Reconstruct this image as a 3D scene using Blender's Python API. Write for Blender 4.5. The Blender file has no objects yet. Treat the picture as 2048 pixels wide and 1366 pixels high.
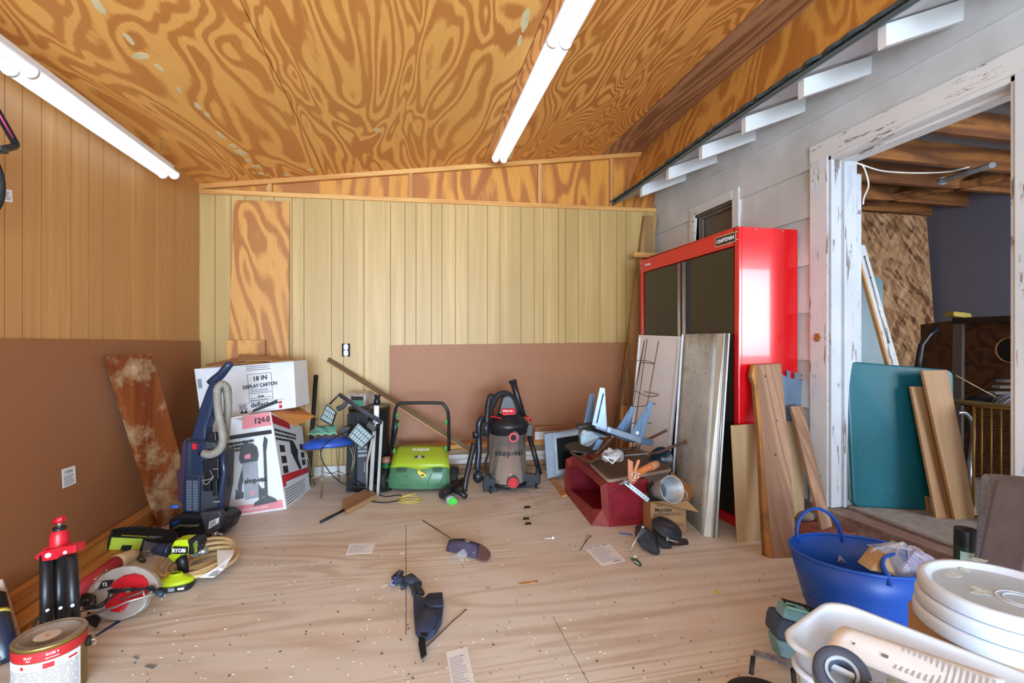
import bpy, math, random
from mathutils import Vector, Matrix
random.seed(11)
V = Vector
sc = bpy.context.scene
# ------------------------------------------------------------------ camera
F = 967.0            # focal length in pixels of the 2048 x 1366 frame
YAW = math.radians(12.37)
HC = 1.2
cd = bpy.data.cameras.new('camera'); cam = bpy.data.objects.new('camera', cd)
sc.collection.objects.link(cam)
cd.sensor_width = 36.0; cd.lens = F / 2048 * 36.0; cd.clip_start = 0.02; cd.clip_end = 200
cam.location = (0, 0, HC); cam.rotation_euler = (math.pi / 2, 0, -YAW)
sc.camera = cam
# ------------------------------------------------------------------ daylight and added fill lamps
w = bpy.data.worlds.new('sky'); sc.world = w; w.use_nodes = True
bg = w.node_tree.nodes['Background']; bg.inputs[0].default_value = (0.68, 0.84, 1.0, 1); bg.inputs[1].default_value = 1.6
def area(name, loc, rot, sx, sy, power, col):
    l = bpy.data.lights.new(name, 'AREA'); l.shape = 'RECTANGLE'; l.size = sx; l.size_y = sy; l.energy = power; l.color = col
    o = bpy.data.objects.new(name, l); sc.collection.objects.link(o); o.location = loc; o.rotation_euler = rot
    return o
area('daylight_front_opening', (-0.1, -1.75, 1.35), (math.radians(90), 0, 0), 3.2, 2.1, 38, (0.655, 0.825, 1.0))
area('added_sky_fill', (0.2, -7.0, 0.95), (math.radians(91.5), 0, 0), 4.5, 1.7, 460, (0.655, 0.825, 1.0))  # added low lamp outside, a sky stand-in that evens the falloff
area('added_side_room_fill', (4.5, -0.42, 1.6), (math.radians(90), 0, 0), 1.2, 1.2, 52, (0.88, 0.93, 1.0))  # added lamp to brighten the side room; no window stands there
sl = bpy.data.lights.new('sun', 'SUN'); so = bpy.data.objects.new('sun', sl); sc.collection.objects.link(so)
sl.energy = 9.0; sl.angle = math.radians(1.0); sl.color = (0.9, 0.95, 1.0); so.rotation_euler = (math.radians(9), 0, math.radians(-8))   # high sun on the added ground outside, to bounce light onto the ceiling
sc.view_settings.view_transform = 'Standard'; sc.view_settings.look = 'None'
sc.view_settings.gamma = 1; sc.view_settings.use_curve_mapping = False
sc.view_settings.exposure = 1.08
sc.cycles.use_denoising = True
sc.cycles.max_bounces = 10; sc.cycles.diffuse_bounces = 6

# ------------------------------------------------------------------ measuring: a pixel of the photograph to a point of the place
CY, SY = math.cos(YAW), math.sin(YAW)
def D(px, py):
    a = (px - 1024) / F; b = (683 - py) / F
    return V((a * CY + SY, CY - a * SY, b))
O0 = V((0, 0, HC))
def P(px, py, Z): return O0 + D(px, py) * Z
def fl(px, py, z=0.0):
    d = D(px, py); return O0 + d * ((z - HC) / d.z)
def pY(px, py, Y): d = D(px, py); return O0 + d * (Y / d.y)
def pX(px, py, X): d = D(px, py); return O0 + d * (X / d.x)
RT = V((CY, -SY, 0)); FW = V((SY, CY, 0)); UP = V((0, 0, 1))
def dep(py, z=0.0): return (HC - z) * F / (py - 683)
def camframe(o): return Matrix(((RT.x, FW.x, 0, o.x), (RT.y, FW.y, 0, o.y), (0, 0, 1, o.z), (0, 0, 0, 1)))
def frame(o, x, z):
    """matrix with local x along x, local z close to z"""
    x = V(x).normalized(); z = V(z); y = z.cross(x).normalized(); z = x.cross(y).normalized()
    return Matrix(((x.x, y.x, z.x, o[0]), (x.y, y.y, z.y, o[1]), (x.z, y.z, z.z, o[2]), (0, 0, 0, 1)))

# ------------------------------------------------------------------ materials
def new_mat(name):
    m = bpy.data.materials.new(name); m.use_nodes = True
    nt = m.node_tree; return m, nt, nt.nodes['Principled BSDF']
def lin(c):
    if isinstance(c, str):
        c = c.lstrip('#'); c = [int(c[i:i + 2], 16) / 255 for i in (0, 2, 4)]
        c = [x / 12.92 if x <= 0.04045 else ((x + 0.055) / 1.055) ** 2.4 for x in c]
    return (c[0], c[1], c[2], 1)
def N(nt, t, **kw):
    n = nt.nodes.new(t)
    for k, v in kw.items(): setattr(n, k, v)
    return n
def ramp(nt, fac, stops, interp='LINEAR'):
    r = N(nt, 'ShaderNodeValToRGB'); r.color_ramp.interpolation = interp
    e = r.color_ramp.elements
    while len(e) < len(stops): e.new(0.5)
    for i, (p, c) in enumerate(stops): e[i].position = p; e[i].color = lin(c) if not isinstance(c, (int, float)) else (c, c, c, 1)
    nt.links.new(fac, r.inputs[0]); return r.outputs[0]
def mixc(nt, fac, a, b, mode='MIX'):
    m = N(nt, 'ShaderNodeMix'); m.data_type = 'RGBA'; m.blend_type = mode
    for s, v in ((m.inputs[0], fac), (m.inputs[6], a), (m.inputs[7], b)):
        if hasattr(v, 'links'): nt.links.new(v, s)
        elif isinstance(v, (int, float)): s.default_value = v
        else: s.default_value = lin(v)
    return m.outputs[2]
def math_(nt, op, a, b=None):
    m = N(nt, 'ShaderNodeMath'); m.operation = op
    for s, v in ((m.inputs[0], a), (m.inputs[1], b)):
        if v is None: continue
        if hasattr(v, 'links'): nt.links.new(v, s)
        else: s.default_value = v
    return m.outputs[0]
def coords(nt, scale=(1, 1, 1), rnd=True):
    tc = N(nt, 'ShaderNodeTexCoord'); src = tc.outputs['Object']
    mp = N(nt, 'ShaderNodeMapping'); mp.inputs['Scale'].default_value = scale
    if rnd:
        oi = N(nt, 'ShaderNodeObjectInfo'); mul = N(nt, 'ShaderNodeVectorMath', operation='SCALE')
        cmb = N(nt, 'ShaderNodeCombineXYZ')
        for i in range(3): nt.links.new(oi.outputs['Random'], cmb.inputs[i])
        nt.links.new(cmb.outputs[0], mul.inputs[0]); mul.inputs['Scale'].default_value = 7.0
        add = N(nt, 'ShaderNodeVectorMath', operation='ADD')
        nt.links.new(src, add.inputs[0]); nt.links.new(mul.outputs[0], add.inputs[1]); src = add.outputs[0]
    nt.links.new(src, mp.inputs[0]); return mp.outputs[0]
def noise_(nt, vec, scale, detail=2, rough=0.5, dist=0.0):
    n = N(nt, 'ShaderNodeTexNoise'); n.inputs['Scale'].default_value = scale; n.inputs['Detail'].default_value = detail
    n.inputs['Roughness'].default_value = rough; n.inputs['Distortion'].default_value = dist
    nt.links.new(vec, n.inputs['Vector']); return n.outputs[0]
def bump(nt, bsdf, h, strength=0.2, dist=0.005):
    b = N(nt, 'ShaderNodeBump'); b.inputs['Strength'].default_value = strength; b.inputs['Distance'].default_value = dist
    nt.links.new(h, b.inputs['Height']); nt.links.new(b.outputs[0], bsdf.inputs['Normal'])
def plain(name, col, rough=0.5, metal=0.0, var=0.12, nscale=6.0, bmp=0.0, alpha=None, spec=None, coat=0.0, trans=0.0):
    m, nt, b = new_mat(name)
    c = lin(col); dk = tuple(x * (1 - var) for x in c[:3]); lt = tuple(min(1, x * (1 + var)) for x in c[:3])
    vec = coords(nt, (1, 1, 1)); n = noise_(nt, vec, nscale, 4, 0.6)
    nt.links.new(ramp(nt, n, [(0.3, dk), (0.7, lt)]), b.inputs['Base Color'])
    b.inputs['Roughness'].default_value = rough; b.inputs['Metallic'].default_value = metal
    if coat: b.inputs['Coat Weight'].default_value = coat
    if trans: b.inputs['Transmission Weight'].default_value = trans
    if spec is not None: b.inputs['Specular IOR Level'].default_value = spec
    if alpha is not None: b.inputs['Alpha'].default_value = alpha
    if bmp: bump(nt, b, n, bmp)
    return m
def woodm(name, c_light, c_dark, c_fib=None, scale=1.0, stretch=7.0, rings=9.0, axis=2, rough=0.6, sharp=0.25, fib=0.35, dirt=None, dirt_amt=0.5, dist=0.3, knots=False, cross=1.0):
    """rotary / plain sawn grain: level lines of a stretched noise; axis = grain direction"""
    m, nt, b = new_mat(name)
    s = [scale * cross] * 3; s[axis] = scale / stretch
    vec = coords(nt, tuple(s)); n = noise_(nt, vec, 1.0, 2.0, 0.45, dist)
    fine = noise_(nt, coords(nt, tuple(x * (26 if i != axis else 14) for i, x in enumerate(s))), 1.0, 3, 0.7)
    r = math_(nt, 'MULTIPLY', n, rings); r2 = math_(nt, 'MULTIPLY', fine, 0.35); r = math_(nt, 'ADD', r, r2)
    fr = math_(nt, 'PINGPONG', r, 0.5); fr = math_(nt, 'MULTIPLY', fr, 2.0)
    mid = 0.5
    col = ramp(nt, fr, [(max(0.0, mid - sharp), c_dark), (min(1.0, mid + sharp), c_light)])
    big = noise_(nt, vec, 0.6, 2, 0.5)
    col = mixc(nt, ramp(nt, big, [(0.35, 0.0), (0.7, 0.35)]), col, c_fib or c_dark)
    sf = [scale * 60] * 3; sf[axis] = scale * 2.2
    f = noise_(nt, coords(nt, tuple(sf)), 1.0, 3, 0.6)
    col = mixc(nt, ramp(nt, f, [(0.4, fib), (0.62, 0.0)]), col, tuple(x * 0.45 for x in lin(c_dark)[:3]), 'MIX')
    if dirt:
        dn = noise_(nt, coords(nt, (1, 1, 1)), 4.2, 6, 0.65)
        col = mixc(nt, ramp(nt, dn, [(0.45, 0.0), (0.62, dirt_amt)]), col, dirt)
    nt.links.new(col, b.inputs['Base Color']); b.inputs['Roughness'].default_value = rough
    bump(nt, b, f, 0.15, 0.002)
    return m
def peeling(name, paint, under, axis=2, amount=0.62, rough=0.6, tint=None):
    m, nt, b = new_mat(name)
    s = [9.0] * 3; s[axis] = 1.6
    n = noise_(nt, coords(nt, tuple(s)), 1.6, 8, 0.72)
    s2 = [40.0] * 3; s2[axis] = 5.0
    f = noise_(nt, coords(nt, tuple(s2)), 1.0, 4, 0.7)
    k = math_(nt, 'ADD', math_(nt, 'MULTIPLY', n, 0.6), math_(nt, 'MULTIPLY', f, 0.4))
    g = noise_(nt, coords(nt, (1, 1, 1)), 2.3, 3, 0.6)
    base = mixc(nt, ramp(nt, g, [(0.3, 0.0), (0.75, 1.0)]), paint, tint or paint)
    col = mixc(nt, ramp(nt, k, [(amount, 0.0), (amount + 0.02, 1.0)]), base, under)
    nt.links.new(col, b.inputs['Base Color']); b.inputs['Roughness'].default_value = rough
    bump(nt, b, k, 0.25, 0.002); return m

# ------------------------------------------------------------------ mesh builder
MATS = {}
class MB:
    def __init__(s): s.v = []; s.f = []; s.m = []; s.s = []
    def add(s, vs, fs, mi=0, smooth=False):
        o = len(s.v); s.v += [V(x) for x in vs]
        for f in fs: s.f.append([i + o for i in f]); s.m.append(mi); s.s.append(smooth)
        return s
    def hexa(s, p, mi=0):
        return s.add(p, [(0, 3, 2, 1), (4, 5, 6, 7), (0, 1, 5, 4), (1, 2, 6, 5), (2, 3, 7, 6), (3, 0, 4, 7)], mi)
    def bx(s, x0, x1, y0, y1, z0, z1, mi=0, M=None):
        p = [V(q) for q in ((x0, y0, z0), (x1, y0, z0), (x1, y1, z0), (x0, y1, z0), (x0, y0, z1), (x1, y0, z1), (x1, y1, z1), (x0, y1, z1))]
        if M: p = [M @ q for q in p]
        return s.hexa(p, mi)
    def quad(s, q, t, mi=0):
        """q: four corners (bl, br, tr, tl) of the front face, t: vector to the back face"""
        q = [V(a) for a in q]; b = [a + V(t) for a in q]
        return s.hexa([q[0], q[1], b[1], b[0], q[3], q[2], b[2], b[3]], mi)
    def prism(s, poly, t, mi=0, smooth=False, ms=None):
        poly = [V(a) for a in poly]; n = len(poly); t = V(t)
        vs = poly + [a + t for a in poly]
        s.add(vs, [tuple(range(n)), tuple(range(2 * n - 1, n - 1, -1))], mi)
        s.add(vs, [(i, i + n, (i + 1) % n + n, (i + 1) % n) for i in range(n)], mi if ms is None else ms, smooth)
        return s
    def tube(s, pts, r, n=10, closed=False, mi=0, caps=True, flat=1.0, upv=None):
        pts = [V(p) for p in pts]; k = len(pts); rr = r if isinstance(r, (list, tuple)) else [r] * k
        t0 = (pts[1] - pts[0]).normalized(); a = upv or (V((0, 0, 1)) if abs(t0.z) < 0.9 else V((1, 0, 0)))
        u = t0.cross(a).normalized(); vs = []
        for i, p in enumerate(pts):
            if closed: t = pts[(i + 1) % k] - pts[i - 1]
            else: t = pts[min(i + 1, k - 1)] - pts[max(i - 1, 0)]
            if t.length < 1e-9: t = t0
            t.normalize(); u = u - t * u.dot(t)
            if u.length < 1e-6: u = t.orthogonal()
            u.normalize(); w_ = t.cross(u)
            for j in range(n):
                an = 2 * math.pi * j / n; vs.append(p + (u * math.cos(an) + w_ * math.sin(an) * flat) * rr[i])
        fs = []
        for i in range(k if closed else k - 1):
            b = ((i + 1) % k) * n
            for j in range(n): fs.append((i * n + j, i * n + (j + 1) % n, b + (j + 1) % n, b + j))
        s.add(vs, fs, mi, True)
        if caps and not closed:
            o = len(s.v) - k * n
            s.f.append([o + j for j in range(n)][::-1]); s.m.append(mi); s.s.append(False)
            s.f.append([o + (k - 1) * n + j for j in range(n)]); s.m.append(mi); s.s.append(False)
        return s
    def lathe(s, prof, M=None, n=28, mi=0, sx=1.0, sy=1.0, smooth=True, a0=0, a1=2 * math.pi):
        M = M or Matrix(); full = abs(a1 - a0 - 2 * math.pi) < 1e-6; m = n if full else n + 1
        vs = [M @ V((r * sx * math.cos(a0 + (a1 - a0) * j / n), r * sy * math.sin(a0 + (a1 - a0) * j / n), z)) for r, z in prof for j in range(m)]
        fs = []
        for i in range(len(prof) - 1):
            for j in range(n):
                j2 = (j + 1) % m
                fs.append((i * m + j, i * m + j2, (i + 1) * m + j2, (i + 1) * m + j))
        s.add(vs, fs, mi, smooth); return s
    def disc(s, r, z, M=None, n=28, mi=0, sx=1.0, sy=1.0):
        M = M or Matrix()
        return s.add([M @ V((r * sx * math.cos(2 * math.pi * j / n), r * sy * math.sin(2 * math.pi * j / n), z)) for j in range(n)], [tuple(range(n))], mi)
    def cyl(s, a, b, r, n=16, mi=0, r2=None): return s.tube([a, b], [r, r if r2 is None else r2], n, mi=mi)
    def ball(s, c, r, n=12, mi=0, sc_=(1, 1, 1), M=None):
        pr = [(math.sin(math.pi * i / n), -math.cos(math.pi * i / n)) for i in range(n + 1)]
        MM = Matrix.Translation(V(c)) @ (M or Matrix()) @ Matrix.Diagonal((r * sc_[0], r * sc_[1], r * sc_[2], 1))
        return s.lathe(pr, MM, n * 2, mi)
    def grid(s, fn, nu, nv, mi=0, smooth=True, th=None):
        vs = [V(fn(i / nu, j / nv)) for j in range(nv + 1) for i in range(nu + 1)]
        fs = [(j * (nu + 1) + i, j * (nu + 1) + i + 1, (j + 1) * (nu + 1) + i + 1, (j + 1) * (nu + 1) + i) for j in range(nv) for i in range(nu)]
        s.add(vs, fs, mi, smooth); return s
OM = {}
def build(mb, name, mats, parent=None, world=True, M=None, bevel=0.0, label=None, solid=0.0, sub=0, segs=2):
    """link a mesh object. Top level: M (or bbox bottom) is its frame. As a part: vertices are given in world or in the thing's frame."""
    me = bpy.data.meshes.new(name)
    if parent is not None:
        B = OM[parent.name]; inv = B.inverted() if world else Matrix()
        M = B
    else:
        if M is None:
            xs = [v.x for v in mb.v]; ys = [v.y for v in mb.v]; zs = [v.z for v in mb.v]
            M = Matrix.Translation(((min(xs) + max(xs)) / 2, (min(ys) + max(ys)) / 2, min(zs)))
            inv = M.inverted()
        else: inv = M.inverted() if world else Matrix()
    me.from_pydata([inv @ v for v in mb.v], [], mb.f)
    if not isinstance(mats, (list, tuple)): mats = [mats]
    for m in mats: me.materials.append(m)
    me.polygons.foreach_set('material_index', mb.m); me.polygons.foreach_set('use_smooth', mb.s)
    me.validate()
    import bmesh
    bm = bmesh.new(); bm.from_mesh(me); bmesh.ops.remove_doubles(bm, verts=bm.verts, dist=1e-5)
    bmesh.ops.recalc_face_normals(bm, faces=bm.faces); bm.to_mesh(me); bm.free(); me.update()
    o = bpy.data.objects.new(name, me); sc.collection.objects.link(o)
    if parent is not None: o.parent = parent
    else: o.matrix_world = M
    OM[o.name] = M
    if solid: q = o.modifiers.new('t', 'SOLIDIFY'); q.thickness = solid; q.offset = 0
    if bevel: q = o.modifiers.new('b', 'BEVEL'); q.width = bevel; q.segments = segs; q.limit_method = 'ANGLE'; q.angle_limit = math.radians(40)
    if sub: q = o.modifiers.new('s', 'SUBSURF'); q.levels = sub; q.render_levels = sub
    if label: o['label'] = label
    return o
def build_split(mb, name, mats, parent, **kw):
    par = list(range(len(mb.v)))
    def find(i):
        while par[i] != i: par[i] = par[par[i]]; i = par[i]
        return i
    for f in mb.f:
        for a in f[1:]: par[find(a)] = find(f[0])
    key = {}
    for i, v in enumerate(mb.v): key.setdefault((round(v.x, 5), round(v.y, 5), round(v.z, 5)), i); par[find(i)] = find(key[(round(v.x, 5), round(v.y, 5), round(v.z, 5))])
    comps = {}
    for k, f in enumerate(mb.f): comps.setdefault(find(f[0]), []).append(k)
    for fs in comps.values():
        n = MB(); idx = sorted({i for k in fs for i in mb.f[k]}); mp = {a: b for b, a in enumerate(idx)}
        n.v = [mb.v[i] for i in idx]; n.f = [[mp[i] for i in mb.f[k]] for k in fs]; n.m = [mb.m[k] for k in fs]; n.s = [mb.s[k] for k in fs]
        build(n, name, mats, parent, **kw)
def tag(o, label, cat, group=None, kind=None):
    o['label'] = label; o['category'] = cat
    if group: o['group'] = group
    if kind: o['kind'] = kind
    return o
def struct(mb, name, mats, label=None, parent=None, **kw):
    o = build(mb, name, mats, parent, **kw)
    if parent is None:
        o['kind'] = 'structure'
        if label: o['label'] = label
    return o
def thing(name, label, cat, M, group=None):
    if isinstance(M, Vector): M = Matrix.Translation(M)
    o = bpy.data.objects.new(name, None); sc.collection.objects.link(o); o.empty_display_size = 0.05
    o.matrix_world = M; OM[o.name] = M
    return tag(o, label, cat, group)
def spline(pts, n=8, closed=False):
    pts = [V(p) for p in pts]; k = len(pts); out = []
    for i in range(k if closed else k - 1):
        p0 = pts[i - 1] if (closed or i > 0) else pts[0]; p1 = pts[i]; p2 = pts[(i + 1) % k]
        p3 = pts[(i + 2) % k] if (closed or i + 2 < k) else pts[-1]
        for j in range(n):
            t = j / n; t2 = t * t; t3 = t2 * t
            out.append(0.5 * ((2 * p1) + (p2 - p0) * t + (2 * p0 - 5 * p1 + 4 * p2 - p3) * t2 + (3 * p1 - p0 - 3 * p2 + p3) * t3))
    if not closed: out.append(pts[-1])
    return out
def ribs(path, r, amp, per=3):
    """hose: resample and modulate the radius"""
    return path, [r + amp * (1 if (i % per) == 0 else -0.4) for i in range(len(path))]
def resample(path, step):
    out = [path[0]]; acc = 0
    for a, b in zip(path, path[1:]):
        L = (b - a).length
        if L < 1e-9: continue
        t = step - acc
        while t <= L: out.append(a + (b - a) * (t / L)); t += step
        acc = (acc + L) % step if L + acc >= step else acc + L
    return out
def rrect(w, h, r, n=4):
    """rounded rectangle outline, centred, in 2-D"""
    pts = []
    for cx, cy, a in ((w / 2 - r, h / 2 - r, 0), (-w / 2 + r, h / 2 - r, 90), (-w / 2 + r, -h / 2 + r, 180), (w / 2 - r, -h / 2 + r, 270)):
        for i in range(n + 1):
            an = math.radians(a + 90 * i / n); pts.append((cx + r * math.cos(an), cy + r * math.sin(an)))
    return pts
def plank(name, q, th, mat, label=None, cat=None, parent=None, back=None, bevel=0.0015, group=None, edge=None):
    """board from four corners of its front face (bl, br, tr, tl); local z runs up its length, so the grain follows it"""
    q = [V(a) for a in q]
    z = ((q[3] + q[2]) - (q[0] + q[1])).normalized(); x = ((q[1] + q[2]) - (q[0] + q[3])).normalized()
    nrm = x.cross(z).normalized()
    if back is None: back = -nrm if nrm.dot(q[0] - O0) < 0 else nrm
    else: back = V(back)
    if back.dot(q[0] - O0) < 0 and False: back = -back
    M = frame((q[0] + q[1]) / 2, x, z)
    mb = MB(); mb.quad(q, back.normalized() * th)
    o = build(mb, name, mat, parent, M=None if parent else M, bevel=bevel)
    if cat: tag(o, label, cat, group)
    elif label: o['label'] = label
    return o
def text(body, size, mat, parent, M, name='lettering', bold=0.0, depth=0.0006, align='CENTER', sx=1.0, shear=0.0, world=True, spacing=1.0):
    cu = bpy.data.curves.new('tx', 'FONT'); cu.body = body; cu.size = size; cu.extrude = depth; cu.offset = bold
    cu.align_x = align; cu.align_y = 'CENTER'; cu.shear = shear; cu.space_character = spacing; cu.resolution_u = 3
    to = bpy.data.objects.new('tx', cu); sc.collection.objects.link(to)
    dg = bpy.context.evaluated_depsgraph_get(); me = bpy.data.meshes.new_from_object(to.evaluated_get(dg))
    bpy.data.objects.remove(to); bpy.data.curves.remove(cu); me.name = name
    B = OM[parent.name]; T = (B.inverted() if world else Matrix()) @ M @ Matrix.Diagonal((sx, 1, 1, 1))
    me.transform(T); me.materials.clear(); me.materials.append(mat)
    o = bpy.data.objects.new(name, me); sc.collection.objects.link(o); o.parent = parent; OM[o.name] = B
    return o
def tmat(o, x, up):
    """frame for lettering: text runs along x, its up is 'up', it reads from the side of x cross up"""
    x = V(x).normalized(); up = V(up); n = x.cross(up).normalized(); up = n.cross(x).normalized(); o = V(o)
    return Matrix(((x.x, up.x, n.x, o.x), (x.y, up.y, n.y, o.y), (x.z, up.z, n.z, o.z), (0, 0, 0, 1)))
def face4(q):
    """bilinear map of a quad face (bl, br, tr, tl) -> f(u, v) with u, v in 0..1"""
    q = [V(a) for a in q]
    return lambda u, v: (q[0] * (1 - u) + q[1] * u) * (1 - v) + (q[3] * (1 - u) + q[2] * u) * v
def patch(mb, f, u0, u1, v0, v1, n, off=0.0008, th=0.0006, mi=0):
    """thin printed patch on a face, lifted along n (towards the viewer)"""
    n = V(n); mb.quad([f(u0, v0) + n * off, f(u1, v0) + n * off, f(u1, v1) + n * off, f(u0, v1) + n * off], -n * th, mi)
def lines(mb, f, u0, u1, v0, v1, rows, n, fill=0.5, rag=0.25, mi=0, words=True):
    """rows of illegible small print"""
    h = (v1 - v0) / rows
    for i in range(rows):
        a = u0; vv = v1 - (i + 0.5) * h; end = u1 - random.random() * rag * (u1 - u0)
        while a < end:
            b = min(end, a + (u1 - u0) * random.uniform(0.05, 0.16)) if words else end
            patch(mb, f, a, b, vv - h * fill / 2, vv + h * fill / 2, n, mi=mi); a = b + (u1 - u0) * 0.015
# ------------------------------------------------------------------ material library
ply_ceiling = woodm('ceiling plywood', '#F6BD68', '#C98340', '#E8A852', scale=2.7, stretch=4.2, rings=14, axis=1, rough=0.5, sharp=0.15, fib=0.08, dist=0.7)
ply_ceiling2 = woodm('ceiling plywood dense', '#F0B060', '#BD7836', '#DA964A', scale=2.4, stretch=4.2, rings=30, axis=1, rough=0.5, sharp=0.22, fib=0.1, dist=0.7)
ply_dark = woodm('brown plywood', '#BC8E6A', '#8A6043', '#A2765A', scale=1.6, stretch=5, rings=16, axis=1, rough=0.5, sharp=0.25, fib=0.2, dist=0.6)
ply_gable = woodm('gable plywood', '#D9993F', '#A5622A', '#C98634', scale=2.0, stretch=4.0, rings=8, axis=2, rough=0.55, sharp=0.2, fib=0.15, dist=0.6)
ply_board = woodm('plywood board', '#D69C50', '#A86B30', '#C78D45', scale=2.6, stretch=3.5, rings=9, axis=2, rough=0.5, sharp=0.2, fib=0.12, dist=0.5)
pine = woodm('pine stud', '#E0AE66', '#C98C45', '#D69E55', scale=4, stretch=16, rings=7, axis=0, rough=0.55, sharp=0.35, fib=0.15)
pine_z = woodm('pine board', '#D4A468', '#B98048', '#C8935A', scale=4, stretch=16, rings=7, axis=2, rough=0.6, sharp=0.35, fib=0.2)
def panel_mat(name, a, b_, c):
    m, nt, b = new_mat(name)
    f = noise_(nt, coords(nt, (30, 30, 0.9), False), 1.0, 5, 0.65)
    g = noise_(nt, coords(nt, (5.5, 5.5, 0.35), False), 1.0, 2, 0.5)
    col = ramp(nt, f, [(0.3, b_), (0.68, a)])
    col = mixc(nt, ramp(nt, g, [(0.35, 0.0), (0.6, 0.9)]), col, c)
    nt.links.new(col, b.inputs['Base Color']); b.inputs['Roughness'].default_value = 0.45
    bump(nt, b, f, 0.08, 0.001)
    return m
paneling_back = panel_mat('back paneling', '#CDAE72', '#B3945A', '#B3965C')
paneling_left = panel_mat('left paneling', '#D6A468', '#B88A54', '#C2925C')
groove = plain('panel groove', '#6B4A22', 0.7)
hardboard = plain('brown hardboard', '#9A6743', 0.55, var=0.10, nscale=90)
siding_m = peeling('weathered white siding', '#D2D5D6', '#6F675E', axis=1, amount=0.68, rough=0.7, tint='#B4B4B0')
trim_paint = peeling('peeling white trim', '#DADBDA', '#7F7468', axis=1, amount=0.565, rough=0.6, tint='#CACCCA')
jamb_paint = peeling('peeling white jamb', '#D9DCDE', '#7A7168', axis=2, amount=0.56, rough=0.6, tint='#C2C9CE')
tail_paint = peeling('white rafter paint', '#DDE0E0', '#9A948B', axis=0, amount=0.68, rough=0.6, tint='#CDD2D3')
shingle = plain('shingle edge', '#3A4346', 0.8, bmp=0.3, nscale=40)
joist_m = woodm('old joist', '#B4783E', '#7A4A24', '#7C4B24', scale=3, stretch=10, rings=8, axis=0, rough=0.7, sharp=0.3, fib=0.3, dirt='#3A2616', dirt_amt=0.35)
grey_ceiling = plain('grey painted ceiling', '#8C9096', 0.8)
blue_wall = plain('blue grey wall', '#7C8096', 0.7, var=0.05)
def rcoords(nt, scale, ang):
    tc = N(nt, 'ShaderNodeTexCoord'); m1 = N(nt, 'ShaderNodeMapping'); m1.inputs['Rotation'].default_value = (0, ang, 0); m2 = N(nt, 'ShaderNodeMapping'); m2.inputs['Scale'].default_value = scale
    nt.links.new(tc.outputs['Object'], m1.inputs[0]); nt.links.new(m1.outputs[0], m2.inputs[0]); return m2.outputs[0]
def osb_mat():
    m, nt, b = new_mat('oriented strand board')
    vo = N(nt, 'ShaderNodeTexVoronoi'); vo.inputs['Scale'].default_value = 1.0; vo.feature = 'F1'
    v1 = rcoords(nt, (30, 30, 9), .7); nt.links.new(v1, vo.inputs['Vector'])
    r = N(nt, 'ShaderNodeSeparateColor'); nt.links.new(vo.outputs['Color'], r.inputs[0])
    vo2 = N(nt, 'ShaderNodeTexVoronoi'); v2 = rcoords(nt, (26, 26, 8), -.5); nt.links.new(v2, vo2.inputs['Vector']); vo2.inputs['Scale'].default_value = 1.0
    r2 = N(nt, 'ShaderNodeSeparateColor'); nt.links.new(vo2.outputs['Color'], r2.inputs[0])
    k = math_(nt, 'ADD', math_(nt, 'MULTIPLY', r.outputs[0], 0.6), math_(nt, 'MULTIPLY', r2.outputs[0], 0.4))
    col = ramp(nt, k, [(0.1, '#5E3C24'), (0.3, '#8C6440'), (0.6, '#B08862'), (0.9, '#CBA47A')])
    nt.links.new(col, b.inputs['Base Color']); b.inputs['Roughness'].default_value = 0.6; return m
osb = osb_mat()
def floor_mat():
    m, nt, b = new_mat('worn plywood floor')
    vec = coords(nt, (0.22, 1.5, 1), False)
    n = noise_(nt, vec, 1.0, 2.5, 0.5, 1.1)
    fine = noise_(nt, coords(nt, (5, 40, 1), False), 1.0, 3, 0.7)
    r = math_(nt, 'ADD', math_(nt, 'MULTIPLY', n, 17), math_(nt, 'MULTIPLY', fine, 0.5))
    fr = math_(nt, 'MULTIPLY', math_(nt, 'PINGPONG', r, 0.5), 2.0)
    col = ramp(nt, fr, [(0.10, '#C3B8AB'), (0.7, '#DDD8D0')])
    g = noise_(nt, coords(nt, (0.6, 1.5, 1), False), 1.3, 5, 0.6)
    col = mixc(nt, ramp(nt, g, [(0.38, 0.0), (0.62, 0.75)]), col, '#D6D2CC')
    g2 = noise_(nt, coords(nt, (0.5, 1.2, 1), False), 1.9, 4, 0.55)
    col = mixc(nt, ramp(nt, g2, [(0.5, 0.0), (0.72, 0.55)]), col, '#C4A48C')
    d = noise_(nt, coords(nt, (1, 1, 1), False), 55, 3, 0.7)
    col = mixc(nt, ramp(nt, d, [(0.70, 0.0), (0.74, 0.6)]), col, '#4B4038')
    nt.links.new(col, b.inputs['Base Color']); b.inputs['Roughness'].default_value = 0.55
    bump(nt, b, fr, 0.08, 0.001); return m
floor_m = floor_mat()
seam_m = plain('dark seam backing', '#4A3A2C', 0.9)  # dark backing seen through the open joints of floor and ceiling
white_enamel = plain('white enamel', '#E9ECF0', 0.35, var=0.02)
white_lens = plain('fluorescent lens', '#E4EAF2', 0.25, var=0.02)
_b = white_lens.node_tree.nodes['Principled BSDF']; _b.inputs['Emission Color'].default_value = (0.86, 0.93, 1.0, 1); _b.inputs['Emission Strength'].default_value = 0.4  # faint glow added so the unlit tube covers look white
paper_m = plain('white paper', '#E8EBEF', 0.8, var=0.03)
ink = plain('grey printing', '#6C7076', 0.8); ink_dark = plain('black printing', '#25262A', 0.7); ink_red = plain('red printing', '#C22A33', 0.6); ink_pink = plain('pink printing', '#D9868F', 0.6)
black_pl = plain('black plastic', '#1A1D22', 0.38, var=0.25); black_matte = plain('black rubber', '#17181B', 0.75, var=0.3, nscale=20)
navy_pl = plain('navy plastic', '#22304A', 0.28, var=0.15); dk_grey = plain('dark grey plastic', '#3A3E45', 0.5)
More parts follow.
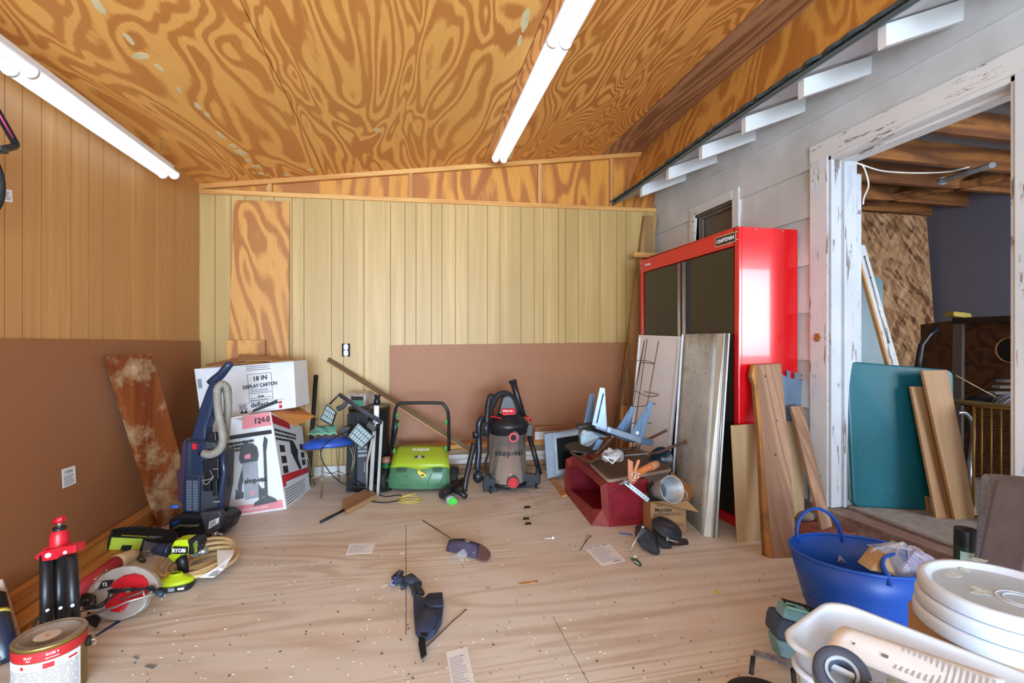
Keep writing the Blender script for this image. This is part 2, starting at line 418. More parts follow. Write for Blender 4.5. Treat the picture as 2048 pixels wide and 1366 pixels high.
grey_pl = plain('grey plastic', '#8D949C', 0.45); silver = plain('silver metal', '#B9BDC2', 0.3, 0.85); steel = plain('stainless steel', '#CFC8C0', 0.2, 0.75, var=0.1, nscale=2)
galv = plain('galvanised steel', '#A5B0B8', 0.4, 0.6, var=0.25, nscale=9)
rust = plain('rusty tube', '#5A4136', 0.65, 0.4, var=0.4, nscale=30); gold_wire = plain('brassy wire', '#9A8B6A', 0.35, 0.8)
red_paint = plain('red enamel', '#D4141C', 0.2, var=0.03, coat=0.3); dk_door = plain('bronze black door', '#2F2A22', 0.32, var=0.2, nscale=3)
red_pl = plain('red plastic', '#C9202E', 0.35); red_old = plain('dusty red metal', '#8E1F30', 0.45, var=0.25, nscale=14); red_old2 = plain('red brown metal', '#8A3232', 0.5, var=0.2, nscale=10)
lime = plain('lime plastic', '#9BB62E', 0.35, var=0.06); green_pl = plain('green plastic', '#4A7A58', 0.35, var=0.1); ryobi = plain('yellow green plastic', '#B7CF1E', 0.4, var=0.05)
blue_tub_m = plain('blue tub plastic', '#1450B4', 0.42, var=0.06); blue_vinyl = plain('blue vinyl', '#2E57B8', 0.35, var=0.12)
teal_m = plain('teal table plastic', '#0E5A68', 0.38, var=0.08, nscale=4); teal_cloth = plain('mint cloth', '#7FC9B4', 0.9, var=0.12)
cardboard = plain('cardboard', '#AE8A64', 0.8, var=0.06, nscale=12); carton_white = plain('white carton', '#DDE0E4', 0.7, var=0.04); carton_in = plain('carton inside', '#B5793F', 0.8)
foam_grey = plain('grey foam', '#868E9D', 0.85, var=0.25, nscale=70, bmp=0.3); foam_blue = plain('blue grey foam mat', '#62788F', 0.75, var=0.15, nscale=14)
white_pl = plain('milky white plastic', '#D2E0F2', 0.35, var=0.03); white_board = plain('white board', '#E8ECF2', 0.4, var=0.03)
slate = plain('slate blue metal', '#56708F', 0.4, 0.3, var=0.15, nscale=10); slate_lt = plain('pale blue grey metal', '#8FA3B8', 0.4, 0.3, var=0.15, nscale=14)
brick_m = plain('old brick', '#8C5145', 0.85, var=0.3, nscale=18, bmp=0.4); stone_m = plain('grey rubble', '#8B857E', 0.9, var=0.3, nscale=30, bmp=0.5)
concrete = plain('dusty concrete', '#938B85', 0.9, var=0.2, nscale=20, bmp=0.2)
beige_hose = plain('beige hose', '#C9AF80', 0.5, var=0.12); hose_grey = plain('grey ribbed hose', '#8F8B80', 0.5, var=0.15, nscale=20)
purple_pl = plain('smoky purple tank', '#4A3444', 0.2, var=0.2, alpha=0.85); navy_cloth = plain('navy cloth', '#2B3550', 0.9, var=0.2, nscale=40, bmp=0.2)
grey_cloth = plain('grey cloth', '#6D6C74', 0.9, var=0.1, nscale=40); black_cloth = plain('black cloth', '#131417', 0.9, var=0.3, nscale=30)
yellow_m = plain('yellow strap', '#E0CE5A', 0.5); pen_blue = plain('blue plastic', '#2F5FC0', 0.4); tape_blue = plain('blue tape', '#34458C', 0.7)
mint_bag = plain('teal grey bag cloth', '#74A2B2', 0.85, var=0.2, nscale=20, bmp=0.15)
glassy = plain('pale lamp glass', '#9DB8BC', 0.15, var=0.08); screen_m = plain('dark screen', '#030304', 0.5, spec=.15)
def clear_mat(name, col, alpha, rough=0.12):
    m, nt, b = new_mat(name); b.inputs['Base Color'].default_value = lin(col); b.inputs['Roughness'].default_value = rough
    n = noise_(nt, coords(nt, (1, 1, 1)), 18, 4, 0.6); nt.links.new(ramp(nt, n, [(0.3, max(0.0, alpha - 0.18)), (0.7, min(1.0, alpha + 0.25))]), b.inputs['Alpha'])
    bump(nt, b, n, 0.5, 0.01); return m
clear_pl = clear_mat('clear plastic film', '#DDE4EC', 0.35); clear_box = clear_mat('clear box plastic', '#D8CFC4', 0.5)
window_glass = plain('dusty dark glass', '#4E4A42', 0.25, var=0.15)
varnish = woodm('red brown varnish', '#8A4A22', '#6E3315', '#7A3D1A', scale=5, stretch=14, rings=6, axis=2, rough=0.35, sharp=0.4, fib=0.2, dirt='#B9A079', dirt_amt=0.85)
old_board = woodm('weathered board', '#A98467', '#7C5A42', '#8E6A50', scale=5, stretch=26, rings=10, axis=2, rough=0.7, sharp=0.4, fib=0.3)
lauan = woodm('lauan plywood', '#B69268', '#96704A', '#A88258', scale=4, stretch=12, rings=5, axis=2, rough=0.6, sharp=0.45, fib=0.15)
paleply = woodm('pale plywood', '#BFA47E', '#A98C66', '#B59871', scale=4, stretch=12, rings=4, axis=2, rough=0.65, sharp=0.45, fib=0.1)
treated = woodm('treated timber', '#B58F58', '#8F6E40', '#A27E4A', scale=4, stretch=18, rings=7, axis=2, rough=0.65, sharp=0.35, fib=0.25)
dark_strip = woodm('dark wood strip', '#7C6242', '#604A30', '#6E5538', scale=6, stretch=22, rings=6, axis=2, rough=0.6, sharp=0.4, fib=0.2)
red_cedar = woodm('floor lumber', '#C98A48', '#9C5F2A', '#B87838', scale=5, stretch=22, rings=8, axis=1, rough=0.55, sharp=0.35, fib=0.25)
old_x = woodm('old stacked lumber', '#BFA078', '#96785A', '#AA8A66', scale=5, stretch=22, rings=8, axis=0, rough=0.7, sharp=0.35, fib=0.3, dirt='#6F6459', dirt_amt=0.5)
white_x = peeling('white painted lumber', '#D6D6D4', '#9A8B78', axis=0, amount=0.6)
sill_m = woodm('weathered sill', '#96786A', '#64483E', '#7A5C50', scale=4, stretch=20, rings=8, axis=1, rough=0.8, sharp=0.35, fib=0.35, dirt='#A09388', dirt_amt=0.6)
speaker_wood = woodm('speaker plywood', '#6E452A', '#4A2C18', '#5A3820', scale=4, stretch=6, rings=7, axis=0, rough=0.6, sharp=0.3, fib=0.2)
brass = plain('brass grille', '#8E6F34', 0.45, 0.4)
jamb_dim = peeling('dimmed white jamb', '#BBC1C8', '#6F675F', axis=2, amount=0.56, rough=0.6, tint='#A9B1BA')  # jamb paint darkened to hold back strong light on the hinge side
def stained():
    m, nt, b = new_mat('stained galvanised plate')
    g = noise_(nt, coords(nt, (1, 1, 1), False), 7, 5, 0.6); h = noise_(nt, coords(nt, (1, 1, 0.6), False), 3.2, 4, 0.6)
    col = ramp(nt, g, [(0.3, '#A9B3B5'), (0.7, '#CBD2D2')]); col = mixc(nt, ramp(nt, h, [(0.52, 0.0), (0.66, 0.8)]), col, '#7C715C')
    nt.links.new(col, b.inputs['Base Color']); b.inputs['Metallic'].default_value = 0.1; b.inputs['Roughness'].default_value = 0.45; return m
stain_plate = stained()

blk_blue = plain('blue black plastic', '#1F2733', .3, var=.2); leg_white = plain('dull white tube', '#A9AAA6', .5, .1)
# ------------------------------------------------------------------ the setting
XL, XR, YB = -1.72, 2.54, 4.60
YF = -1.9                                   # front of the room, behind the photographer, where the wide opening is
def zc(x): return 2.54 + (x - XL) * 0.150   # underside of the sloping ceiling
# floor: sheets of plywood with open joints
mb = MB()
def sheets(y0, y1, cuts):
    for a, b in zip(cuts, cuts[1:]): mb.bx(a + 0.0015, b - 0.0015, y0 + 0.0015, y1 - 0.0015, -0.02, 0.0, 0)
seamA = fl(775, 1274); seamB = fl(812, 1030); seamC = fl(1105, 1231)
yA = seamA.y
sheets(yA, yA + 1.22, [XL, seamB.x, seamB.x + 2.44, XR + 0.0])
sheets(yA + 1.22, yA + 2.44, [XL, 0.95, XR]); sheets(yA + 2.44, YB, [XL, seamB.x, XR])
sheets(yA - 1.22, yA, [XL, seamC.x, XR]); sheets(YF, yA - 1.22, [XL, seamB.x, XR])
mb.bx(XL - 0.1, XR + 0.1, YF, YB + 0.1, -0.06, -0.021, 1)
struct(mb, 'floor', [floor_m, seam_m], M=Matrix(), label='worn pale plywood sheet floor')
# paneled walls with grooves
def paneled(name, pos, lo, hi, ztop, axis, coord, mats, thick=0.05, outward=1, label=None):
    m = MB(); g = 0.005; pos = sorted(p for p in pos if lo + 0.01 < p < hi - 0.01); edges = [lo] + pos + [hi]
    for i in range(len(edges) - 1):
        a = edges[i] + (g / 2 if i else 0); b = edges[i + 1] - (g / 2 if i < len(edges) - 2 else 0)
        za, zb = ztop(a), ztop(b)
        if axis == 0: p = [(a, coord, 0), (b, coord, 0), (b, coord + thick, 0), (a, coord + thick, 0), (a, coord, za), (b, coord, zb), (b, coord + thick, zb), (a, coord + thick, za)]
        else: p = [(coord, a, 0), (coord, b, 0), (coord - thick, b, 0), (coord - thick, a, 0), (coord, a, za), (coord, b, zb), (coord - thick, b, zb), (coord - thick, a, za)]
        m.hexa([V(q) for q in p], 0)
    for q in pos:
        if axis == 0: m.bx(q - g / 2, q + g / 2, coord + 0.0006, coord + 0.03, 0, ztop(q), 1)
        else: m.bx(coord - 0.03, coord - 0.0006, q - g / 2, q + g / 2, 0, ztop(q), 1)
    return struct(m, name, mats, M=Matrix(), label=label)
gx = [430, 462, 490, 522, 548, 584, 608, 663, 687, 728, 781, 810, 832, 863, 884, 911, 936, 975, 1000, 1042, 1068, 1087, 1117, 1131, 1156, 1200, 1234, 1252, 1292]
paneled('wall_back', [pY(x, 500, YB).x for x in gx], XL, XR, lambda x: 3.3 if x > 9 else 2.463 + (x - XL) * 0.0205, 0, YB, [paneling_back, groove], label='back wall of pale grooved paneling')
gl = [45, 83, 142, 178, 207, 238, 272, 290, 308, 328, 352, 371]
ly = [pX(x, 450, XL).y for x in gl]; ly += [ly[0] - d for d in (0.1, 0.31, 0.41, 0.72, 0.82, 1.22, 1.32, 1.53, 1.63, 1.94, 2.04, 2.44, 2.9, 3.3, 3.7)]
paneled('wall_left', ly, YF, YB + 0.05, lambda y: 2.56, 1, XL, [paneling_left, groove], label='left wall of brown grooved paneling')
# gable: plywood above the paneling, rails and short studs
def ztrim(x): return 2.463 + (x - XL) * 0.0205
mb = MB(); mb.hexa([V((XL, YB + 0.03, ztrim(XL))), V((XR + .1, YB + 0.03, ztrim(XR))), V((XR + .1, YB + 0.06, ztrim(XR))), V((XL, YB + 0.06, ztrim(XL))), V((XL, YB + 0.03, zc(XL) + .03)), V((XR + .1, YB + 0.03, zc(XR) + .03)), V((XR + .1, YB + 0.06, zc(XR) + .03)), V((XL, YB + 0.06, zc(XL) + .03))])
struct(mb, 'wall_back_gable', ply_gable, M=Matrix(), label='orange plywood gable above the back paneling')
n_tr = [0]
def trim(mb, mat, label, **kw):
    n_tr[0] += 1
    return struct(mb, 'trim_%d' % n_tr[0], mat, label=label, M=kw.pop('M', Matrix()), **kw)
mb = MB(); t = 0.035
mb.hexa([V(p) for p in ((XL, YB - 0.02, ztrim(XL) - .005), (XR, YB - 0.02, ztrim(XR) - .005), (XR, YB + 0.03, ztrim(XR) - .005), (XL, YB + 0.03, ztrim(XL) - .005), (XL, YB - 0.02, ztrim(XL) + t), (XR, YB - 0.02, ztrim(XR) + t), (XR, YB + 0.03, ztrim(XR) + t), (XL, YB + 0.03, ztrim(XL) + t))])
trim(mb, pine, 'lower pine rail along the top of the back paneling', bevel=0.003)
xe = 2.40
mb = MB(); mb.hexa([V(p) for p in ((XL, YB - 0.02, zc(XL) - .042), (xe, YB - 0.02, zc(xe) - .042), (xe, YB + 0.03, zc(xe) - .042), (XL, YB + 0.03, zc(XL) - .042), (XL, YB - 0.02, zc(XL)), (xe, YB - 0.02, zc(xe)), (xe, YB + 0.03, zc(xe)), (XL, YB + 0.03, zc(XL)))])
trim(mb, pine, 'upper pine rail following the sloping ceiling', bevel=0.003)
for px in (540, 822, 1079, 1223):
    x = pY(px, 380, YB).x
    mb = MB(); mb.bx(x - 0.018, x + 0.018, YB - 0.012, YB + 0.03, ztrim(x) + t, zc(x) - 0.04)
    trim(mb, pine_z, 'short pine stud between the two rails of the gable', bevel=0.002)
# ceiling sheets: seams run away from the camera
mb = MB(); cuts = [XL - 0.05, pY(655, 345, YB).x - 0.02, pY(962, 322, YB).x, pY(1203, 307, YB).x, 2.395]
for i, (a, b) in enumerate(zip(cuts, cuts[1:])):
    a2, b2 = a + (0.003 if i else 0), b - 0.002
    for (y0, y1) in ((YF, YB + 0.05),):
        p = [(a2, y0, zc(a2)), (b2, y0, zc(b2)), (b2, y1, zc(b2)), (a2, y1, zc(a2))]
        mb.hexa([V(q) for q in p] + [V(q) + V((0, 0, 0.02)) for q in p], (0, 0, 1, 2)[i])
mb.hexa([V((XL - .05, YF, zc(XL) + .03)), V((2.6, YF, zc(2.6) + .03)), V((2.6, YB + .05, zc(2.6) + .03)), V((XL - .05, YB + .05, zc(XL) + .03)), V((XL - .05, YF, zc(XL) + .06)), V((2.6, YF, zc(2.6) + .06)), V((2.6, YB + .05, zc(2.6) + .06)), V((XL - .05, YB + .05, zc(XL) + .06))], 3)
struct(mb, 'ceiling', [ply_ceiling, ply_ceiling2, ply_dark, seam_m], M=Matrix(), label='sloping ceiling of orange wavy grained plywood')
# steep plywood strip from the ceiling edge down onto the old roof
eB = V((2.125, YB - 0.02, 2.607)); eF = V((2.0, YF, 2.607))
def lerp(a, b, t_): return a + (b - a) * t_
tB = V((2.39, YB, zc(2.39))); tF = V((2.12, YF, zc(2.12)))
ys = [YF, 0.2, 2.2, YB]
def eave(y): t_ = (y - YF) / (YB - YF); return V((2.06 + 0.03 * math.sin(t_ * 9) * 0.3, y, 2.607 + 0.012 * math.sin(t_ * 11)))
def ctop(y): t_ = (y - YF) / (YB - YF); x = 2.10 + (2.385 - 2.10) * t_; return V((x, y, zc(x) + 0.004))
for (a, b) in ((YF, 1.55), (1.552, 3.45), (3.452, YB)):
    m = MB(); 
    def f(u, v, a=a, b=b):
        y = a + (b - a) * u; e = eave(y) + V((0.14, 0, 0.075)); return lerp(e, ctop(y), v)
    m.grid(f, 24, 1, smooth=False)
    o = build(m, 'wall_right_upper', woodm('upright plywood', '#E6A952', '#B97833', '#D69A48', scale=2.0, stretch=2.2, rings=9, axis=2, rough=0.5, sharp=0.2, fib=0.15, dist=0.6) if a == YF else bpy.data.materials['upright plywood'], M=Matrix(), solid=0.018)
    o['kind'] = 'structure'; o['label'] = 'plywood strip closing the gap above the old eave'
# old roof: deck, shingle edge
mb = MB()
def roofz(x, y): return eave(y).z + 0.012 + (x - eave(y).x) * 0.40
mb.grid(lambda u, v: (lambda y, x: (x, y, roofz(x, y)))(YF + (YB - .01 - YF) * u, lerp(eave(YF + (YB - YF) * u).x, 2.75, v)), 60, 1, smooth=False)
o = struct(mb, 'ceiling_eave_deck', plain('white painted deck', '#C6C7CB', 0.7), M=Matrix(), solid=0.016, label='white painted underside of the old eave')
mb = MB(); random.seed(5)
ny = 160; ex = [random.uniform(-0.006, 0.006) for _ in range(ny + 1)]
mb.grid(lambda u, v: (lambda y, e: (e.x + (-0.03 + 0.006 * math.sin(y * 50) + ex[int(u * ny)] if v < 0.5 else 0.30), y, e.z + 0.024 + (0 if v < 0.5 else 0.115)))(YF + (YB - .01 - YF) * u, eave(YF + (YB - YF) * u)), ny, 1, smooth=False)
trim(mb, shingle, 'ragged dark shingle edge of the old roof', solid=0.018)
mb = MB(); mb.tube([eave(YF + (YB - .01 - YF) * i / 40) + V((-0.012, 0, -0.002)) for i in range(41)], 0.014, 6)
trim(mb, plain('grey drip edge', '#5E7076', 0.4, 0.5), 'grey metal drip edge under the shingles')
# rafter tails
for y in [4.04 - 0.4555 * i for i in range(12)]:
    m = MB(); x0, x1, zb = 2.085, 2.56, 2.513
    p = [(x0, y - .022, zb), (x1, y - .022, zb + .19), (x1, y + .022, zb + .19), (x0, y + .022, zb)]
    m.hexa([V(q) for q in p] + [V(q) + V((0, 0, 0.10)) for q in p])
    trim(m, tail_paint, 'white painted rafter tail under the old eave', bevel=0.003)
# lapped siding of the right wall, cut round window and door
mb = MB()
wy0, wy1, wz0, wz1 = 3.35, 3.86, 1.35, 2.32
dy0, dy1, dz0, dz1 = 1.54, 2.47, 0.0, 2.33
zs = [0.165 + 0.305 * i for i in range(10)]; zs = [-0.02] + [z for z in zs if z < 2.95]
def strip_x(z, zl): return XR - 0.022 * (1 - (z - zl) / 0.305)
def siding(y0, y1, z0, z1):
    for a in zs:
        lo, hi = max(a, z0), min(a + 0.305, z1)
        if hi - lo < 0.002: continue
        xl, xh = strip_x(lo, a), strip_x(hi, a)
        mb.hexa([V((xl, y0, lo)), V((xl, y1, lo)), V((XR + .1, y1, lo)), V((XR + .1, y0, lo)), V((xh, y0, hi)), V((xh, y1, hi)), V((XR + .1, y1, hi)), V((XR + .1, y0, hi))])
siding(wy1, YB, 0, 2.95); siding(wy0, wy1, 0, wz0); siding(wy0, wy1, wz1, 2.95); siding(dy1, wy0, 0, 2.95)
siding(dy0, dy1, dz1, 2.95); siding(YF, dy0, 0, 2.95)
struct(mb, 'wall_right', siding_m, M=Matrix(), label='weathered white lapped siding of the old house wall')
# window
mb = MB(); a, b = wy0 - 0.075, wy1 + 0.075; X0, X1 = XR - 0.032, XR + 0.02
mb.bx(X0, X1, a, wy0, wz0 - .08, wz1 + .075); mb.bx(X0, X1, wy1, b, wz0 - .08, wz1 + .075); mb.bx(X0 - .003, X1, wy0, wy1, wz1, wz1 + .075); mb.bx(X0 - .003, X1, wy0, wy1, wz0 - .08, wz0)
wo = struct(mb, 'window_1', trim_paint, M=Matrix(), label='small window above the red cabinet', bevel=0.002)
mb = MB(); c = 0.04
mb.bx(XR + .02, XR + .06, wy0, wy0 + c, wz0, wz1); mb.bx(XR + .02, XR + .06, wy1 - c, wy1, wz0, wz1); mb.bx(XR + .02, XR + .06, wy0 + c, wy1 - c, wz1 - c, wz1); mb.bx(XR + .02, XR + .06, wy0 + c, wy1 - c, wz0, wz0 + c)
mb.bx(XR - .008, XR + .03, wy0, wy0 + .012, wz0, wz1); mb.bx(XR - .008, XR + .03, wy0, wy1, wz1 - .015, wz1)
build(mb, 'window_sash', plain('brown sash', '#6A6055', 0.6), wo)
mb = MB(); mb.bx(XR + .04, XR + .046, wy0 + c, wy1 - c, wz0 + c, wz1 - c); build(mb, 'pane', window_glass, wo)
# door casing and jambs
XI = XR + 0.17
mb = MB(); mb.bx(XR - .03, XR + .01, dy1, dy1 + .13, 0.16, dz1); trim(mb, jamb_paint, 'peeling white casing on the hinge side of the doorway', bevel=0.002)
mb = MB(); mb.bx(XR - .032, XR + .01, dy0 - .13, dy1 + .13, dz1, dz1 + .105); trim(mb, trim_paint, 'peeling white head casing over the doorway', bevel=0.002)
mb = MB(); mb.bx(XR - .03, XR + .01, dy0 - .13, dy0, 0.16, dz1); trim(mb, jamb_paint, 'peeling white casing on the near side of the doorway', bevel=0.002)
mb = MB(); mb.bx(XR - .02, XI, dy1 - .02, dy1 + .03, 0.19, dz1); mb.bx(XR + .06, XR + .075, dy1 - .035, dy1, .19, dz1); trim(mb, jamb_dim, 'peeling white door jamb on the hinge side', bevel=0.002)
mb = MB(); mb.bx(XR - .02, XI, dy0 - .03, dy0 + .02, 0.19, dz1); trim(mb, jamb_paint, 'peeling white door jamb on the near side', bevel=0.002)
mb = MB(); mb.bx(XR - .02, XI, dy0, dy1, dz1 - .025, dz1 + .02); mb.bx(XR + .05, XR + .062, dy0, dy1, dz1 - .04, dz1 - .02); trim(mb, trim_paint, 'white head jamb under the door casing', bevel=0.002)
# door leaf folded back behind the wall, seen by its hinge edge
mb = MB(); mb.bx(XI + .012, XI + .056, dy1 + .0, dy1 + .84, 0.22, 2.24)
dl = struct(mb, 'door_1', jamb_dim, M=Matrix(), label='white door folded back inside the side room', bevel=0.002)
for z in (0.45, 1.33, 2.04):
    m = MB(); m.cyl((XI + .004, dy1 - .008, z - .05), (XI + .004, dy1 - .008, z + .05), 0.009, 8)
    m.bx(XI - .03, XI + .004, dy1 - .022, dy1 - .019, z - .05, z + .05); m.bx(XI + .012, XI + .05, dy1 - .004, dy1, z - .05, z + .05)
    build(m, 'hinge', jamb_dim, dl)
m = MB(); m.bx(XR - .036, XR - .028, dy1 + .055, dy1 + .085, 1.20, 1.25); m.bx(XR - .046, XR - .034, dy1 + .06, dy1 + .08, 1.21, 1.225); m.bx(XR - .04, XR - .03, dy1 + .045, dy1 + .06, 1.215, 1.235)
tag(build(m, 'latch_plate', plain('rusty brass', '#A6793F', 0.5, 0.5)), 'small rusty latch plate screwed to the white door casing', 'latch')
# ---- side room beyond the doorway
YO, XF, ZF = 3.99, 5.29, 0.20
mb = MB(); mb.bx(XR + .1, XF + .1, -0.5, YO + .1, ZF - .22, ZF); struct(mb, 'floor_side_room', concrete, M=Matrix(), label='dusty floor of the side room')
mb = MB(); mb.bx(XR + .1, XF + .1, YO, YO + .05, ZF, 2.9); struct(mb, 'wall_side_room_back', osb, M=Matrix(), label='strand board wall inside the side room')
mb = MB(); mb.bx(XF, XF + .05, -0.5, YO, ZF, 2.9); struct(mb, 'wall_side_room_far', blue_wall, M=Matrix(), label='blue grey wall inside the side room')
mb = MB(); mb.bx(XR + .101, XF + .1, -0.55, -0.5, ZF, 2.9); struct(mb, 'wall_side_room_near', blue_wall, M=Matrix(), label='near wall of the side room')
mb = MB(); mb.bx(XR + .101, XR + .13, dy1 + .03, YO, ZF, 2.9); mb.bx(XR + .101, XR + .13, -0.5, dy0 - .03, ZF, 2.9); mb.bx(XR + .101, XR + .13, dy0 - .03, dy1 + .03, dz1 + .02, 2.9)
struct(mb, 'wall_side_room_left', grey_ceiling, M=Matrix(), label='inner face of the shared wall')
mb = MB(); mb.bx(XR + .1, XF + .1, -0.55, YO + .1, 2.66, 2.70); struct(mb, 'ceiling_side_room', grey_ceiling, M=Matrix(), label='grey boards above the joists')
for y in (0.8, 1.2, 1.55, 1.95, 2.36, 2.79, 3.2, 3.6, 3.93):
    m = MB(); m.bx(XR + .13, XF, y, y + 0.045, 2.50, 2.66); trim(m, joist_m, 'rough brown ceiling joist in the side room', bevel=0.003)
m = MB(); m.hexa([V(p) for p in ((4.2, 3.92, 2.50), (5.25, 2.0, 2.50), (5.29, 2.03, 2.50), (4.24, 3.95, 2.50), (4.2, 3.92, 2.56), (5.25, 2.0, 2.56), (5.29, 2.03, 2.56), (4.24, 3.95, 2.56))]); trim(m, joist_m, 'diagonal brace under the joists')
q = [V((2.72, 3.80, ZF)), V((pY(1886, 900, 3.80).x, 3.80, ZF)), pY(1853, 434, 3.93), V((2.72, 3.93, pY(1853, 434, 3.93).z))]
plank('strand_board_sheet', q, .012, osb, 'tall strand board sheet leaning on the back wall of the side room', 'board', back=(0, 1, 0))
# sill and bricks
mb = MB(); mb.bx(XR - .06, XI + .02, dy0 - 0.6, dy1 + .22, 0.0, 0.185)
trim(mb, sill_m, 'weathered wooden doorsill', bevel=0.008)
# front wall with the wide opening (behind the photographer)
mb = MB(); mb.bx(XL - .05, -1.6, YF - .05, YF, 0, 3.3); mb.bx(1.5, XR + .1, YF - .05, YF, 0, 3.3); mb.bx(-1.6, 1.5, YF - .05, YF, 2.4, 3.3)
struct(mb, 'wall_front', paneling_left, M=Matrix(), label='front wall round the wide opening')
mb = MB(); mb.bx(-9, 9, -14, YF, -0.12, -0.05); struct(mb, 'ground', plain('pale bounce ground', '#BFC4CA', 0.9), M=Matrix(), label='pale bounce ground outside')  # unseen ground, added to bounce sunlight up into the room
# filler patches on the ceiling plywood
mb = MB()
def cpt(px, py):
    d = D(px, py); t_ = (zc(0) - HC) / (d.z - 0.150 * d.x); return O0 + d * t_
for (px, py, a, b, an) in ((197, 12, 22, 7, 50), (258, 78, 15, 5, 45), (281, 112, 18, 7, 5), (318, 135, 14, 4, 35), (358, 180, 8, 4, 50), (395, 212, 10, 4, 45), (415, 230, 7, 4, 40), (442, 271, 11, 4, 40), (466, 292, 8, 4, 15), (481, 305, 13, 5, 20), (497, 321, 8, 3, 10), (511, 333, 8, 3, 10), (523, 347, 7, 3, 10), (621, 339, 6, 2.4, 0), (755, 261, 8, 4.5, 10), (1050, 40, 9, 24, 15), (1039, 82, 4, 13, 14), (1137, 12, 8, 24, 20), (1022, 308, 4, 12, 20), (573, 350, 7, 2.5, 20)):
    n = 14; pts = []
    for k in range(n):
        an_ = 2 * math.pi * k / n; r_ = random.uniform(0.75, 1.15); x = a * r_ * math.cos(an_); y = b * r_ * math.sin(an_); q = math.radians(an)
        pts.append(cpt(px + x * math.cos(q) - y * math.sin(q), py + x * math.sin(q) + y * math.cos(q)) + V((0, 0, -0.0012)))
    mb.prism(pts, V((0, 0, 0.001)))
struct(mb, 'ceiling_filler_patches', plain('cream filler', '#DDD3A8', 0.8), M=Matrix(), label='cream filler daubs on the ceiling plywood')
# ------------------------------------------------------------------ left side
def bl(x): return x
# brown hardboard sheets
q = [V((XL + .03, 0.1, 0)), V((XL + .03, 4.585, 0)), V((XL + .012, 4.585, 1.205)), V((XL + .012, 0.1, 1.222))]
hb = plank('hardboard_sheet', q, 0.006, hardboard, 'large brown hardboard sheet standing against the left wall with a white price label', 'board', back=(-1, 0, 0))
mb = MB(); o = [pX(123, 939, XL + .025), pX(150, 931, XL + .025), pX(152, 966, XL + .025), pX(125, 977, XL + .025)]
lab = face4([o[3], o[2], o[1], o[0]]); patch(mb, lab, 0, 1, 0, 1, (1, 0, 0)); lo = build(mb, 'price_label', paper_m, hb, label='white paper label with a barcode')
mb = MB(); lines(mb, lab, .12, .9, .05, .62, 9, (1.5, 0, 0), 0.45); 
for i in range(16): patch(mb, lab, .2 + i * .038, .2 + i * .038 + random.choice((.012, .02)), .7, .88, (1.5, 0, 0))
build(mb, 'printing', ink, lo)
q = [pY(778, 690, YB - .05), pY(1266, 684, YB - .05), 0, 0]
x0, x1 = pY(779, 690, YB - .03).x, pY(779, 690, YB - .03).x + 2.44
q = [V((x0, YB - .04, 0.02)), V((2.46, YB - .04, 0.02)), V((2.46, YB - .012, 1.195)), V((x0, YB - .012, 1.165))]
plank('hardboard_sheet', q, 0.006, hardboard, 'wide brown hardboard sheet standing against the back wall behind the shop vacuum', 'board', back=(0, 1, 0))
# label on the wall top left
mb = MB(); q = [pX(-14, 400, XL + .002), pX(25, 405, XL + .002), pX(24, 380, XL + .002), pX(-14, 376, XL + .002)]; f = face4(q); patch(mb, f, 0, 1, 0, 1, (1, 0, 0))
o = tag(build(mb, 'wall_notice', paper_m), 'small white printed notice stuck to the left wall panel', 'notice')
mb = MB(); lines(mb, f, .35, .9, .15, .85, 5, (1.6, 0, 0), .4); build(mb, 'printing', ink, o)
# hanging frame with pink stripe (left edge)
t = thing('hanging_bicycle', 'black bicycle with a pink stripe hanging on the left wall', 'bicycle', Matrix.Translation(pX(-20, 330, XL + .12)))
A = lambda px, py, d=0.1: pX(px, py, XL + d)
mb = MB(); mb.tube(spline([A(-60, 130), A(-6, 222), A(26, 278), A(31, 288), A(25, 294), A(-10, 300), A(-60, 306)], 6), 0.014, 10); build(mb, 'frame', black_pl, t)
mb = MB(); mb.tube([A(-8, 218, .115), A(4, 238, .116), A(26, 276, .116)], 0.0035, 6); build(mb, 'stripe', plain('pink stripe', '#D94C84', 0.4), t, label='pink stripe along the tube')
c = A(-62, 352, .09); mb = MB()
mb.tube([c + V((0, 0.155 * math.cos(a * math.pi / 20), 0.155 * math.sin(a * math.pi / 20))) for a in range(40)], 0.012, 8, closed=True); build(mb, 'wheel', black_matte, t)
mb = MB(); mb.tube([c + V((0, 0.14 * math.cos(a * math.pi / 20), 0.14 * math.sin(a * math.pi / 20))) for a in range(40)], 0.005, 6, closed=True)
for k in range(12):
    a = k * math.pi / 6; mb.cyl(c, c + V((0, .14 * math.cos(a), .14 * math.sin(a))), 0.0012, 4)
build(mb, 'spokes', silver, t)
mb = MB(); mb.tube([A(-40, 300), A(-4, 300), A(12, 302), A(8, 296)], 0.008, 8); mb.bx(-.02, .02, -.02, .02, -.01, .01, M=Matrix.Translation(A(-2, 299))); build(mb, 'brake_caliper', dk_grey, t)
mb = MB(); mb.cyl(V((XL, A(-60, 130).y, A(-60, 130).z + .03)), A(-60, 130) + V((0, 0, .03)), 0.006); build(mb, 'wall_hook', dk_grey, t)
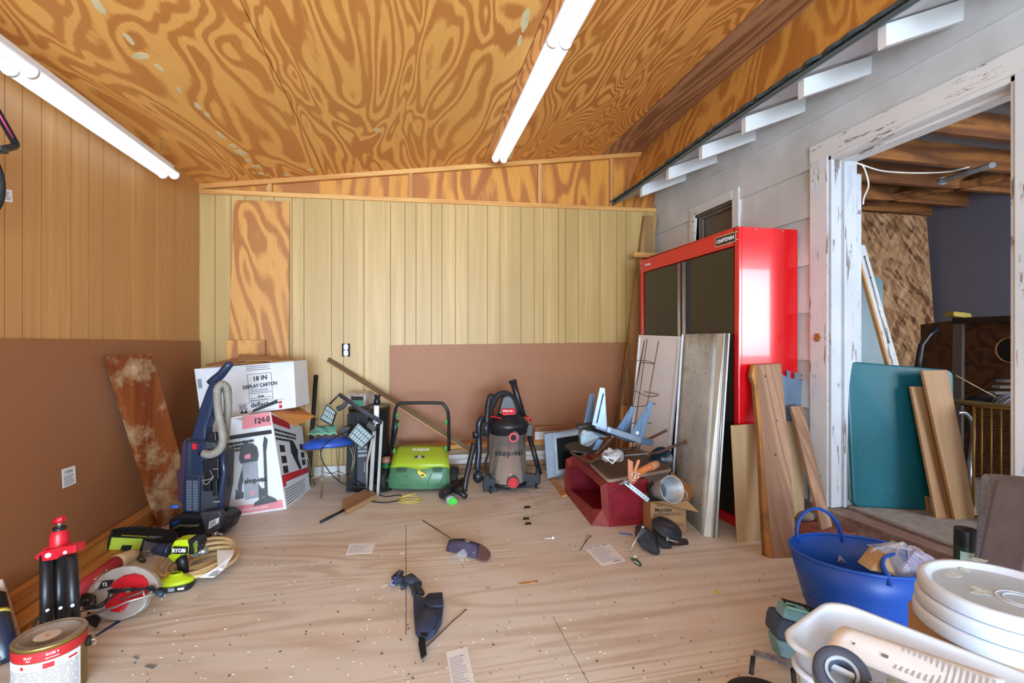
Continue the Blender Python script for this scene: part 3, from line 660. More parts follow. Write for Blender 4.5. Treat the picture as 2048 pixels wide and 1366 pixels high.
# ---- fluorescent fixtures
def fixture(name, label, y0, y1, xc, zb, wdt, h, seam, wires):
    t = thing(name, label, 'light', Matrix.Translation((xc, (y0 + y1) / 2, zb)), 'long fluorescent ceiling lights')
    mb = MB(); hw = wdt / 2
    prof = [(-hw * .45, h), (-hw * .5, h * .55), (-hw, h * .38), (-hw, h * .30), (hw, h * .30), (hw, h * .38), (hw * .5, h * .55), (hw * .45, h)]
    mb.prism([V((xc + a, y0, zb + b)) for a, b in prof], (0, y1 - y0, 0)); build(mb, 'housing', white_enamel, t, bevel=0.002)
    for sx in (-1, 1):
        for (a, b) in ((y0 + .01, seam - .004), (seam + .004, y1 - .01)):
            m = MB(); m.tube([(xc + sx * hw * .5, a, zb + h * .22), (xc + sx * hw * .5, b, zb + h * .22)], hw * .40, 14); build(m, 'tube_cover', white_lens, t)
        for yy in (y0 + .005, seam, y1 - .005):
            m = MB(); m.cyl((xc + sx * hw * .5, yy - .01, zb + h * .22), (xc + sx * hw * .5, yy + .01, zb + h * .22), hw * .45, 14); build(m, 'end_ring', white_enamel, t)
    for (yy, ztop) in wires:
        m = MB(); m.cyl((xc, yy, zb + h), (xc + .0, yy, ztop - .03), 0.0018, 6); m.tube([(xc, yy, ztop - .03) , (xc + .01, yy, ztop - .018), (xc, yy, ztop - .005), (xc, yy, ztop + .005)], 0.003, 6); build(m, 'hanging_wire', gold_wire, t)
    return t
# right fixture: tight under the ceiling
a = cpt(1000, 312); xR = a.x - .0; yy1 = P(1000, 312, 1).y
y_end = a.y - .05
fixture('ceiling_light', 'white two tube fluorescent light tight under the middle of the ceiling', 0.55, y_end - .02, xR - .02, zc(xR) - .075, 0.15, 0.075, cpt(1085, 66).y, [])
# left fixture: hung along the left wall
lx = XL + .12; e = pX(338, 352, lx)
fixture('ceiling_light', 'long white fluorescent light hung beside the left wall', 0.45, e.y, lx, e.z - .01, 0.14, 0.085, e.y - 1.32, [(pX(322, 322, lx).y, zc(lx)), (0.8, zc(lx))])
# ---- lumber along the left wall
def lum(name, label, x0, x1, y0, y1, z0, z1, mat=red_cedar, skew=0.0, group=None):
    m = MB(); p = [(x0, y0, z0), (x1, y0, z0), (x1 + skew, y1, z0), (x0 + skew, y1, z0)]
    m.hexa([V(a) for a in p] + [V((a[0], a[1], z1)) for a in p]); return tag(build(m, name, mat, bevel=0.003), label, 'lumber', group)
lum('lumber_board', 'orange brown beam lying on the floor tight against the left wall', -1.682, -1.60, 1.0, 3.72, 0.0, 0.115)
lum('lumber_board', 'lower orange plank on the floor beside the beam at the left wall', -1.595, -1.515, 0.9, 3.35, 0.0, 0.055, skew=-.0)
lum('lumber_board', 'thin plank nearest the tripod in the row of lumber at the left wall', -1.508, -1.462, 1.0, 3.0, 0.0, 0.035, skew=-.0)
# ---- stained shelf board
tl, tr_ = pX(214, 712, XL + .05), P(305, 708, 3.03); b0 = fl(320, 1056); wv = (tr_ - tl); wv.z = 0
q = [b0, b0 + wv * 1.0, tr_, tl]
plank('shelf_board', q, 0.034, varnish, 'red brown varnished shelf board with scuffed patches leaning on the left wall', 'board', bevel=0.004)
# ---- tall plywood, offcut
yb = YB - .02
q = [V((pY(449, 950, 4.50).x, 4.50, 0)), V((pY(576, 950, 4.50).x, 4.50, 0)), pY(579, 403, yb), pY(467, 400, yb)]
plank('plywood_sheet', q, 0.018, ply_board, 'tall narrow orange plywood sheet leaning on the back wall left of the outlet', 'board')
q = [V((pY(453, 713, 4.42).x, 4.42, 0.0)), V((pY(530, 713, 4.42).x, 4.42, 0.0)), pY(530, 680, 4.49), pY(453, 680, 4.49)]
plank('plywood_offcut', q, 0.012, ply_board, 'short dark grained plywood offcut in front of the tall plywood sheet', 'board')
# ---- outlet
c = pY(692, 700, YB); M = tmat(c, (1, 0, 0), (0, 0, 1)); s = 4.35 / F
t = thing('wall_outlet', 'uncovered double electrical outlet in the back paneling', 'outlet', Matrix.Translation(c))
m = MB(); m.bx(c.x - 8 * s, c.x + 8 * s, c.y - .003, c.y - .001, c.z - 13 * s, c.z + 13 * s); build(m, 'outlet_box', black_matte, t)
m = MB()
for dz in (-6, 6):
    m.bx(c.x - 4.2 * s, c.x + 4.2 * s, c.y - .012, c.y - .003, c.z + (dz - 4.5) * s, c.z + (dz + 4.5) * s)
m.bx(c.x - 2 * s, c.x + 2 * s, c.y - .008, c.y - .003, c.z - 12.5 * s, c.z + 12.5 * s); build(m, 'receptacle', white_enamel, t, bevel=.001)
m = MB()
for dz in (-6, 6):
    for dx in (-1.6, 1.6): m.bx(c.x + (dx - .35) * s, c.x + (dx + .35) * s, c.y - .0135, c.y - .0118, c.z + (dz - .5) * s, c.z + (dz + 2) * s)
    m.bx(c.x - .5 * s, c.x + .5 * s, c.y - .0135, c.y - .0118, c.z + (dz - 3) * s, c.z + (dz - 2) * s)
build(m, 'slots', black_matte, t)
# ---- cartons
def carton(q1, q2, dvec, mat, t):
    """q1: near face (bl, br, tr, tl) ; q2: right face far points (br far, tr far)"""
    m = MB(); bl_, br_, tr2, tl2 = q1; fb, ft = q2; k = fb - br_; k2 = ft - tr2
    m.hexa([bl_, br_, fb, bl_ + k, tl2, tr2, ft, tl2 + k2]); return build(m, 'carton', mat, t, bevel=.003)
b1, b2, b3 = fl(447, 1037), fl(573, 1018), fl(622, 977)
t1, t2, t3 = P(452, 836, b1.y * CY + b1.x * SY + .02), P(541, 823, 3.50), P(604, 853, 4.02)
b1 = b1 + (b1 - b2) * .55; t1 = t1 + (t1 - t2) * .55
t = thing('vacuum_carton', 'crumpled white and pink shop vacuum carton on the floor under the other box', 'box', Matrix.Translation(b2))
carton([b1, b2, t2, t1], (b3, t3), None, carton_white, t)
fA = face4([b1, b2, t2, t1]); nA = (b2 - b1).cross(UP).normalized()
fB = face4([b2, b3, t3, t2]); nB = (b3 - b2).cross(UP).normalized()
xa = (b2 - b1); xb = (b3 - b2)
# front face print: u from pixel
def ua(px): return (px - 447) / (573 - 447) * .645 + .355
m = MB(); patch(m, fA, ua(490), .985, .86, .995, nA); patch(m, fA, .355, .97, .02, .10, nA); build(m, 'printing', ink_pink, t, label='pink printed bands')
m = MB(); patch(m, fA, .30, .97, .775, .815, nA, off=.001); build(m, 'black_band', ink_dark, t)
m = MB(); lines(m, fA, .30, .72, .64, .75, 3, nA, .6, .2); build(m, 'printing', ink_dark, t)
m = MB()
for v in (.46, .53, .60): patch(m, fA, .32, .40, v - .025, v + .02, nA)
build(m, 'pictograms', ink, t)
text('12', .052, ink_dark, t, tmat(fA(.79, .925) + nA * .009, xa, UP), bold=.002, sx=.9); text('6.0', .052, ink_dark, t, tmat(fA(.91, .93) + nA * .009, xa, UP), bold=.0015, sx=.8)
text('shop-vac', .05, ink_dark, t, tmat(fA(.70, .335) + nA * .009, xa, UP), bold=.0015, sx=.75)
text('shopvac.com', .03, paper_m, t, tmat(fA(.68, .06) + nA * .009, xa, UP), sx=1)
# picture of the vacuum on the carton
def pic(f, n, pts, m, off=.0015): m.prism([f(u, v) + n * off for u, v in pts], -n * .0006)
m = MB(); pic(fA, nA, [(.52, .57), (.54, .68), (.60, .72), (.70, .70), (.75, .66), (.76, .58), (.74, .52), (.54, .52)], m)
pic(fA, nA, [(.555, .48), (.60, .50), (.59, .40), (.545, .30), (.54, .19), (.51, .17), (.50, .30)], m); pic(fA, nA, [(.47, .17), (.56, .17), (.565, .23), (.50, .24), (.48, .28)], m)
pic(fA, nA, [(.72, .13), (.80, .17), (.81, .24), (.76, .24), (.73, .29)], m); pic(fA, nA, [(.78, .10), (.815, .10), (.86, .60), (.90, .72), (.86, .76), (.83, .68), (.82, .55)], m); pic(fA, nA, [(.66, .075), (.92, .09), (.90, .12), (.81, .17), (.77, .15), (.67, .11)], m)
build(m, 'vacuum_picture', dk_grey, t)
m = MB(); pic(fA, nA, [(.555, .51), (.735, .51), (.73, .16), (.575, .15)], m, .0012); build(m, 'drum_picture', grey_pl, t)
m = MB(); pic(fA, nA, [(.59, .56), (.66, .56), (.66, .61), (.59, .60)], m, .0025); pic(fA, nA, [(.655 + .02 * math.cos(a * .7), .21 + .03 * math.sin(a * .7)) for a in range(9)], m, .0025); build(m, 'red_picture_detail', ink_pink, t)
m = MB(); patch(m, fB, .01, .55, .88, .97, nB); patch(m, fB, .02, .98, .26, .34, nB); patch(m, fB, .02, .12, .22, .30, nB); build(m, 'printing', ink_red, t, label='red printed bands')
m = MB(); lines(m, fB, .03, .75, .70, .84, 3, nB, .6, .3)
for v in (.62, .50, .39): patch(m, fB, .10, .26, v - .04, v + .04, nB); patch(m, fB, .80, .92, v - .0, v + .08, nB)
pic(fB, nB, [(.46, .72), (.60, .72), (.70, .60), (.66, .50), (.74, .36), (.66, .34), (.52, .50), (.45, .58)], m); build(m, 'side_printing', ink_dark, t)
m = MB(); lines(m, fB, .05, .9, .02, .20, 6, nB, .4, .2); build(m, 'small_print', ink, t)
m = MB(); m.quad([P(543, 824, 3.5), P(589, 852, 3.45), P(630, 832, 3.62), P(598, 814, 3.80)], V((0, 0, -.004))); build(m, 'flap', carton_in, t, label='open brown cardboard flap')
m = MB(); m.quad([P(462, 836, 3.35), P(484, 840, 3.3), P(500, 826, 3.48), P(480, 828, 3.5)], V((0, 0, -.004))); build(m, 'flap', carton_white, t)
# white display carton on top
Zc = 3.62; nC = -FW
q = [P(402, 842, Zc), P(592, 815, Zc), P(587, 722, Zc + .05), P(388, 738, Zc + .05)]
t = thing('display_carton', 'white display carton resting on top of the vacuum carton', 'box', Matrix.Translation(q[1]))
m = MB(); m.quad(q, FW * .24 + V((0, 0, 0))); build(m, 'carton', carton_white, t, bevel=.003)
f = face4(q); nC = (q[1] - q[0]).cross(q[3] - q[0]).normalized(); nC = nC if nC.dot(O0 - q[0]) > 0 else -nC; xx = q[1] - q[0]
def fu(px): return (px - 395) / 195
T = lambda s, size, px, v, b=.0012, sx_=1, mat=ink_dark: text(s, size, mat, t, tmat(f(fu(px), v) + nC * .0015, xx, q[3] - q[0]), bold=b, sx=sx_)
T('18 IN', .048, 522, .70); T('DISPLAY CARTON', .038, 521, .55, .001, .85); T('deflect-o', .05, 523, .165, .001, 1); T('72 mm', .016, 521, .33); T('4-6', .04, 484, -.01 + .06, .002)
m = MB(); lines(m, f, fu(497), fu(546), .86, .98, 3, nC, .35, .1); lines(m, f, fu(500), fu(543), .38, .49, 3, nC, .35, .2); lines(m, f, fu(500), fu(543), .24, .32, 2, nC, .35, .2)
for (a, b, c_, d_) in ((497, 498, .25, .80), (544, 545, .25, .80), (497, 545, .79, .80), (497, 545, .245, .255)): patch(m, f, fu(a), fu(b), c_, d_, nC)
build(m, 'printing', ink, t)
m = MB(); lines(m, f, fu(475), fu(492), -.0 + .1, .2, 3, nC, .5, .2); patch(m, f, fu(471), fu(567), .235 - .02, .222, nC)
pic(f, nC, [(fu(500), .02), (fu(503), .08), (fu(552), .22), (fu(556), .15)], m); build(m, 'tube_picture', dk_grey, t)
m = MB(); patch(m, f, fu(556), fu(562), .03, .10, nC); patch(m, f, fu(556), fu(562), .13, .18, nC); build(m, 'red_mark', ink_red, t)
m = MB(); patch(m, f, .02, .06, .62, .80, nC); build(m, 'grey_mark', grey_pl, t)
m = MB(); m.quad([P(412, 735, Zc), P(500, 726, Zc + .02), P(470, 717, Zc + .35), P(412, 730, Zc + .3)], V((0, 0, .004))); m.quad([P(476, 722, Zc + .1), P(585, 723, Zc + .05), P(560, 714, Zc + .3), P(478, 709, Zc + .32)], V((0, 0, .004))); m.quad([P(540, 724, Zc), P(586, 722, Zc), P(585, 718, Zc + .2), P(566, 714, Zc + .25)], V((0, 0, .004))); build(m, 'flap', cardboard, t, label='crumpled brown top flap')
# ---- upright carpet cleaner
Z0 = 3.0
def K(u, v, d=0.0): return P(340 + u * .2929, 680 + v * .2929, Z0 + d)
t = thing('carpet_cleaner', 'dark blue upright carpet cleaner with ribbed hose beside the cartons', 'carpet cleaner', Matrix.Translation(fl(405, 1068)))
m = MB(); m.tube([K(425, 160, .1), K(400, 170, .1), K(350, 235, .1), K(305, 275, .1), K(285, 300, .1)], [.017, .026, .027, .03, .034], 14); build(m, 'handle', navy_pl, t)
poly = [K(265, 290), K(325, 300), K(305, 400), K(275, 520), K(248, 600), K(240, 692), K(130, 692), K(150, 620), K(195, 470), K(235, 360)]
m = MB(); m.prism(poly, FW * .08); build(m, 'upper_shell', navy_pl, t, bevel=.018, segs=4)
poly = [K(135, 690), K(300, 690), K(330, 740), K(385, 760), K(375, 1000), K(345, 1180), K(90, 1190), K(95, 930), K(112, 760)]
m = MB(); m.prism(poly, FW * .10); build(m, 'body', dk_grey, t, bevel=.015, segs=3)
m = MB(); m.prism([K(145, 700, -.012), K(235, 700, -.012), K(215, 925, -.012), K(140, 925, -.012)], FW * .02); m.prism([K(105, 700, -.006), K(135, 700, -.006), K(130, 930, -.006), K(100, 1170, -.006), K(85, 1170, -.006), K(92, 930, -.006)], FW * .02); build(m, 'control_panel', navy_pl, t, bevel=.004)
m = MB(); m.prism([K(150, 707, -.02), K(182, 707, -.02), K(180, 748, -.02), K(150, 745, -.02)], FW * .015); build(m, 'power_switch', red_pl, t)
m = MB(); m.prism([K(100, 950, -.014), K(125, 938, -.014), K(205, 940, -.014), K(200, 1180, -.014), K(95, 1175, -.014)], FW * .02); vg = build(m, 'vent_cover', navy_pl, t, bevel=.006)
m = MB()
for i in range(19):
    v = 962 + i * 11
    for (a, b) in ((112, 148), (156, 190)): m.quad([K(a, v + 4, -.017), K(b, v + 4, -.017), K(b, v, -.017), K(a, v, -.017)], FW * .004)
build(m, 'vent_slots', grey_pl, vg)
m = MB(); m.prism([K(70, 700, .05), K(110, 670, .05), K(108, 900, .05), K(95, 1135, .05), K(45, 1100, .05), K(40, 960, .05), K(35, 900, .05), K(62, 880, .05)], FW * .08); build(m, 'solution_tank', purple_pl, t, bevel=.015, segs=3)
m = MB(); m.tube([K(355, 740, -.03), K(372, 900, -.03), K(350, 1050, -.03), K(345, 1190, -.03)], .017, 12); build(m, 'side_tube', navy_pl, t)
m = MB()
m.prism([K(215, 830, -.03), K(330, 800, -.03), K(330, 950, -.03), K(235, 960, -.03)], FW * .03); m.prism([K(225, 975, -.05), K(275, 975, -.05), K(270, 1035, -.05), K(222, 1030, -.05)], FW * .05); m.prism([K(270, 880, -.035), K(300, 940, -.035), K(240, 945, -.035)], FW * .01); m.prism([K(285, 970, -.04), K(320, 955, -.04), K(320, 1060, -.04), K(290, 1070, -.04)], FW * .04); m.prism([K(255, 640, -.02), K(310, 630, -.02), K(315, 690, -.02), K(250, 700, -.02)], FW * .05)
build_split(m, 'rear_fitting', black_pl, t, bevel=.004)
m = MB(); m.tube(spline([K(215, 960, -.055), K(270, 950, -.06), K(300, 930, -.055), K(250, 985, -.06), K(225, 970, -.05)], 5), .003, 6); m.tube(spline([K(290, 880, -.05), K(330, 880, -.05)], 2), .003, 6); m.tube([K(295, 1105, -.05), K(340, 1103, -.05)], .005, 6); build(m, 'clips', hose_grey, t)
path = resample(spline([K(235, 775, -.03), K(285, 780, -.05), K(335, 750, -.07), K(362, 690, -.07), K(352, 600, -.07), K(332, 500, -.07), K(325, 400, -.06), K(325, 335, -.05), K(352, 303, -.03), K(385, 325, 0), K(393, 380, .02), K(395, 470, .03), K(385, 580, .02), K(376, 700, .0)], 14), .004)
m = MB(); m.tube(*ribs(path, .0225, .0035, 3), n=14); build(m, 'hose', hose_grey, t)
m = MB(); m.tube([K(205, 775, -.02), K(245, 775, -.03)], [.014, .02], 12); build(m, 'hose_elbow', black_pl, t)
g = lambda u, v, z=0.0: fl(340 + u * .2929, 680 + v * .2929, z)
m = MB(); m.prism([K(-20, 1235, -.05), K(60, 1190, -.05), K(345, 1195, -.05), K(400, 1235, -.05), K(360, 1320, -.05), K(250, 1390, -.05), K(-10, 1390, -.05)], FW * .17)
build(m, 'floor_head', black_pl, t, bevel=.02, segs=3)
m = MB(); m.prism([K(200, 1180, -.09), K(330, 1165, -.09), K(350, 1190, -.09), K(330, 1300, -.09), K(250, 1345, -.09), K(225, 1260, -.09)], FW * .05); fc = build(m, 'front_cover', dk_grey, t, bevel=.008)
q = [K(262, 1292, -.094), K(330, 1250, -.094), K(335, 1212, -.094), K(268, 1240, -.094)]
m = MB(); m.quad(q, FW * .003); lb = build(m, 'rating_label', paper_m, fc)
m = MB(); lines(m, face4(q), .1, .9, .1, .9, 5, -FW * 1.3, .5, .3); build(m, 'printing', ink_dark, fc)
c = K(388, 1238, -.02); ax = (RT * .8 - FW * .25).normalized()
m = MB(); m.cyl(c - ax * .03, c + ax * .02, .036, 20); m.cyl(c + ax * .018, c + ax * .028, .02, 16); build(m, 'wheel', black_matte, t)
m = MB(); m.tube([K(5, 1300, -.08), K(70, 1265, -.09), K(130, 1270, -.09), K(200, 1265, -.09)], .009, 8); build(m, 'bumper_strip', plain('olive rubber', '#4A463C', .6), t)
m = MB(); m.ball(K(35, 1138, 0), .013, 8, sc_=(2.0, 1, 1)); build(m, 'blue_knob', pen_blue, t, label='bright blue knob')
m = MB(); m.prism([K(10, 1255, -.05), K(55, 1230, -.05), K(70, 1245, -.05), K(25, 1270, -.05)], FW * .03); build(m, 'blue_tab', pen_blue, t)
m = MB(); m.tube(spline([K(375, 900, .05), K(400, 930, .04), K(405, 990, .04), K(375, 1040, .05)], 6), .004, 6); build(m, 'power_cord', black_matte, t)
# ---- tool bag
Zb = 2.66
def B_(u, v, d=0.0): return P(160 + u * .16833, 1030 + v * .16838, Zb + d)
t = thing('tool_bag', 'lime green and grey cloth tool bag behind the saw and drill', 'bag', Matrix.Translation(fl(268, 1160)))
m = MB(); m.prism([B_(360, 250), B_(760, 270), B_(660, 620), B_(270, 640)], FW * .03); fb = build(m, 'front_panel', plain('lime cloth', '#AFC93C', .85, var=.08), t, bevel=.008, label='lime green front panel')
m = MB(); m.prism([B_(500, 360, -.002), B_(620, 360, -.002), B_(590, 430, -.002), B_(470, 430, -.002)], FW * .003); build(m, 'emblem', black_cloth, fb)
m = MB(); m.prism([B_(760, 270, .0), B_(1140, 290, .15), B_(1080, 460, .10), B_(1000, 700, .02), B_(690, 640, 0)], FW * .04 + V((0, 0, .0))); build(m, 'side_panel', grey_cloth, t, bevel=.01, label='grey side panel')
m = MB(); m.prism([B_(380, 190, .02), B_(550, 155, .12), B_(900, 160, .2), B_(1150, 210, .2), B_(1130, 300, .12), B_(950, 300, .04), B_(780, 270, -.005), B_(370, 250, -.005)], V((0, 0, -.03)) + FW * .02); build(m, 'opening_lining', black_cloth, t, bevel=.006, label='black open top of the bag')
m = MB(); m.tube([B_(385, 185, .0), B_(362, 250, -.004), B_(270, 640, -.004)], .006, 8); m.tube([B_(362, 252, -.006), B_(765, 272, -.006), B_(660, 620, -.006)], .006, 8); m.tube(spline([B_(385, 185, .02), B_(560, 155, .10), B_(900, 162, .2), B_(1150, 215, .2)], 5), .007, 8); m.tube([B_(1145, 220, .14), B_(1090, 440, .1), B_(985, 700, .0)], .006, 8); build(m, 'piping', black_cloth, t)
m = MB(); m.prism([B_(365, 250, .03), B_(280, 640, .03), B_(185, 640, .15), B_(215, 440, .2)], FW * .02); build(m, 'back_panel', black_cloth, t, bevel=.005)
# ---- air hose coil
t = None
m = MB(); r_ = .0095
ctr = fl(416, 1120, .012)
for i in range(6):
    a, b = .095 + .012 * i + .008 * (i % 2), .12 + .014 * i
    cc = ctr + V((-.03 * (i % 3) + .03, .04 * ((i * 7) % 3) - .04 - .02 * i, .012 + .013 * i * .6))
    m.tube([cc + RT * (a * math.cos(k * math.pi / 18)) + (FW * b + V((0, 0, .006 * (i - 2)))) * math.sin(k * math.pi / 18) for k in range(36)], r_, 9, closed=True)
o = tag(build(m, 'air_hose', beige_hose), 'coil of beige hose on the floor in front of the carpet cleaner', 'hose')
m = MB(); a = fl(425, 1070, .07); m.tube([a, a + RT * .03 + V((0, 0, .01))], .011, 10); m.tube([a + RT * .03 + V((0, 0, .01)), a + RT * .06], .007, 8); build(m, 'hose_fitting', silver, o)
# ---- torn paper
m = MB(); q = [fl(398, 1157, .035), fl(428, 1158, .035), fl(448, 1140, .05), fl(466, 1112, .07), fl(468, 1101, .075), fl(434, 1103, .085), fl(435, 1135, .07)]
m.prism([a + V((0, 0, .004 + .004 * (i % 2))) for i, a in enumerate(q)], V((0, 0, -.001))); o = tag(build(m, 'torn_paper', paper_m), 'torn white paper sheet on the floor by the hose coil', 'paper')
m = MB(); lines(m, face4([fl(412, 1154, .044), fl(432, 1154, .044), fl(445, 1140, .06), fl(428, 1142, .065)]), .1, .9, .1, .9, 4, V((0, 0, 1.8)), .5); build(m, 'printing', ink, o)
# ---- cordless drill
def G(u, v, z=0.0, Z=2.42): return P(160 + u * .16833, 1030 + v * .16838, Z + z)
t = thing('cordless_drill', 'lime and black cordless drill standing on its battery', 'drill', Matrix.Translation(fl(352, 1188)))
m = MB(); m.prism([G(1120, 310), G(1190, 298), G(1270, 295), G(1290, 370), G(1285, 470), G(1190, 485), G(1120, 545), G(1105, 580), G(1095, 545), G(1045, 515), G(1040, 485), G(1080, 470), G(1085, 380)], FW * .07); bd = build(m, 'body', ryobi, t, bevel=.012, segs=3)
m = MB(); m.prism([G(1265, 295, -.003), G(1395, 292, -.003), G(1410, 370, -.003), G(1370, 475, -.003), G(1270, 478, -.003), G(1285, 380, -.003)], FW * .076); build(m, 'motor_end', black_pl, t, bevel=.01)
m = MB()
for i in range(5): m.tube([G(1345 + i * 4, 350 + i * 26, -.008), G(1385 + i * 2, 315 + i * 26, -.008)], .0022, 6)
build(m, 'vent_stripes', ryobi, t)
m = MB(); m.tube([G(1080, 420, .035), G(1040, 418, .035), G(1038, 418, .035), G(1020, 416, .035), G(930, 408, .035), G(880, 420, .035), G(845, 425, .035)], [.034, .034, .028, .031, .028, .017, .009], 18); build(m, 'chuck', navy_pl, t)
m = MB(); m.tube([G(850, 425, .035), G(705, 437, .035)], .0022, 6); m.tube([G(895, 425, .035), G(790, 510, .035), G(700, 535, .035)], .003, 6); build(m, 'drill_bit', silver, t)
m = MB(); m.quad([G(1095, 462, -.012), G(1262, 468, -.012), G(1265, 385, -.012), G(1100, 378, -.012)], FW * .012); lp = build(m, 'name_plate', black_pl, t)
text('RYOBI', .026, white_enamel, t, tmat(G(1177, 425, -.0145), RT, UP), bold=.0008, sx=.9)
m = MB(); m.tube([G(1190, 490, .035), G(1215, 560, .035), G(1225, 640, .035), G(1215, 735, .035)], [.024, .022, .021, .024], 14, flat=1.2); build(m, 'grip', black_pl, t)
m = MB(); m.tube([G(1115, 520, .035), G(1120, 570, .035)], .007, 8); build(m, 'trigger', black_pl, t)
Zd = dep(1184)
bb = fl(352, 1176)
M2 = frame(bb, (RT * .97 + FW * .25), UP); OMk = M2
def rb(w, d, z0, z1, r, M): mm = MB(); mm.prism([M @ V((a, b, z0)) for a, b in rrect(w, d, r)], M.to_3x3() @ V((0, 0, z1 - z0))); return mm
build(rb(.150, .10, .0, .030, .03, M2), 'battery', black_pl, t, bevel=.006)
m = MB(); m.lathe([(.080, .030), (.082, .042), (.066, .051), (.036, .060), (.026, .075)], M2, 20, sy=.66); m.disc(.08, .030, M2, 20, sy=.66); build(m, 'base', ryobi, t)
m = MB(); m.bx(-.015, .012, -.052, -.049, .008, .024, M=M2); build(m, 'button', grey_pl, t); m = MB(); m.bx(.025, .052, -.052, -.0485, .012, .021, M=M2); build(m, 'badge', white_enamel, t)
# socket ring behind the drill
m = MB(); c = G(1400, 440, .06); m.tube([c, c - RT * .0 - FW * .03], .014, 16); m.cyl(c, c + RT * .04 + FW * .02, .02, 14); tag(build(m, 'hose_connector', silver), 'round metal hose connector just behind the drill body', 'connector')
# ---- circular saw
def S(u, v, d=0.0): return G(u, v, d, 2.16)
t = thing('miter_saw', 'red and grey saw with twelve inch blade guard on the floor by the drill', 'saw', Matrix.Translation(fl(240, 1245)))
def SP(u, v, d=0.0):   # guard plane leaning back
    k = (1250 - v) * .16838 * 2.05 / F * .55
    return P(160 + u * .16833, 1030 + v * .16838, 2.06 + k + d)
outer = [(200, 1180), (140, 1110), (80, 1030), (75, 940), (110, 860), (180, 780), (270, 700), (390, 640), (520, 605), (650, 605), (760, 640), (850, 700), (910, 780), (935, 850), (880, 880), (800, 930), (790, 1010), (770, 1080), (700, 1150), (600, 1210), (480, 1250), (360, 1250), (270, 1230)]
m = MB(); m.prism([SP(u, v) for u, v in outer], FW * .03 + V((0, 0, -.01))); build(m, 'blade_guard', plain('grey painted metal', '#B9B8B2', .4, .3, var=.1), t, bevel=.005)
dome = [(340, 860), (400, 790), (500, 730), (620, 708), (720, 735), (775, 790), (790, 860), (730, 880), (560, 870), (420, 880)]
m = MB(); m.prism([SP(u, v, -.012) for u, v in dome], FW * .02); build(m, 'hub_cover', red_pl, t, bevel=.005)
m = MB(); m.prism([SP(u, v, -.02) for u, v in [(380, 930), (440, 900), (500, 960), (760, 870), (780, 960), (560, 1040), (510, 1110), (480, 1165), (380, 1160), (300, 1120), (285, 1060), (340, 1030)]], FW * .03); build(m, 'motor_arm', red_pl, t, bevel=.006)
m = MB(); m.prism([SP(u, v, -.014) for u, v in [(215, 890), (260, 790), (385, 780), (330, 860)]], FW * .01); build(m, 'badge_plate', black_pl, t)
text('12', .022, white_enamel, t, tmat(SP(292, 825, -.018), RT + UP * .1, UP), bold=.0006)
m = MB(); m.prism([SP(u, v, -.014) for u, v in [(110, 930), (190, 810), (245, 800), (200, 870), (130, 935)]], FW * .008); build(m, 'guard_window', clear_pl, t)
m = MB(); m.tube([SP(80, 1200, -.05), SP(300, 1130, -.06), SP(430, 1090, -.06), SP(560, 1030, -.05), SP(920, 930, -.04)], .0045, 8); m.tube([SP(470, 1010, -.04), SP(700, 930, -.04), SP(750, 905, -.04), SP(765, 960, -.04)], .004, 8); build(m, 'guide_rod', silver, t)
m = MB(); m.tube([SP(-10, 1060, -.03), SP(60, 1010, -.03), SP(150, 1010, -.03)], [.016, .022, .02], 12); m.tube(spline([SP(40, 960, -.04), SP(120, 960, -.05), SP(150, 1010, -.05), SP(150, 1060, -.05), SP(60, 1070, -.04)], 5), .011, 8); build(m, 'handle', black_pl, t)
m = MB(); random.seed(3)
for k in range(4):
    m.tube(spline([SP(330 + 15 * k, 900 + 9 * k, -.035 - .004 * k), SP(420, 885 + 12 * k, -.05), SP(520 + 10 * k, 905 - 10 * k, -.05), SP(620, 870 + 12 * k, -.04), SP(720, 890 - 6 * k, -.045), SP(800 + 8 * k, 860 + 12 * k, -.03), SP(860, 850 + 14 * k, -.02), SP(880, 910, -.03)], 5), .0034, 6)
m.tube(spline([SP(880, 860, -.03), SP(905, 890, -.04), SP(930, 925, -.045)], 5), .0035, 6)
m.tube(spline([SP(480, 915, -.05), SP(400, 960, -.06), SP(330, 1010, -.06), SP(250, 1090, -.05), SP(100, 1120, -.03), SP(0, 1150, -.02)], 6), .0035, 6); m.tube(spline([SP(350, 900, -.05), SP(320, 1000, -.06), SP(180, 1090, -.05), SP(30, 1110, -.03)], 6), .0035, 6)
for k in range(6): m.tube(spline([fl(176, 1225 + k * 3, .02), fl(200 - k * 2, 1238 + k * 3, .02), fl(186 + k, 1250, .012 + .004 * k), fl(172, 1236, .01)], 4), .004, 6)
build(m, 'power_cord', black_matte, t)
m = MB(); m.tube([SP(905, 905, -.045), SP(960, 940, -.05), SP(975, 960, -.05)], [.010, .013, .011], 10); build(m, 'plug', plain('grey blue plug', '#33485E', .5), t)
m = MB(); m.tube([SP(955, 970, -.05), SP(975, 1000, -.052)], .0022, 6); m.tube([SP(990, 935, -.05), SP(1015, 965, -.052)], .0022, 6); build(m, 'prongs', silver, t)
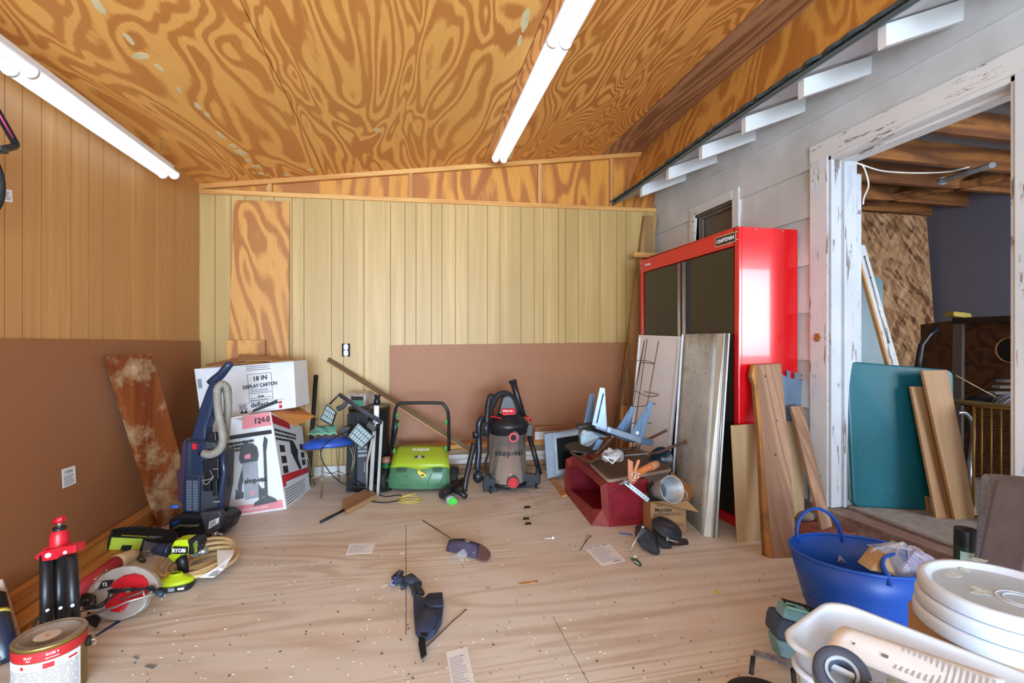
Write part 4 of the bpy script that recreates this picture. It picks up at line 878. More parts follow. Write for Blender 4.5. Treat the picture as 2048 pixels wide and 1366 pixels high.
# ---- reciprocating tool, red with cream head
t = thing('red_power_tool', 'long red cylindrical power tool with a cream head leaning beside the saw', 'power tool', Matrix.Translation(fl(160, 1230)))
a, b = P(118, 1212, 2.16), P(236, 1124, 2.42)
m = MB(); m.tube([a, lerp(a, b, .5), b], [.034, .036, .034], 20); build(m, 'housing', plain('dull red plastic', '#A8303A', .4), t)
c = P(272, 1108, 2.52); m = MB(); m.tube([lerp(a, b, .985), lerp(b, c, .2), lerp(b, c, .7), c], [.037, .037, .033, .024], 18); build(m, 'head', plain('cream metal', '#CDB894', .5), t, label='cream coloured head')
m = MB(); m.tube([lerp(a, b, .55) + (O0 - a).normalized() * .034, lerp(a, b, .76) + (O0 - a).normalized() * .034], .006, 8); m.ball(lerp(a, b, .78) + (O0 - a).normalized() * .036, .008); build(m, 'switch', gold_wire, t)
m = MB(); m.tube([c, P(284, 1120, 2.5), P(290, 1124, 2.5)], [.012, .015, .008], 10); build(m, 'nozzle', plain('dark olive metal', '#4A4A3A', .5, .5), t)
m = MB(); m.tube([P(95, 1235, 2.1), a], [.028, .036], 16); build(m, 'tail', black_pl, t)
# ---- tripod
Zt = 1.86
def TT(px, py, d=0.0): return P(px, py, Zt + d)
t = thing('folded_tripod', 'black folded tripod stand with a red hub and red knob', 'tripod', Matrix.Translation(fl(118, 1309)))
for i, (xt, xb, d) in enumerate(((92, 93, 0), (118, 122, .05), (142, 152, 0))):
    top, bot = TT(xt, 1110, d), TT(xb, 1303, d); bot.z = .0
    m = MB(); m.tube([bot, top], .0195, 16); lg = build(m, 'leg', black_pl, t)
    m = MB(); m.cyl(TT(xt + 3, 1221 - i * 5, d - .022), TT(xt + 3, 1221 - i * 5, d - .028), .006, 10); build(m, 'bolt', silver, lg)
m = MB(); m.prism([TT(80, 1104, -.03), TT(84, 1124, -.03), TT(112, 1119, -.03), TT(120, 1112, -.03), TT(150, 1106, -.03), TT(151, 1090, -.03), TT(118, 1095, -.03)], FW * .045); m.prism([TT(66, 1116, -.0), TT(82, 1124, -.0), TT(84, 1112, -.0), TT(98, 1094, -.0), TT(90, 1095, -.0)], FW * .03); hub = build(m, 'hub', red_pl, t, bevel=.004)
m = MB(); m.cyl(TT(96, 1111, -.032), TT(96, 1111, -.038), .009, 12); m.cyl(TT(130, 1105, -.032), TT(130, 1105, -.038), .006, 12); build(m, 'rivet', silver, hub)
m = MB(); a = TT(119, 1096, .02); 
m.tube([a, TT(119, 1090, .02), TT(119, 1068, .02), TT(119, 1060, .02), TT(119, 1056, .02)], [.030, .031, .029, .022, .016], 18); build(m, 'collar', red_pl, t)
m = MB(); m.tube([TT(119, 1062, .02), TT(119, 1054, .02)], .021, 16); build(m, 'black_ring', black_pl, t)
m = MB(); m.tube([TT(119, 1056, .02), TT(119, 1040, .02)], .007, 10); build(m, 'screw', silver, t)
m = MB(); m.tube([TT(107, 1045, .02), TT(119, 1039, .02), TT(128, 1036, .02)], [.010, .012, .010], 10); m.ball(TT(119, 1040, .02), .014, 8); build(m, 'knob', red_pl, t)
m = MB(); m.tube(spline([TT(100, 1222, -.03), TT(76, 1238, -.02), TT(66, 1255, -.02), TT(76, 1262, -.03)], 6), .004, 6); build(m, 'strap', black_matte, t)
# ---- paint can
M = Matrix.Translation(fl(0, 0)) if False else Matrix.Translation(V((P(101, 1366, 1.66).x, P(101, 1366, 1.66).y, 0.0)))
R_ = .096; Hh = .195; M = M @ Matrix.Rotation(.56, 4, 'Z')
t = thing('paint_can', 'gallon paint can with a white and red label and dirty lid', 'paint can', M)
m = MB(); m.lathe([(R_ - .004, 0), (R_, .003), (R_, Hh - .004), (R_ + .003, Hh), (R_ + .001, Hh + .004)], M, 48); m.disc(R_ - .002, .001, M, 48); build(m, 'can_body', plain('gold tin', '#A08A45', .35, .7), t)
def arc(m, r, z0, z1, a0, a1, n=28): m.lathe([(r, z0), (r, z1)], M, n, a0=a0, a1=a1)
A0, A1 = math.radians(150), math.radians(320)
m = MB(); arc(m, R_ + .0008, .012, Hh - .042, A0, A1); lb = build(m, 'paper_label', paper_m, t)
m = MB(); arc(m, R_ + .0012, Hh - .040, Hh - .008, A0, math.radians(368)); build(m, 'red_band', plain('red can band', '#C22A30', .5), t)
m = MB()
for i in range(16):
    z = .03 + i * .0062; a_ = A0 + .08
    while a_ < A1 - .1:
        b2 = a_ + random.uniform(.1, .45)
        if b2 > A1 - .08: b2 = A1 - .08
        arc(m, R_ + .0013, z, z + .0018, a_, b2, 6); a_ = b2 + .05
build(m, 'printing', ink, t)
m = MB(); arc(m, R_ + .0014, Hh - .065, Hh - .048, math.radians(258), math.radians(275), 5); arc(m, R_ + .0014, Hh - .060, Hh - .050, math.radians(222), math.radians(228), 4); arc(m, R_ + .0014, Hh - .062, Hh - .055, math.radians(296), math.radians(312), 4); build(m, 'red_logo', ink_red, t)
def curved(body, size, ang, z, mat, r=R_ + .0018):
    a_ = math.radians(ang); p = M @ V((r * math.cos(a_), r * math.sin(a_), z)); x = M.to_3x3() @ V((-math.sin(a_), math.cos(a_), 0))
    text(body, size, mat, t, tmat(p, x, UP), bold=.0002)
curved('BASE 5', .011, 272, Hh - .020, paper_m); curved('FLAT', .010, 236, Hh - .022, paper_m); curved('4900', .006, 236, Hh - .032, paper_m); curved('paint and primer', .005, 272, Hh - .032, paper_m)
m = MB(); m.lathe([(R_ + .001, Hh + .003), (R_ - .004, Hh + .006), (R_ - .006, Hh + .001), (R_ - .012, Hh + .001), (R_ - .015, Hh + .004), (R_ - .020, Hh + .004), (R_ - .022, Hh + .001), (0.0, Hh + .001)], M, 48); build(m, 'lid', plain('dirty tin lid', '#A39D92', .4, .35, var=.35, nscale=12), t)
m = MB(); m.disc(.036, Hh + .0018, M @ Matrix.Translation((-.008, -.006, 0)), 30); build(m, 'lid_sticker', plain('grimy paper', '#C9C0B4', .8), t)
text('$', .03, plain('faded orange print', '#C98A6A', .8), t, M @ Matrix.Translation((-.008, -.006, Hh + .0022)))
a_ = math.radians(348); p = M @ V(((R_ + .004) * math.cos(a_), (R_ + .004) * math.sin(a_), Hh - .055)); o_ = (M.to_3x3() @ V((math.cos(a_), math.sin(a_), 0)))
m = MB(); m.cyl(p - o_ * .004, p + o_ * .006, .017, 16); build(m, 'ear', black_matte, t)
m = MB(); m.tube(spline([p + o_ * .004, p + o_ * .016, p + o_ * .02 + V((0, 0, -.012)), p + o_ * .012 + V((0, 0, -.02))], 4), .0018, 6); build(m, 'bail', silver, t)
# ---- things cut by the left edge of the frame
M = Matrix.Translation(fl(8, 1292)); 
t = thing('black_roll', 'black plastic cylinder with a yellow band at the left edge of the floor', 'canister', M)
a, b = fl(14, 1326), P(-12, 1196, 1.95); m = MB(); m.cyl(a, b, .036, 20); build(m, 'tube', navy_pl, t)
m = MB(); m.cyl(lerp(a, b, .68), lerp(a, b, .73), .0375, 20); build(m, 'yellow_band', yellow_m, t)
m = MB()
for k in (.2, .4):
    c = lerp(a, b, k) - FW * .038 + RT * .012; m.tube([c + RT * .012 * math.cos(j * .5) + UP * .012 * math.sin(j * .5) for j in range(12)], .0015, 5)
build(m, 'ring_marks', silver, t)
q = [fl(38, 1296), fl(46, 1294), P(4, 1158, 2.02), P(-6, 1160, 2.02)]
plank('wood_stick', q, .012, plain('pinkish wood', '#BFA79A', .7), 'pale flat stick leaning at the left edge in front of the lumber', 'stick')
lum('grey_timber', 'weathered grey timber on the floor behind the paint can', -1.60, -1.40, 1.30, 1.62, 0, .03, old_board)
# blue tape
m = MB(); m.quad([fl(188, 1272), fl(193, 1273), fl(243, 1243), fl(234, 1242)], V((0, 0, .001))); tag(build(m, 'tape_strip', tape_blue), 'strip of blue masking tape on the floor below the saw', 'tape')
m = MB(); m.quad([fl(288, 1334), fl(305, 1339), fl(315, 1331), fl(296, 1329)], V((0, 0, .002))); tag(build(m, 'metal_plate', galv), 'small flat metal plate on the floor right of the paint can', 'metal plate')
m = MB(); m.quad([fl(265, 1316), fl(274, 1321), fl(279, 1318), fl(271, 1312)], V((0, 0, .003))); tag(build(m, 'metal_clip', galv), 'tiny bent metal clip on the floor above the flat plate', 'clip')
# ------------------------------------------------------------------ middle of the back wall
a, b = fl(616, 978), pY(632, 752, YB - .04)
m = MB(); m.tube([a, b], .0175, 14); m.tube([lerp(a, b, .985), b + (b - a) * .004], .0195, 14); tag(build(m, 'black_pipe', black_matte), 'black pipe leaning on the back wall left of the blue stool', 'pipe')
# white baseboard offcut seen under the stool
m = MB(); x0, x1 = pY(628, 950, YB - .02).x, pY(692, 950, YB - .02).x; m.bx(x0, x1, YB - .03, YB - .006, 0.0, .085); tag(build(m, 'baseboard_offcut', white_x, bevel=.002), 'white painted board lying against the back wall behind the stool legs', 'board')
# ---- stool
Zs = 3.83
def Q(u, v, d=0.0, Z=None): return P(600 + u * .2049, 720 + v * .205, (Z or Zs) + d)
t = thing('stool', 'low stool with a shiny blue seat and thin brassy wire legs', 'stool', Matrix.Translation(fl(660, 985)))
c = Q(280, 810, 0.02); M = Matrix.Translation(c) @ Matrix.Rotation(math.radians(-7), 4, 'X') @ Matrix.Rotation(math.radians(-3), 4, 'Y')
r = .192
m = MB(); m.lathe([(0, -.03), (r * .9, -.034), (r, -.022), (r * 1.01, -.004), (r * .97, .012), (r * .8, .034), (r * .5, .052), (r * .2, .060), (0, .062)], M, 40); build(m, 'seat', blue_vinyl, t)
m = MB(); rim = [M @ V((r * math.cos(k * math.pi / 24), r * math.sin(k * math.pi / 24), -.03)) for k in range(48)]; m.tube(rim, .0045, 8, closed=True); build(m, 'seat_frame', gold_wire, t)
def legw(p0, p1, p2, p3):
    m = MB()
    for k in (-1, 1):
        o = RT * .006 * k; m.tube(spline([p0 + o * 2, p1 + o, p2 + o, p3 + o * .6], 6), .0032, 7)
    build(m, 'leg', gold_wire, t)
f_ = lambda px, py: fl(px, py)
legw(Q(200, 880, -.10), Q(215, 1020, -.10), Q(218, 1180, -.08), f_(641, 1001))
legw(Q(500, 845, 0), Q(525, 960, 0), Q(505, 1130, .0), f_(712, 977))
legw(Q(75, 870, 0), Q(55, 900, 0), Q(95, 1050, .02), f_(630, 970))
legw(Q(370, 860, .15), Q(370, 1000, .18), Q(375, 1080, .2), f_(678, 962))
m = MB(); a, b, c2, d = Q(95, 1160, .0), Q(500, 1140, .0), Q(210, 1175, -.08), Q(375, 1085, .2)
m.tube([a, d], .0028, 6); m.tube([d, b], .0028, 6); m.tube([c2, Q(215, 1090, .0), b], .0028, 6); m.tube([a, c2], .0028, 6); build(m, 'cross_wires', gold_wire, t)
# mint cloth
def clo(u, v):
    x = 75 + (360 - 75) * u; base = 745 - 8 * u; top = 660 - 10 * u if u > .35 else 730 - 75 * (u / .35)
    y = base + (top - base) * v
    return Q(x, y, -.17 + .16 * v + .008 * math.sin(u * 17 + v * 5)) + V((0, 0, .006 * math.sin(u * 23) * (1 - v) + .012))
m = MB(); m.grid(clo, 26, 8); tag(build(m, 'cloth', teal_cloth, solid=.004), 'crumpled mint green cloth lying on the blue stool seat', 'cloth')
# ---- black drum with lid
Zd = 4.16
c = P(739, 830, Zd); R0 = .170; M = Matrix.Translation((c.x, c.y, 0)); htop = 1.2 - (812 - 683) * Zd / F
t = thing('black_drum', 'tall black plastic drum with a dark lid behind the work lights', 'drum', M)
m = MB(); m.lathe([(R0 * .93, 0), (R0 * .95, .02), (R0, htop - .05), (R0 * 1.0, htop - .02)], M, 40); m.disc(R0 * .93, 0.001, M, 40); build(m, 'drum_body', black_pl, t)
m = MB(); m.lathe([(R0 * 1.02, htop - .045), (R0 * 1.03, htop - .01), (R0 * .98, htop), (R0 * .9, htop - .004), (0, htop - .002)], M, 40); build(m, 'lid', plain('smoky black lid', '#22201E', .25), t)
m = MB(); m.lathe([(R0 * .96, .0), (R0 * 1.05, .004), (R0 * 1.05, .03), (R0 * .96, .034)], M, 40); build(m, 'base_ring', black_pl, t)
# computer tower in front of the drum
Zc = 3.86
t = thing('black_tower', 'black box tower with grey drive slots standing between drum and tripod', 'computer tower', Matrix.Translation(fl(715, 985)))
m = MB(); m.prism([P(692, 985, Zc), P(737, 982, Zc), P(735, 826, Zc), P(694, 828, Zc)], FW * .12); build(m, 'case', black_pl, t, bevel=.006)
m = MB(); m.prism([P(714, 970, Zc - .004), P(735, 968, Zc - .004), P(734, 890, Zc - .004), P(715, 892, Zc - .004)], FW * .004); fp = build(m, 'front_panel', dk_grey, t)
m = MB()
for (y0, y1) in ((893, 898), (901, 905), (909, 914)): m.prism([P(716, y1, Zc - .008), P(734, y1 - 1, Zc - .008), P(734, y0 - 1, Zc - .008), P(716, y0, Zc - .008)], FW * .004)
m.prism([P(728, 945, Zc - .008), P(730, 945, Zc - .008), P(730, 925, Zc - .008), P(728, 925, Zc - .008)], FW * .004); build(m, 'drive_slots', grey_pl, fp)
m = MB(); m.tube([P(711, 835, Zc - .003), P(712, 975, Zc - .003)], .006, 8); build(m, 'edge_strip', navy_pl, t)
# clear box on the drum
Zb = 4.12; zt = htop
t = thing('clear_storage_box', 'small clear plastic box with a green label on top of the black drum', 'box', Matrix.Translation(P(712, 812, Zb)))
q = [P(694, 812, Zb), P(727, 806, Zb + .0), P(728, 786, Zb), P(692, 786, Zb)]
dz = zt - q[0].z
m = MB(); bq = [fl(696, 812, zt + .002), fl(726, 812, zt + .002)]
x0 = P(694, 800, Zb); xa_ = RT; B0 = V((x0.x, x0.y, zt + .002)); w_, d_, h_ = .155, .20, .10
m.hexa([B0, B0 + RT * w_, B0 + RT * (w_ + .02) + FW * d_, B0 + RT * .02 + FW * d_] + [p + UP * h_ for p in (B0 - RT * .006, B0 + RT * (w_ + .006), B0 + RT * (w_ + .026) + FW * d_, B0 + RT * .014 + FW * d_)]); build(m, 'box_body', clear_box, t, bevel=.006)
m = MB(); p = [B0 - RT * .012 - FW * .008, B0 + RT * (w_ + .012) - FW * .008, B0 + RT * (w_ + .032) + FW * (d_ + .008), B0 + RT * .008 + FW * (d_ + .008)]; m.hexa([a + UP * h_ for a in p] + [a + UP * (h_ + .012) for a in p]); build(m, 'lid', clear_box, t, bevel=.004)
m = MB(); m.hexa([B0 + RT * .035 - FW * .002 + UP * .006, B0 + RT * .14 - FW * .002 + UP * .006, B0 + RT * .14 + UP * .006, B0 + RT * .035 + UP * .006, B0 + RT * .035 - FW * .002 + UP * .05, B0 + RT * .14 - FW * .002 + UP * .05, B0 + RT * .14 + UP * .05, B0 + RT * .035 + UP * .05]); build(m, 'green_label', plain('green label', '#3F8F6E', .5), t)
m = MB(); m.hexa([B0 + RT * .035 - FW * .002 + UP * .052, B0 + RT * .14 - FW * .002 + UP * .052, B0 + RT * .14 + UP * .052, B0 + RT * .035 + UP * .052, B0 + RT * .035 - FW * .002 + UP * .085, B0 + RT * .14 - FW * .002 + UP * .085, B0 + RT * .14 + UP * .085, B0 + RT * .035 + UP * .085]); build(m, 'dark_label', ink_dark, t)
# ---- work light on tripod
t = thing('work_light', 'twin halogen work light with wire guards on a folded white tripod', 'work light', Matrix.Translation(fl(748, 985)))
Zw = 3.72
def W(u, v, d=0.0): return P(600 + u * .2049, 720 + v * .205, Zw + d)
def lamp(cs, dvec, nx, lab):
    """cs: bl, br, tr, tl of the glass"""
    f = face4(cs); n = (cs[1] - cs[0]).cross(cs[3] - cs[0]).normalized(); n = n if n.dot(O0 - cs[0]) > 0 else -n
    cc = f(.5, .5); big = [cc + (p - cc) * 1.18 for p in cs]; bk = [cc + (p - cc) * .75 - n * .10 + V((0, 0, 0)) for p in cs]
    m = MB(); m.hexa([p - n * .03 for p in big[:2]] + [p - n * .03 for p in (big[2], big[3])] + big) if False else None
    m.prism([p for p in big], -n * .03); m.hexa([big[0] - n * .03, big[1] - n * .03, bk[1], bk[0], big[3] - n * .03, big[2] - n * .03, bk[2], bk[3]]); hd = build(m, 'lamp_head', black_pl, t, bevel=.004)
    m = MB(); m.prism([p + n * .002 for p in cs], -n * .001); build(m, 'lamp_glass', glassy, hd)
    m = MB()
    for k in range(nx):
        u = (k + .5) / nx; m.tube([f(u, 0) + n * .004, f(u, .05) + n * .014, f(u, .95) + n * .014, f(u, 1) + n * .004], .0016, 5)
    for v in (.3, .7): m.tube([f(0, v) + n * .004, f(.05, v) + n * .015, f(.95, v) + n * .015, f(1, v) + n * .004], .0016, 5)
    build(m, 'wire_guard', black_matte, hd)
lamp([W(205, 570), W(305, 625), W(345, 510, .04), W(262, 445, .04)], None, 5, '')
lamp([W(478, 745, -.04), W(600, 850, -.04), W(705, 745), W(570, 625)], None, 6, '')
m = MB(); m.tube([W(385, 330), W(600, 480), W(800, 600)], .011, 8); m.tube([W(385, 350, .01), W(600, 500, .01), W(795, 620, .01)], .008, 8); build(m, 'cross_bar', dk_grey, t)
m = MB(); m.tube([W(385, 335), W(290, 430, .03)], .007, 8); m.tube([W(800, 605), W(735, 690, .02)], .005, 8); build(m, 'lamp_bracket', black_pl, t)
m = MB(); m.tube([W(470, 400, .02), W(420, 455, .03), W(365, 480, .03)], [.012, .018, .022], 10); m.prism([W(640, 640, .02), W(670, 600, .02), W(745, 660, .02), W(715, 715, .02)], FW * .05); m.prism([W(375, 700, .03), W(410, 650, .03), W(490, 655, .03), W(450, 740, .03)], FW * .05); build_split(m, 'junction_box', dk_grey, t, bevel=.004)
ft = [fl(733, 985), fl(748, 975), fl(757, 950)]
m = MB(); m.tube([ft[0] , W(655, 1000), W(700, 800, .02), W(748, 560, .04)], .0085, 8); build(m, 'leg', leg_white, t)
for (x0, x1) in ((690, 725), (765, 790)):
    m = MB(); m.prism([V((P(600 + .2049 * (x0 - 20), 960, Zw + .05).x, P(600 + .2049 * (x0 - 20), 960, Zw + .05).y, 0)), V((P(600 + .2049 * (x1 - 20), 960, Zw + .05).x, P(600 + .2049 * (x1 - 20), 960, Zw + .05).y, 0)), W(x1 + 20, 600, .05), W(x0 + 20, 590, .05)], FW * .014); build(m, 'leg', leg_white, t)
m = MB(); m.tube([W(745, 620, .05), W(748, 430, .06)], .021, 14); build(m, 'pole', white_enamel, t)
m = MB(); m.tube([W(750, 440, .06), W(752, 400, .06), W(755, 360, .06)], [.024, .026, .018], 12); m.tube([W(730, 352, .06), W(785, 348, .06)], .012, 8); build(m, 'pole_clamp', black_pl, t)
m = MB(); m.tube(spline([W(480, 690, -.02), W(330, 760, -.17), W(215, 860, -.20), W(210, 960, -.18), W(280, 1080, -.13), W(380, 1180, -.06), W(500, 1235, -.03), W(620, 1245, -.03), fl(744, 985, .01)], 8), .0042, 6)
m.tube(spline([W(500, 510, .05), W(500, 600, .05), W(450, 650, .03)], 5), .0035, 6); m.tube(spline([W(520, 640, .02), W(600, 580, .02), W(690, 590, .03), W(740, 650, .03)], 6), .0028, 6); m.tube(spline([W(170, 570, -.01), W(145, 610, 0), W(180, 650, 0), W(240, 660, 0)], 6), .0035, 6, mi=0); build(m, 'cable', black_matte, t)
# cord pile
m = MB(); random.seed(9); cc = fl(742, 985)
for k in range(7):
    pts = []; ph = random.random() * 6; ra = random.uniform(.06, .13)
    for j in range(26):
        a_ = ph + j * .5; pts.append(cc + RT * (ra * math.cos(a_) + .02 * k - .06) + FW * (.05 * math.sin(a_) + .03) + UP * (.012 + .10 * (.5 + .5 * math.sin(a_ * .7 + k)) * (k % 3) / 2))
    m.tube(spline(pts, 3), .0042, 6)
m.tube(spline([fl(752, 985, .01), fl(770, 993, .006), fl(800, 990, .006), fl(798, 1000, .006), fl(770, 1005, .006), fl(745, 1003, .006), fl(720, 1000, .006), fl(714, 985, .006)], 8), .0042, 6)
tag(build(m, 'extension_cord', black_matte), 'tangled black cable pile on the floor left of the green mower', 'cord')
# ---- mower
Zm = 3.86
def J(u, v, d=0.0): return P(600 + u * .2635, 680 + v * .2635, Zm + d)
t = thing('lawn_scarifier', 'lime and dark green electric lawn mower with folded black handle', 'mower', Matrix.Translation(fl(842, 985)))
s_ = Zm / F
def row(x0, x1, z, d): return (x0, x1, z, d)
def W3(px, z, d): p = P(px, 683, Zm + d); return V((p.x, p.y, z))
rows = [(777, 898, .03, 0.0), (776, 899, .09, -.012), (781, 899, .185, .01), (784, 897, .215, .03)]
m = MB(); vs = []; n = 10
for (x0, x1, z, d) in rows:
    for i in range(n + 1):
        u = i / n; bul = .03 * (1 - (2 * u - 1) ** 2); vs.append(W3(x0 + (x1 - x0) * u, z, d - bul))
fs = [(j * (n + 1) + i, j * (n + 1) + i + 1, (j + 1) * (n + 1) + i + 1, (j + 1) * (n + 1) + i) for j in range(len(rows) - 1) for i in range(n)]
bk = len(vs); 
for (x0, x1, z, d) in rows: vs += [W3(x0 + 4, z, .26), W3(x1 - 6, z, .26)]
for j in range(len(rows) - 1):
    fs.append((j * (n + 1), (j + 1) * (n + 1), bk + 2 * (j + 1), bk + 2 * j)); fs.append((j * (n + 1) + n, bk + 2 * j + 1, bk + 2 * (j + 1) + 1, (j + 1) * (n + 1) + n))
    fs.append((bk + 2 * j, bk + 2 * j + 2, bk + 2 * j + 3, bk + 2 * j + 1))
m.add(vs, fs, 0, True); build(m, 'deck', green_pl, t)
m = MB(); vs = []; rows = [(781, 899, .19, .00), (783, 898, .22, .015), (786, 896, .262, .10), (790, 893, .30, .20), (794, 890, .312, .255)]
for (x0, x1, z, d) in rows:
    for i in range(n + 1):
        u = i / n; bul = (.03 if z < .24 else .012) * (1 - (2 * u - 1) ** 2); dip = -.03 * max(0, 1 - abs(2 * u - 1) * 1.8) if z < .2 else 0
        vs.append(W3(x0 + (x1 - x0) * u, z + bul * .7 + dip, d - bul))
fs = [(j * (n + 1) + i, j * (n + 1) + i + 1, (j + 1) * (n + 1) + i + 1, (j + 1) * (n + 1) + i) for j in range(len(rows) - 1) for i in range(n)]
m.add(vs, fs, 0, True); hood = build(m, 'hood', lime, t, solid=.012)
up = (W3(842, .30, .20) - W3(842, .262, .10)).normalized()
text('SUNJOE', .036, white_enamel, t, tmat(W3(841, .304, .15) , RT, up), bold=.0016, sx=1.1, shear=.15)
up2 = (W3(842, .262, .10) - W3(842, .22, .015)).normalized(); nn = RT.cross(up2)
m = MB(); o = W3(839, .262, .045); M = tmat(o, RT, up2); m.prism([M @ V((a, b, 0)) for a, b in ((-.035, -.016), (.035, -.016), (.042, 0), (.035, .018), (-.035, .018), (-.042, 0))], nn * .003); build(m, 'badge', dk_grey, t)
m = MB(); m.tube([M @ V((.014 * math.cos(k * .35), .013 * math.sin(k * .35), .005)) for k in range(18)], .0016, 6, closed=True); build(m, 'badge_ring', white_enamel, t)
text('S', .02, white_enamel, t, M @ Matrix.Translation((0, 0, .005)), bold=.0006)
for (xa_, xb_) in ((792, 812), (866, 884)):
    m = MB()
    for i in range(8):
        x = xa_ + (xb_ - xa_) * i / 7; m.prism([W3(x - .5, .165, -.038), W3(x + .5, .165, -.038), W3(x + .5, .195, -.033), W3(x - .5, .195, -.033)], FW * .01)
    build(m, 'vent_grille', plain('dark green slots', '#1F3A24', .5), t)
for (pts) in ([(789, .155), (796, .065), (820, .055), (815, .09), (812, .145)], [(862, .15), (856, .06), (880, .068), (888, .155)]):
    m = MB(); m.tube(spline([W3(a, b, -.036) for a, b in pts], 4), .005, 6); build(m, 'deck_ridge', green_pl, t)
m = MB(); m.prism([W3(835, .165, -.055), W3(845, .125, -.055), W3(853, .145, -.055), W3(853, .155, -.055), W3(836, .19, -.05)], FW * .003); wt = build(m, 'warning_tag', plain('yellow tag', '#D9C840', .6), t)
m = MB(); m.prism([W3(840, .150, -.057), W3(846, .138, -.057), W3(849, .155, -.057)], FW * .001); build(m, 'printing', ink_dark, wt)
for (px, d) in ((769, .04), (909, .12)):
    c = W3(px, .085 if px < 800 else .085, d); m = MB(); w2 = .026; m.tube([c - RT * w2, c - RT * w2 * .8, c + RT * w2 * .8, c + RT * w2], [.078, .085, .085, .078], 24); wh = build(m, 'wheel', black_matte, t)
    m = MB(); m.cyl(c - RT * (w2 + .006), c + RT * (w2 + .006), .03, 14); build(m, 'wheel_hub', green_pl, wh)
m = MB()
hp = spline([J(690, 830, .12), J(700, 740, .10), J(715, 600, .06), J(725, 530, .04), J(750, 485, .03), J(800, 478, .03), J(1050, 478, .03), J(1095, 495, .03), J(1125, 560, .04), J(1130, 700, .08), J(1130, 840, .14)], 8)
m.tube(hp, .0135, 12); build(m, 'handle', black_pl, t)
m = MB(); m.tube([J(730, 610, .03), J(722, 690, .04), J(700, 830, .08)], [.026, .02, .012], 10); m.tube(spline([J(700, 650, .02), J(690, 760, .05), J(688, 860, .08)], 4), .006, 6); m.tube(spline([J(725, 730, .03), J(750, 765, .03), J(772, 768, .03), J(760, 750, .03)], 4), .003, 6); build(m, 'switch_box', black_pl, t)
for (u, v) in ((738, 570), (748, 640), (715, 840), (1108, 620), (1105, 820)):
    m = MB(); m.tube([J(u, v - 18, .03 + (v > 800) * .06), J(u, v + 18, .03 + (v > 800) * .06)], [.012, .013], 10); build(m, 'knob', plain('mid green plastic', '#4E8F4A', .45), t)
# small green bottle behind the wheel
c = P(773, 940, 4.02); M = Matrix.Translation((c.x, c.y, 0)); t = thing('green_bottle', 'green bottle with a brown cap standing behind the mower wheel', 'bottle', M)
m = MB(); m.lathe([(0, 0), (.04, 0), (.042, .01), (.042, .15), (.03, .185), (.022, .19)], M, 24); build(m, 'bottle_body', plain('green bottle', '#1F6B3C', .35), t)
m = MB(); m.lathe([(.024, .19), (.036, .195), (.038, .215), (.03, .24), (0, .245)], M, 24); build(m, 'cap', plain('brown cap', '#9A6A55', .4), t)
# ---- strip, block, rod, straps
a0, a1 = pY(655, 719, YB - .03), P(948, 905, 4.08)
d = (a1 - a0).normalized(); u_ = V((0, 0, 1)) - d * d.z; u_.normalize()
M = frame(a0, u_, d)
m = MB(); L = (a1 - a0).length; m.quad([a0 - u_ * .016, a0 + u_ * .02, a1 + u_ * .02, a1 - u_ * .016], d.cross(u_) * .012 * (1 if d.cross(u_).dot(FW) > 0 else -1)); o = tag(build(m, 'trim_strip', dark_strip, M=M, bevel=.001), 'long thin dark wood strip leaning diagonally behind the mower handle', 'strip')
m = MB(); m.quad([a0 - u_ * .022 - FW * .006, a0 - u_ * .015 - FW * .006, a1 - u_ * .015 - FW * .006, a1 - u_ * .022 - FW * .006], FW * .016); build(m, 'light_edge', pine_z, o, label='pale lower edge of the strip')
q = [fl(692, 1032), fl(753, 999), fl(742, 981), fl(684, 1010)]
M = frame(q[0], UP, (q[1] - q[0]))
m = MB(); m.hexa([p for p in q] + [p + UP * .038 for p in q]); tag(build(m, 'wood_block', lauan, M=M, bevel=.003), 'short light wood block lying on the floor in front of the cable pile', 'block')
m = MB(); m.tube([fl(641, 1044, .01), fl(690, 1019, .01)], .0085, 10); tag(build(m, 'black_rod', black_pl), 'short black tube on the floor poking from the wood block', 'rod')
m = MB(); cc = fl(820, 1003)
for k in range(2):
    m.tube(spline([cc + RT * (.085 - .015 * k) * math.cos(j * .52 + k * .3) + FW * (.05 + .012 * k) * math.sin(j * .52 + k * .3) + UP * (.006 + .016 * k) for j in range(12)], 3, closed=True), .0042, 6, closed=True, flat=.6)
m.tube(spline([fl(800, 995, .02), fl(812, 991, .03), fl(822, 989, .035), fl(833, 986, .03)], 4), .006, 6, flat=.5); tag(build(m, 'yellow_strap', yellow_m), 'small coil of yellow strap on the floor in front of the mower', 'strap')
# nozzle with green end
t = thing('floor_nozzle', 'black vacuum nozzle with a bright green cap on the floor right of the mower', 'nozzle', Matrix.Translation(fl(905, 1000)))
m = MB(); m.tube([fl(884, 990, .045), fl(902, 977, .05), fl(926, 962, .055)], [.030, .032, .034], 14); m.tube([fl(905, 978, .05), fl(920, 985, .05), fl(932, 993, .03)], [.02, .022, .02], 12); build(m, 'nozzle_body', black_pl, t)
m = MB(); m.tube([fl(898, 996, .025), fl(904, 1002, .02)], [.034, .036], 18, flat=.8); build(m, 'clear_collar', glassy, t)
m = MB(); m.tube([fl(904, 1001, .02), fl(907, 1004, .018)], [.034, .03], 18, flat=.8); build(m, 'green_cap', plain('bright green plastic', '#4FD84A', .4), t)
m = MB(); m.tube(spline([P(931, 982, 3.70), P(930, 970, 3.70), P(945, 900, 3.78), P(948, 886, 3.8)], 4), [.014] + [.021] * 11 + [.014], 14); tag(build(m, 'vacuum_wand', black_pl), 'glossy black wand section leaning left of the shop vacuum', 'wand')
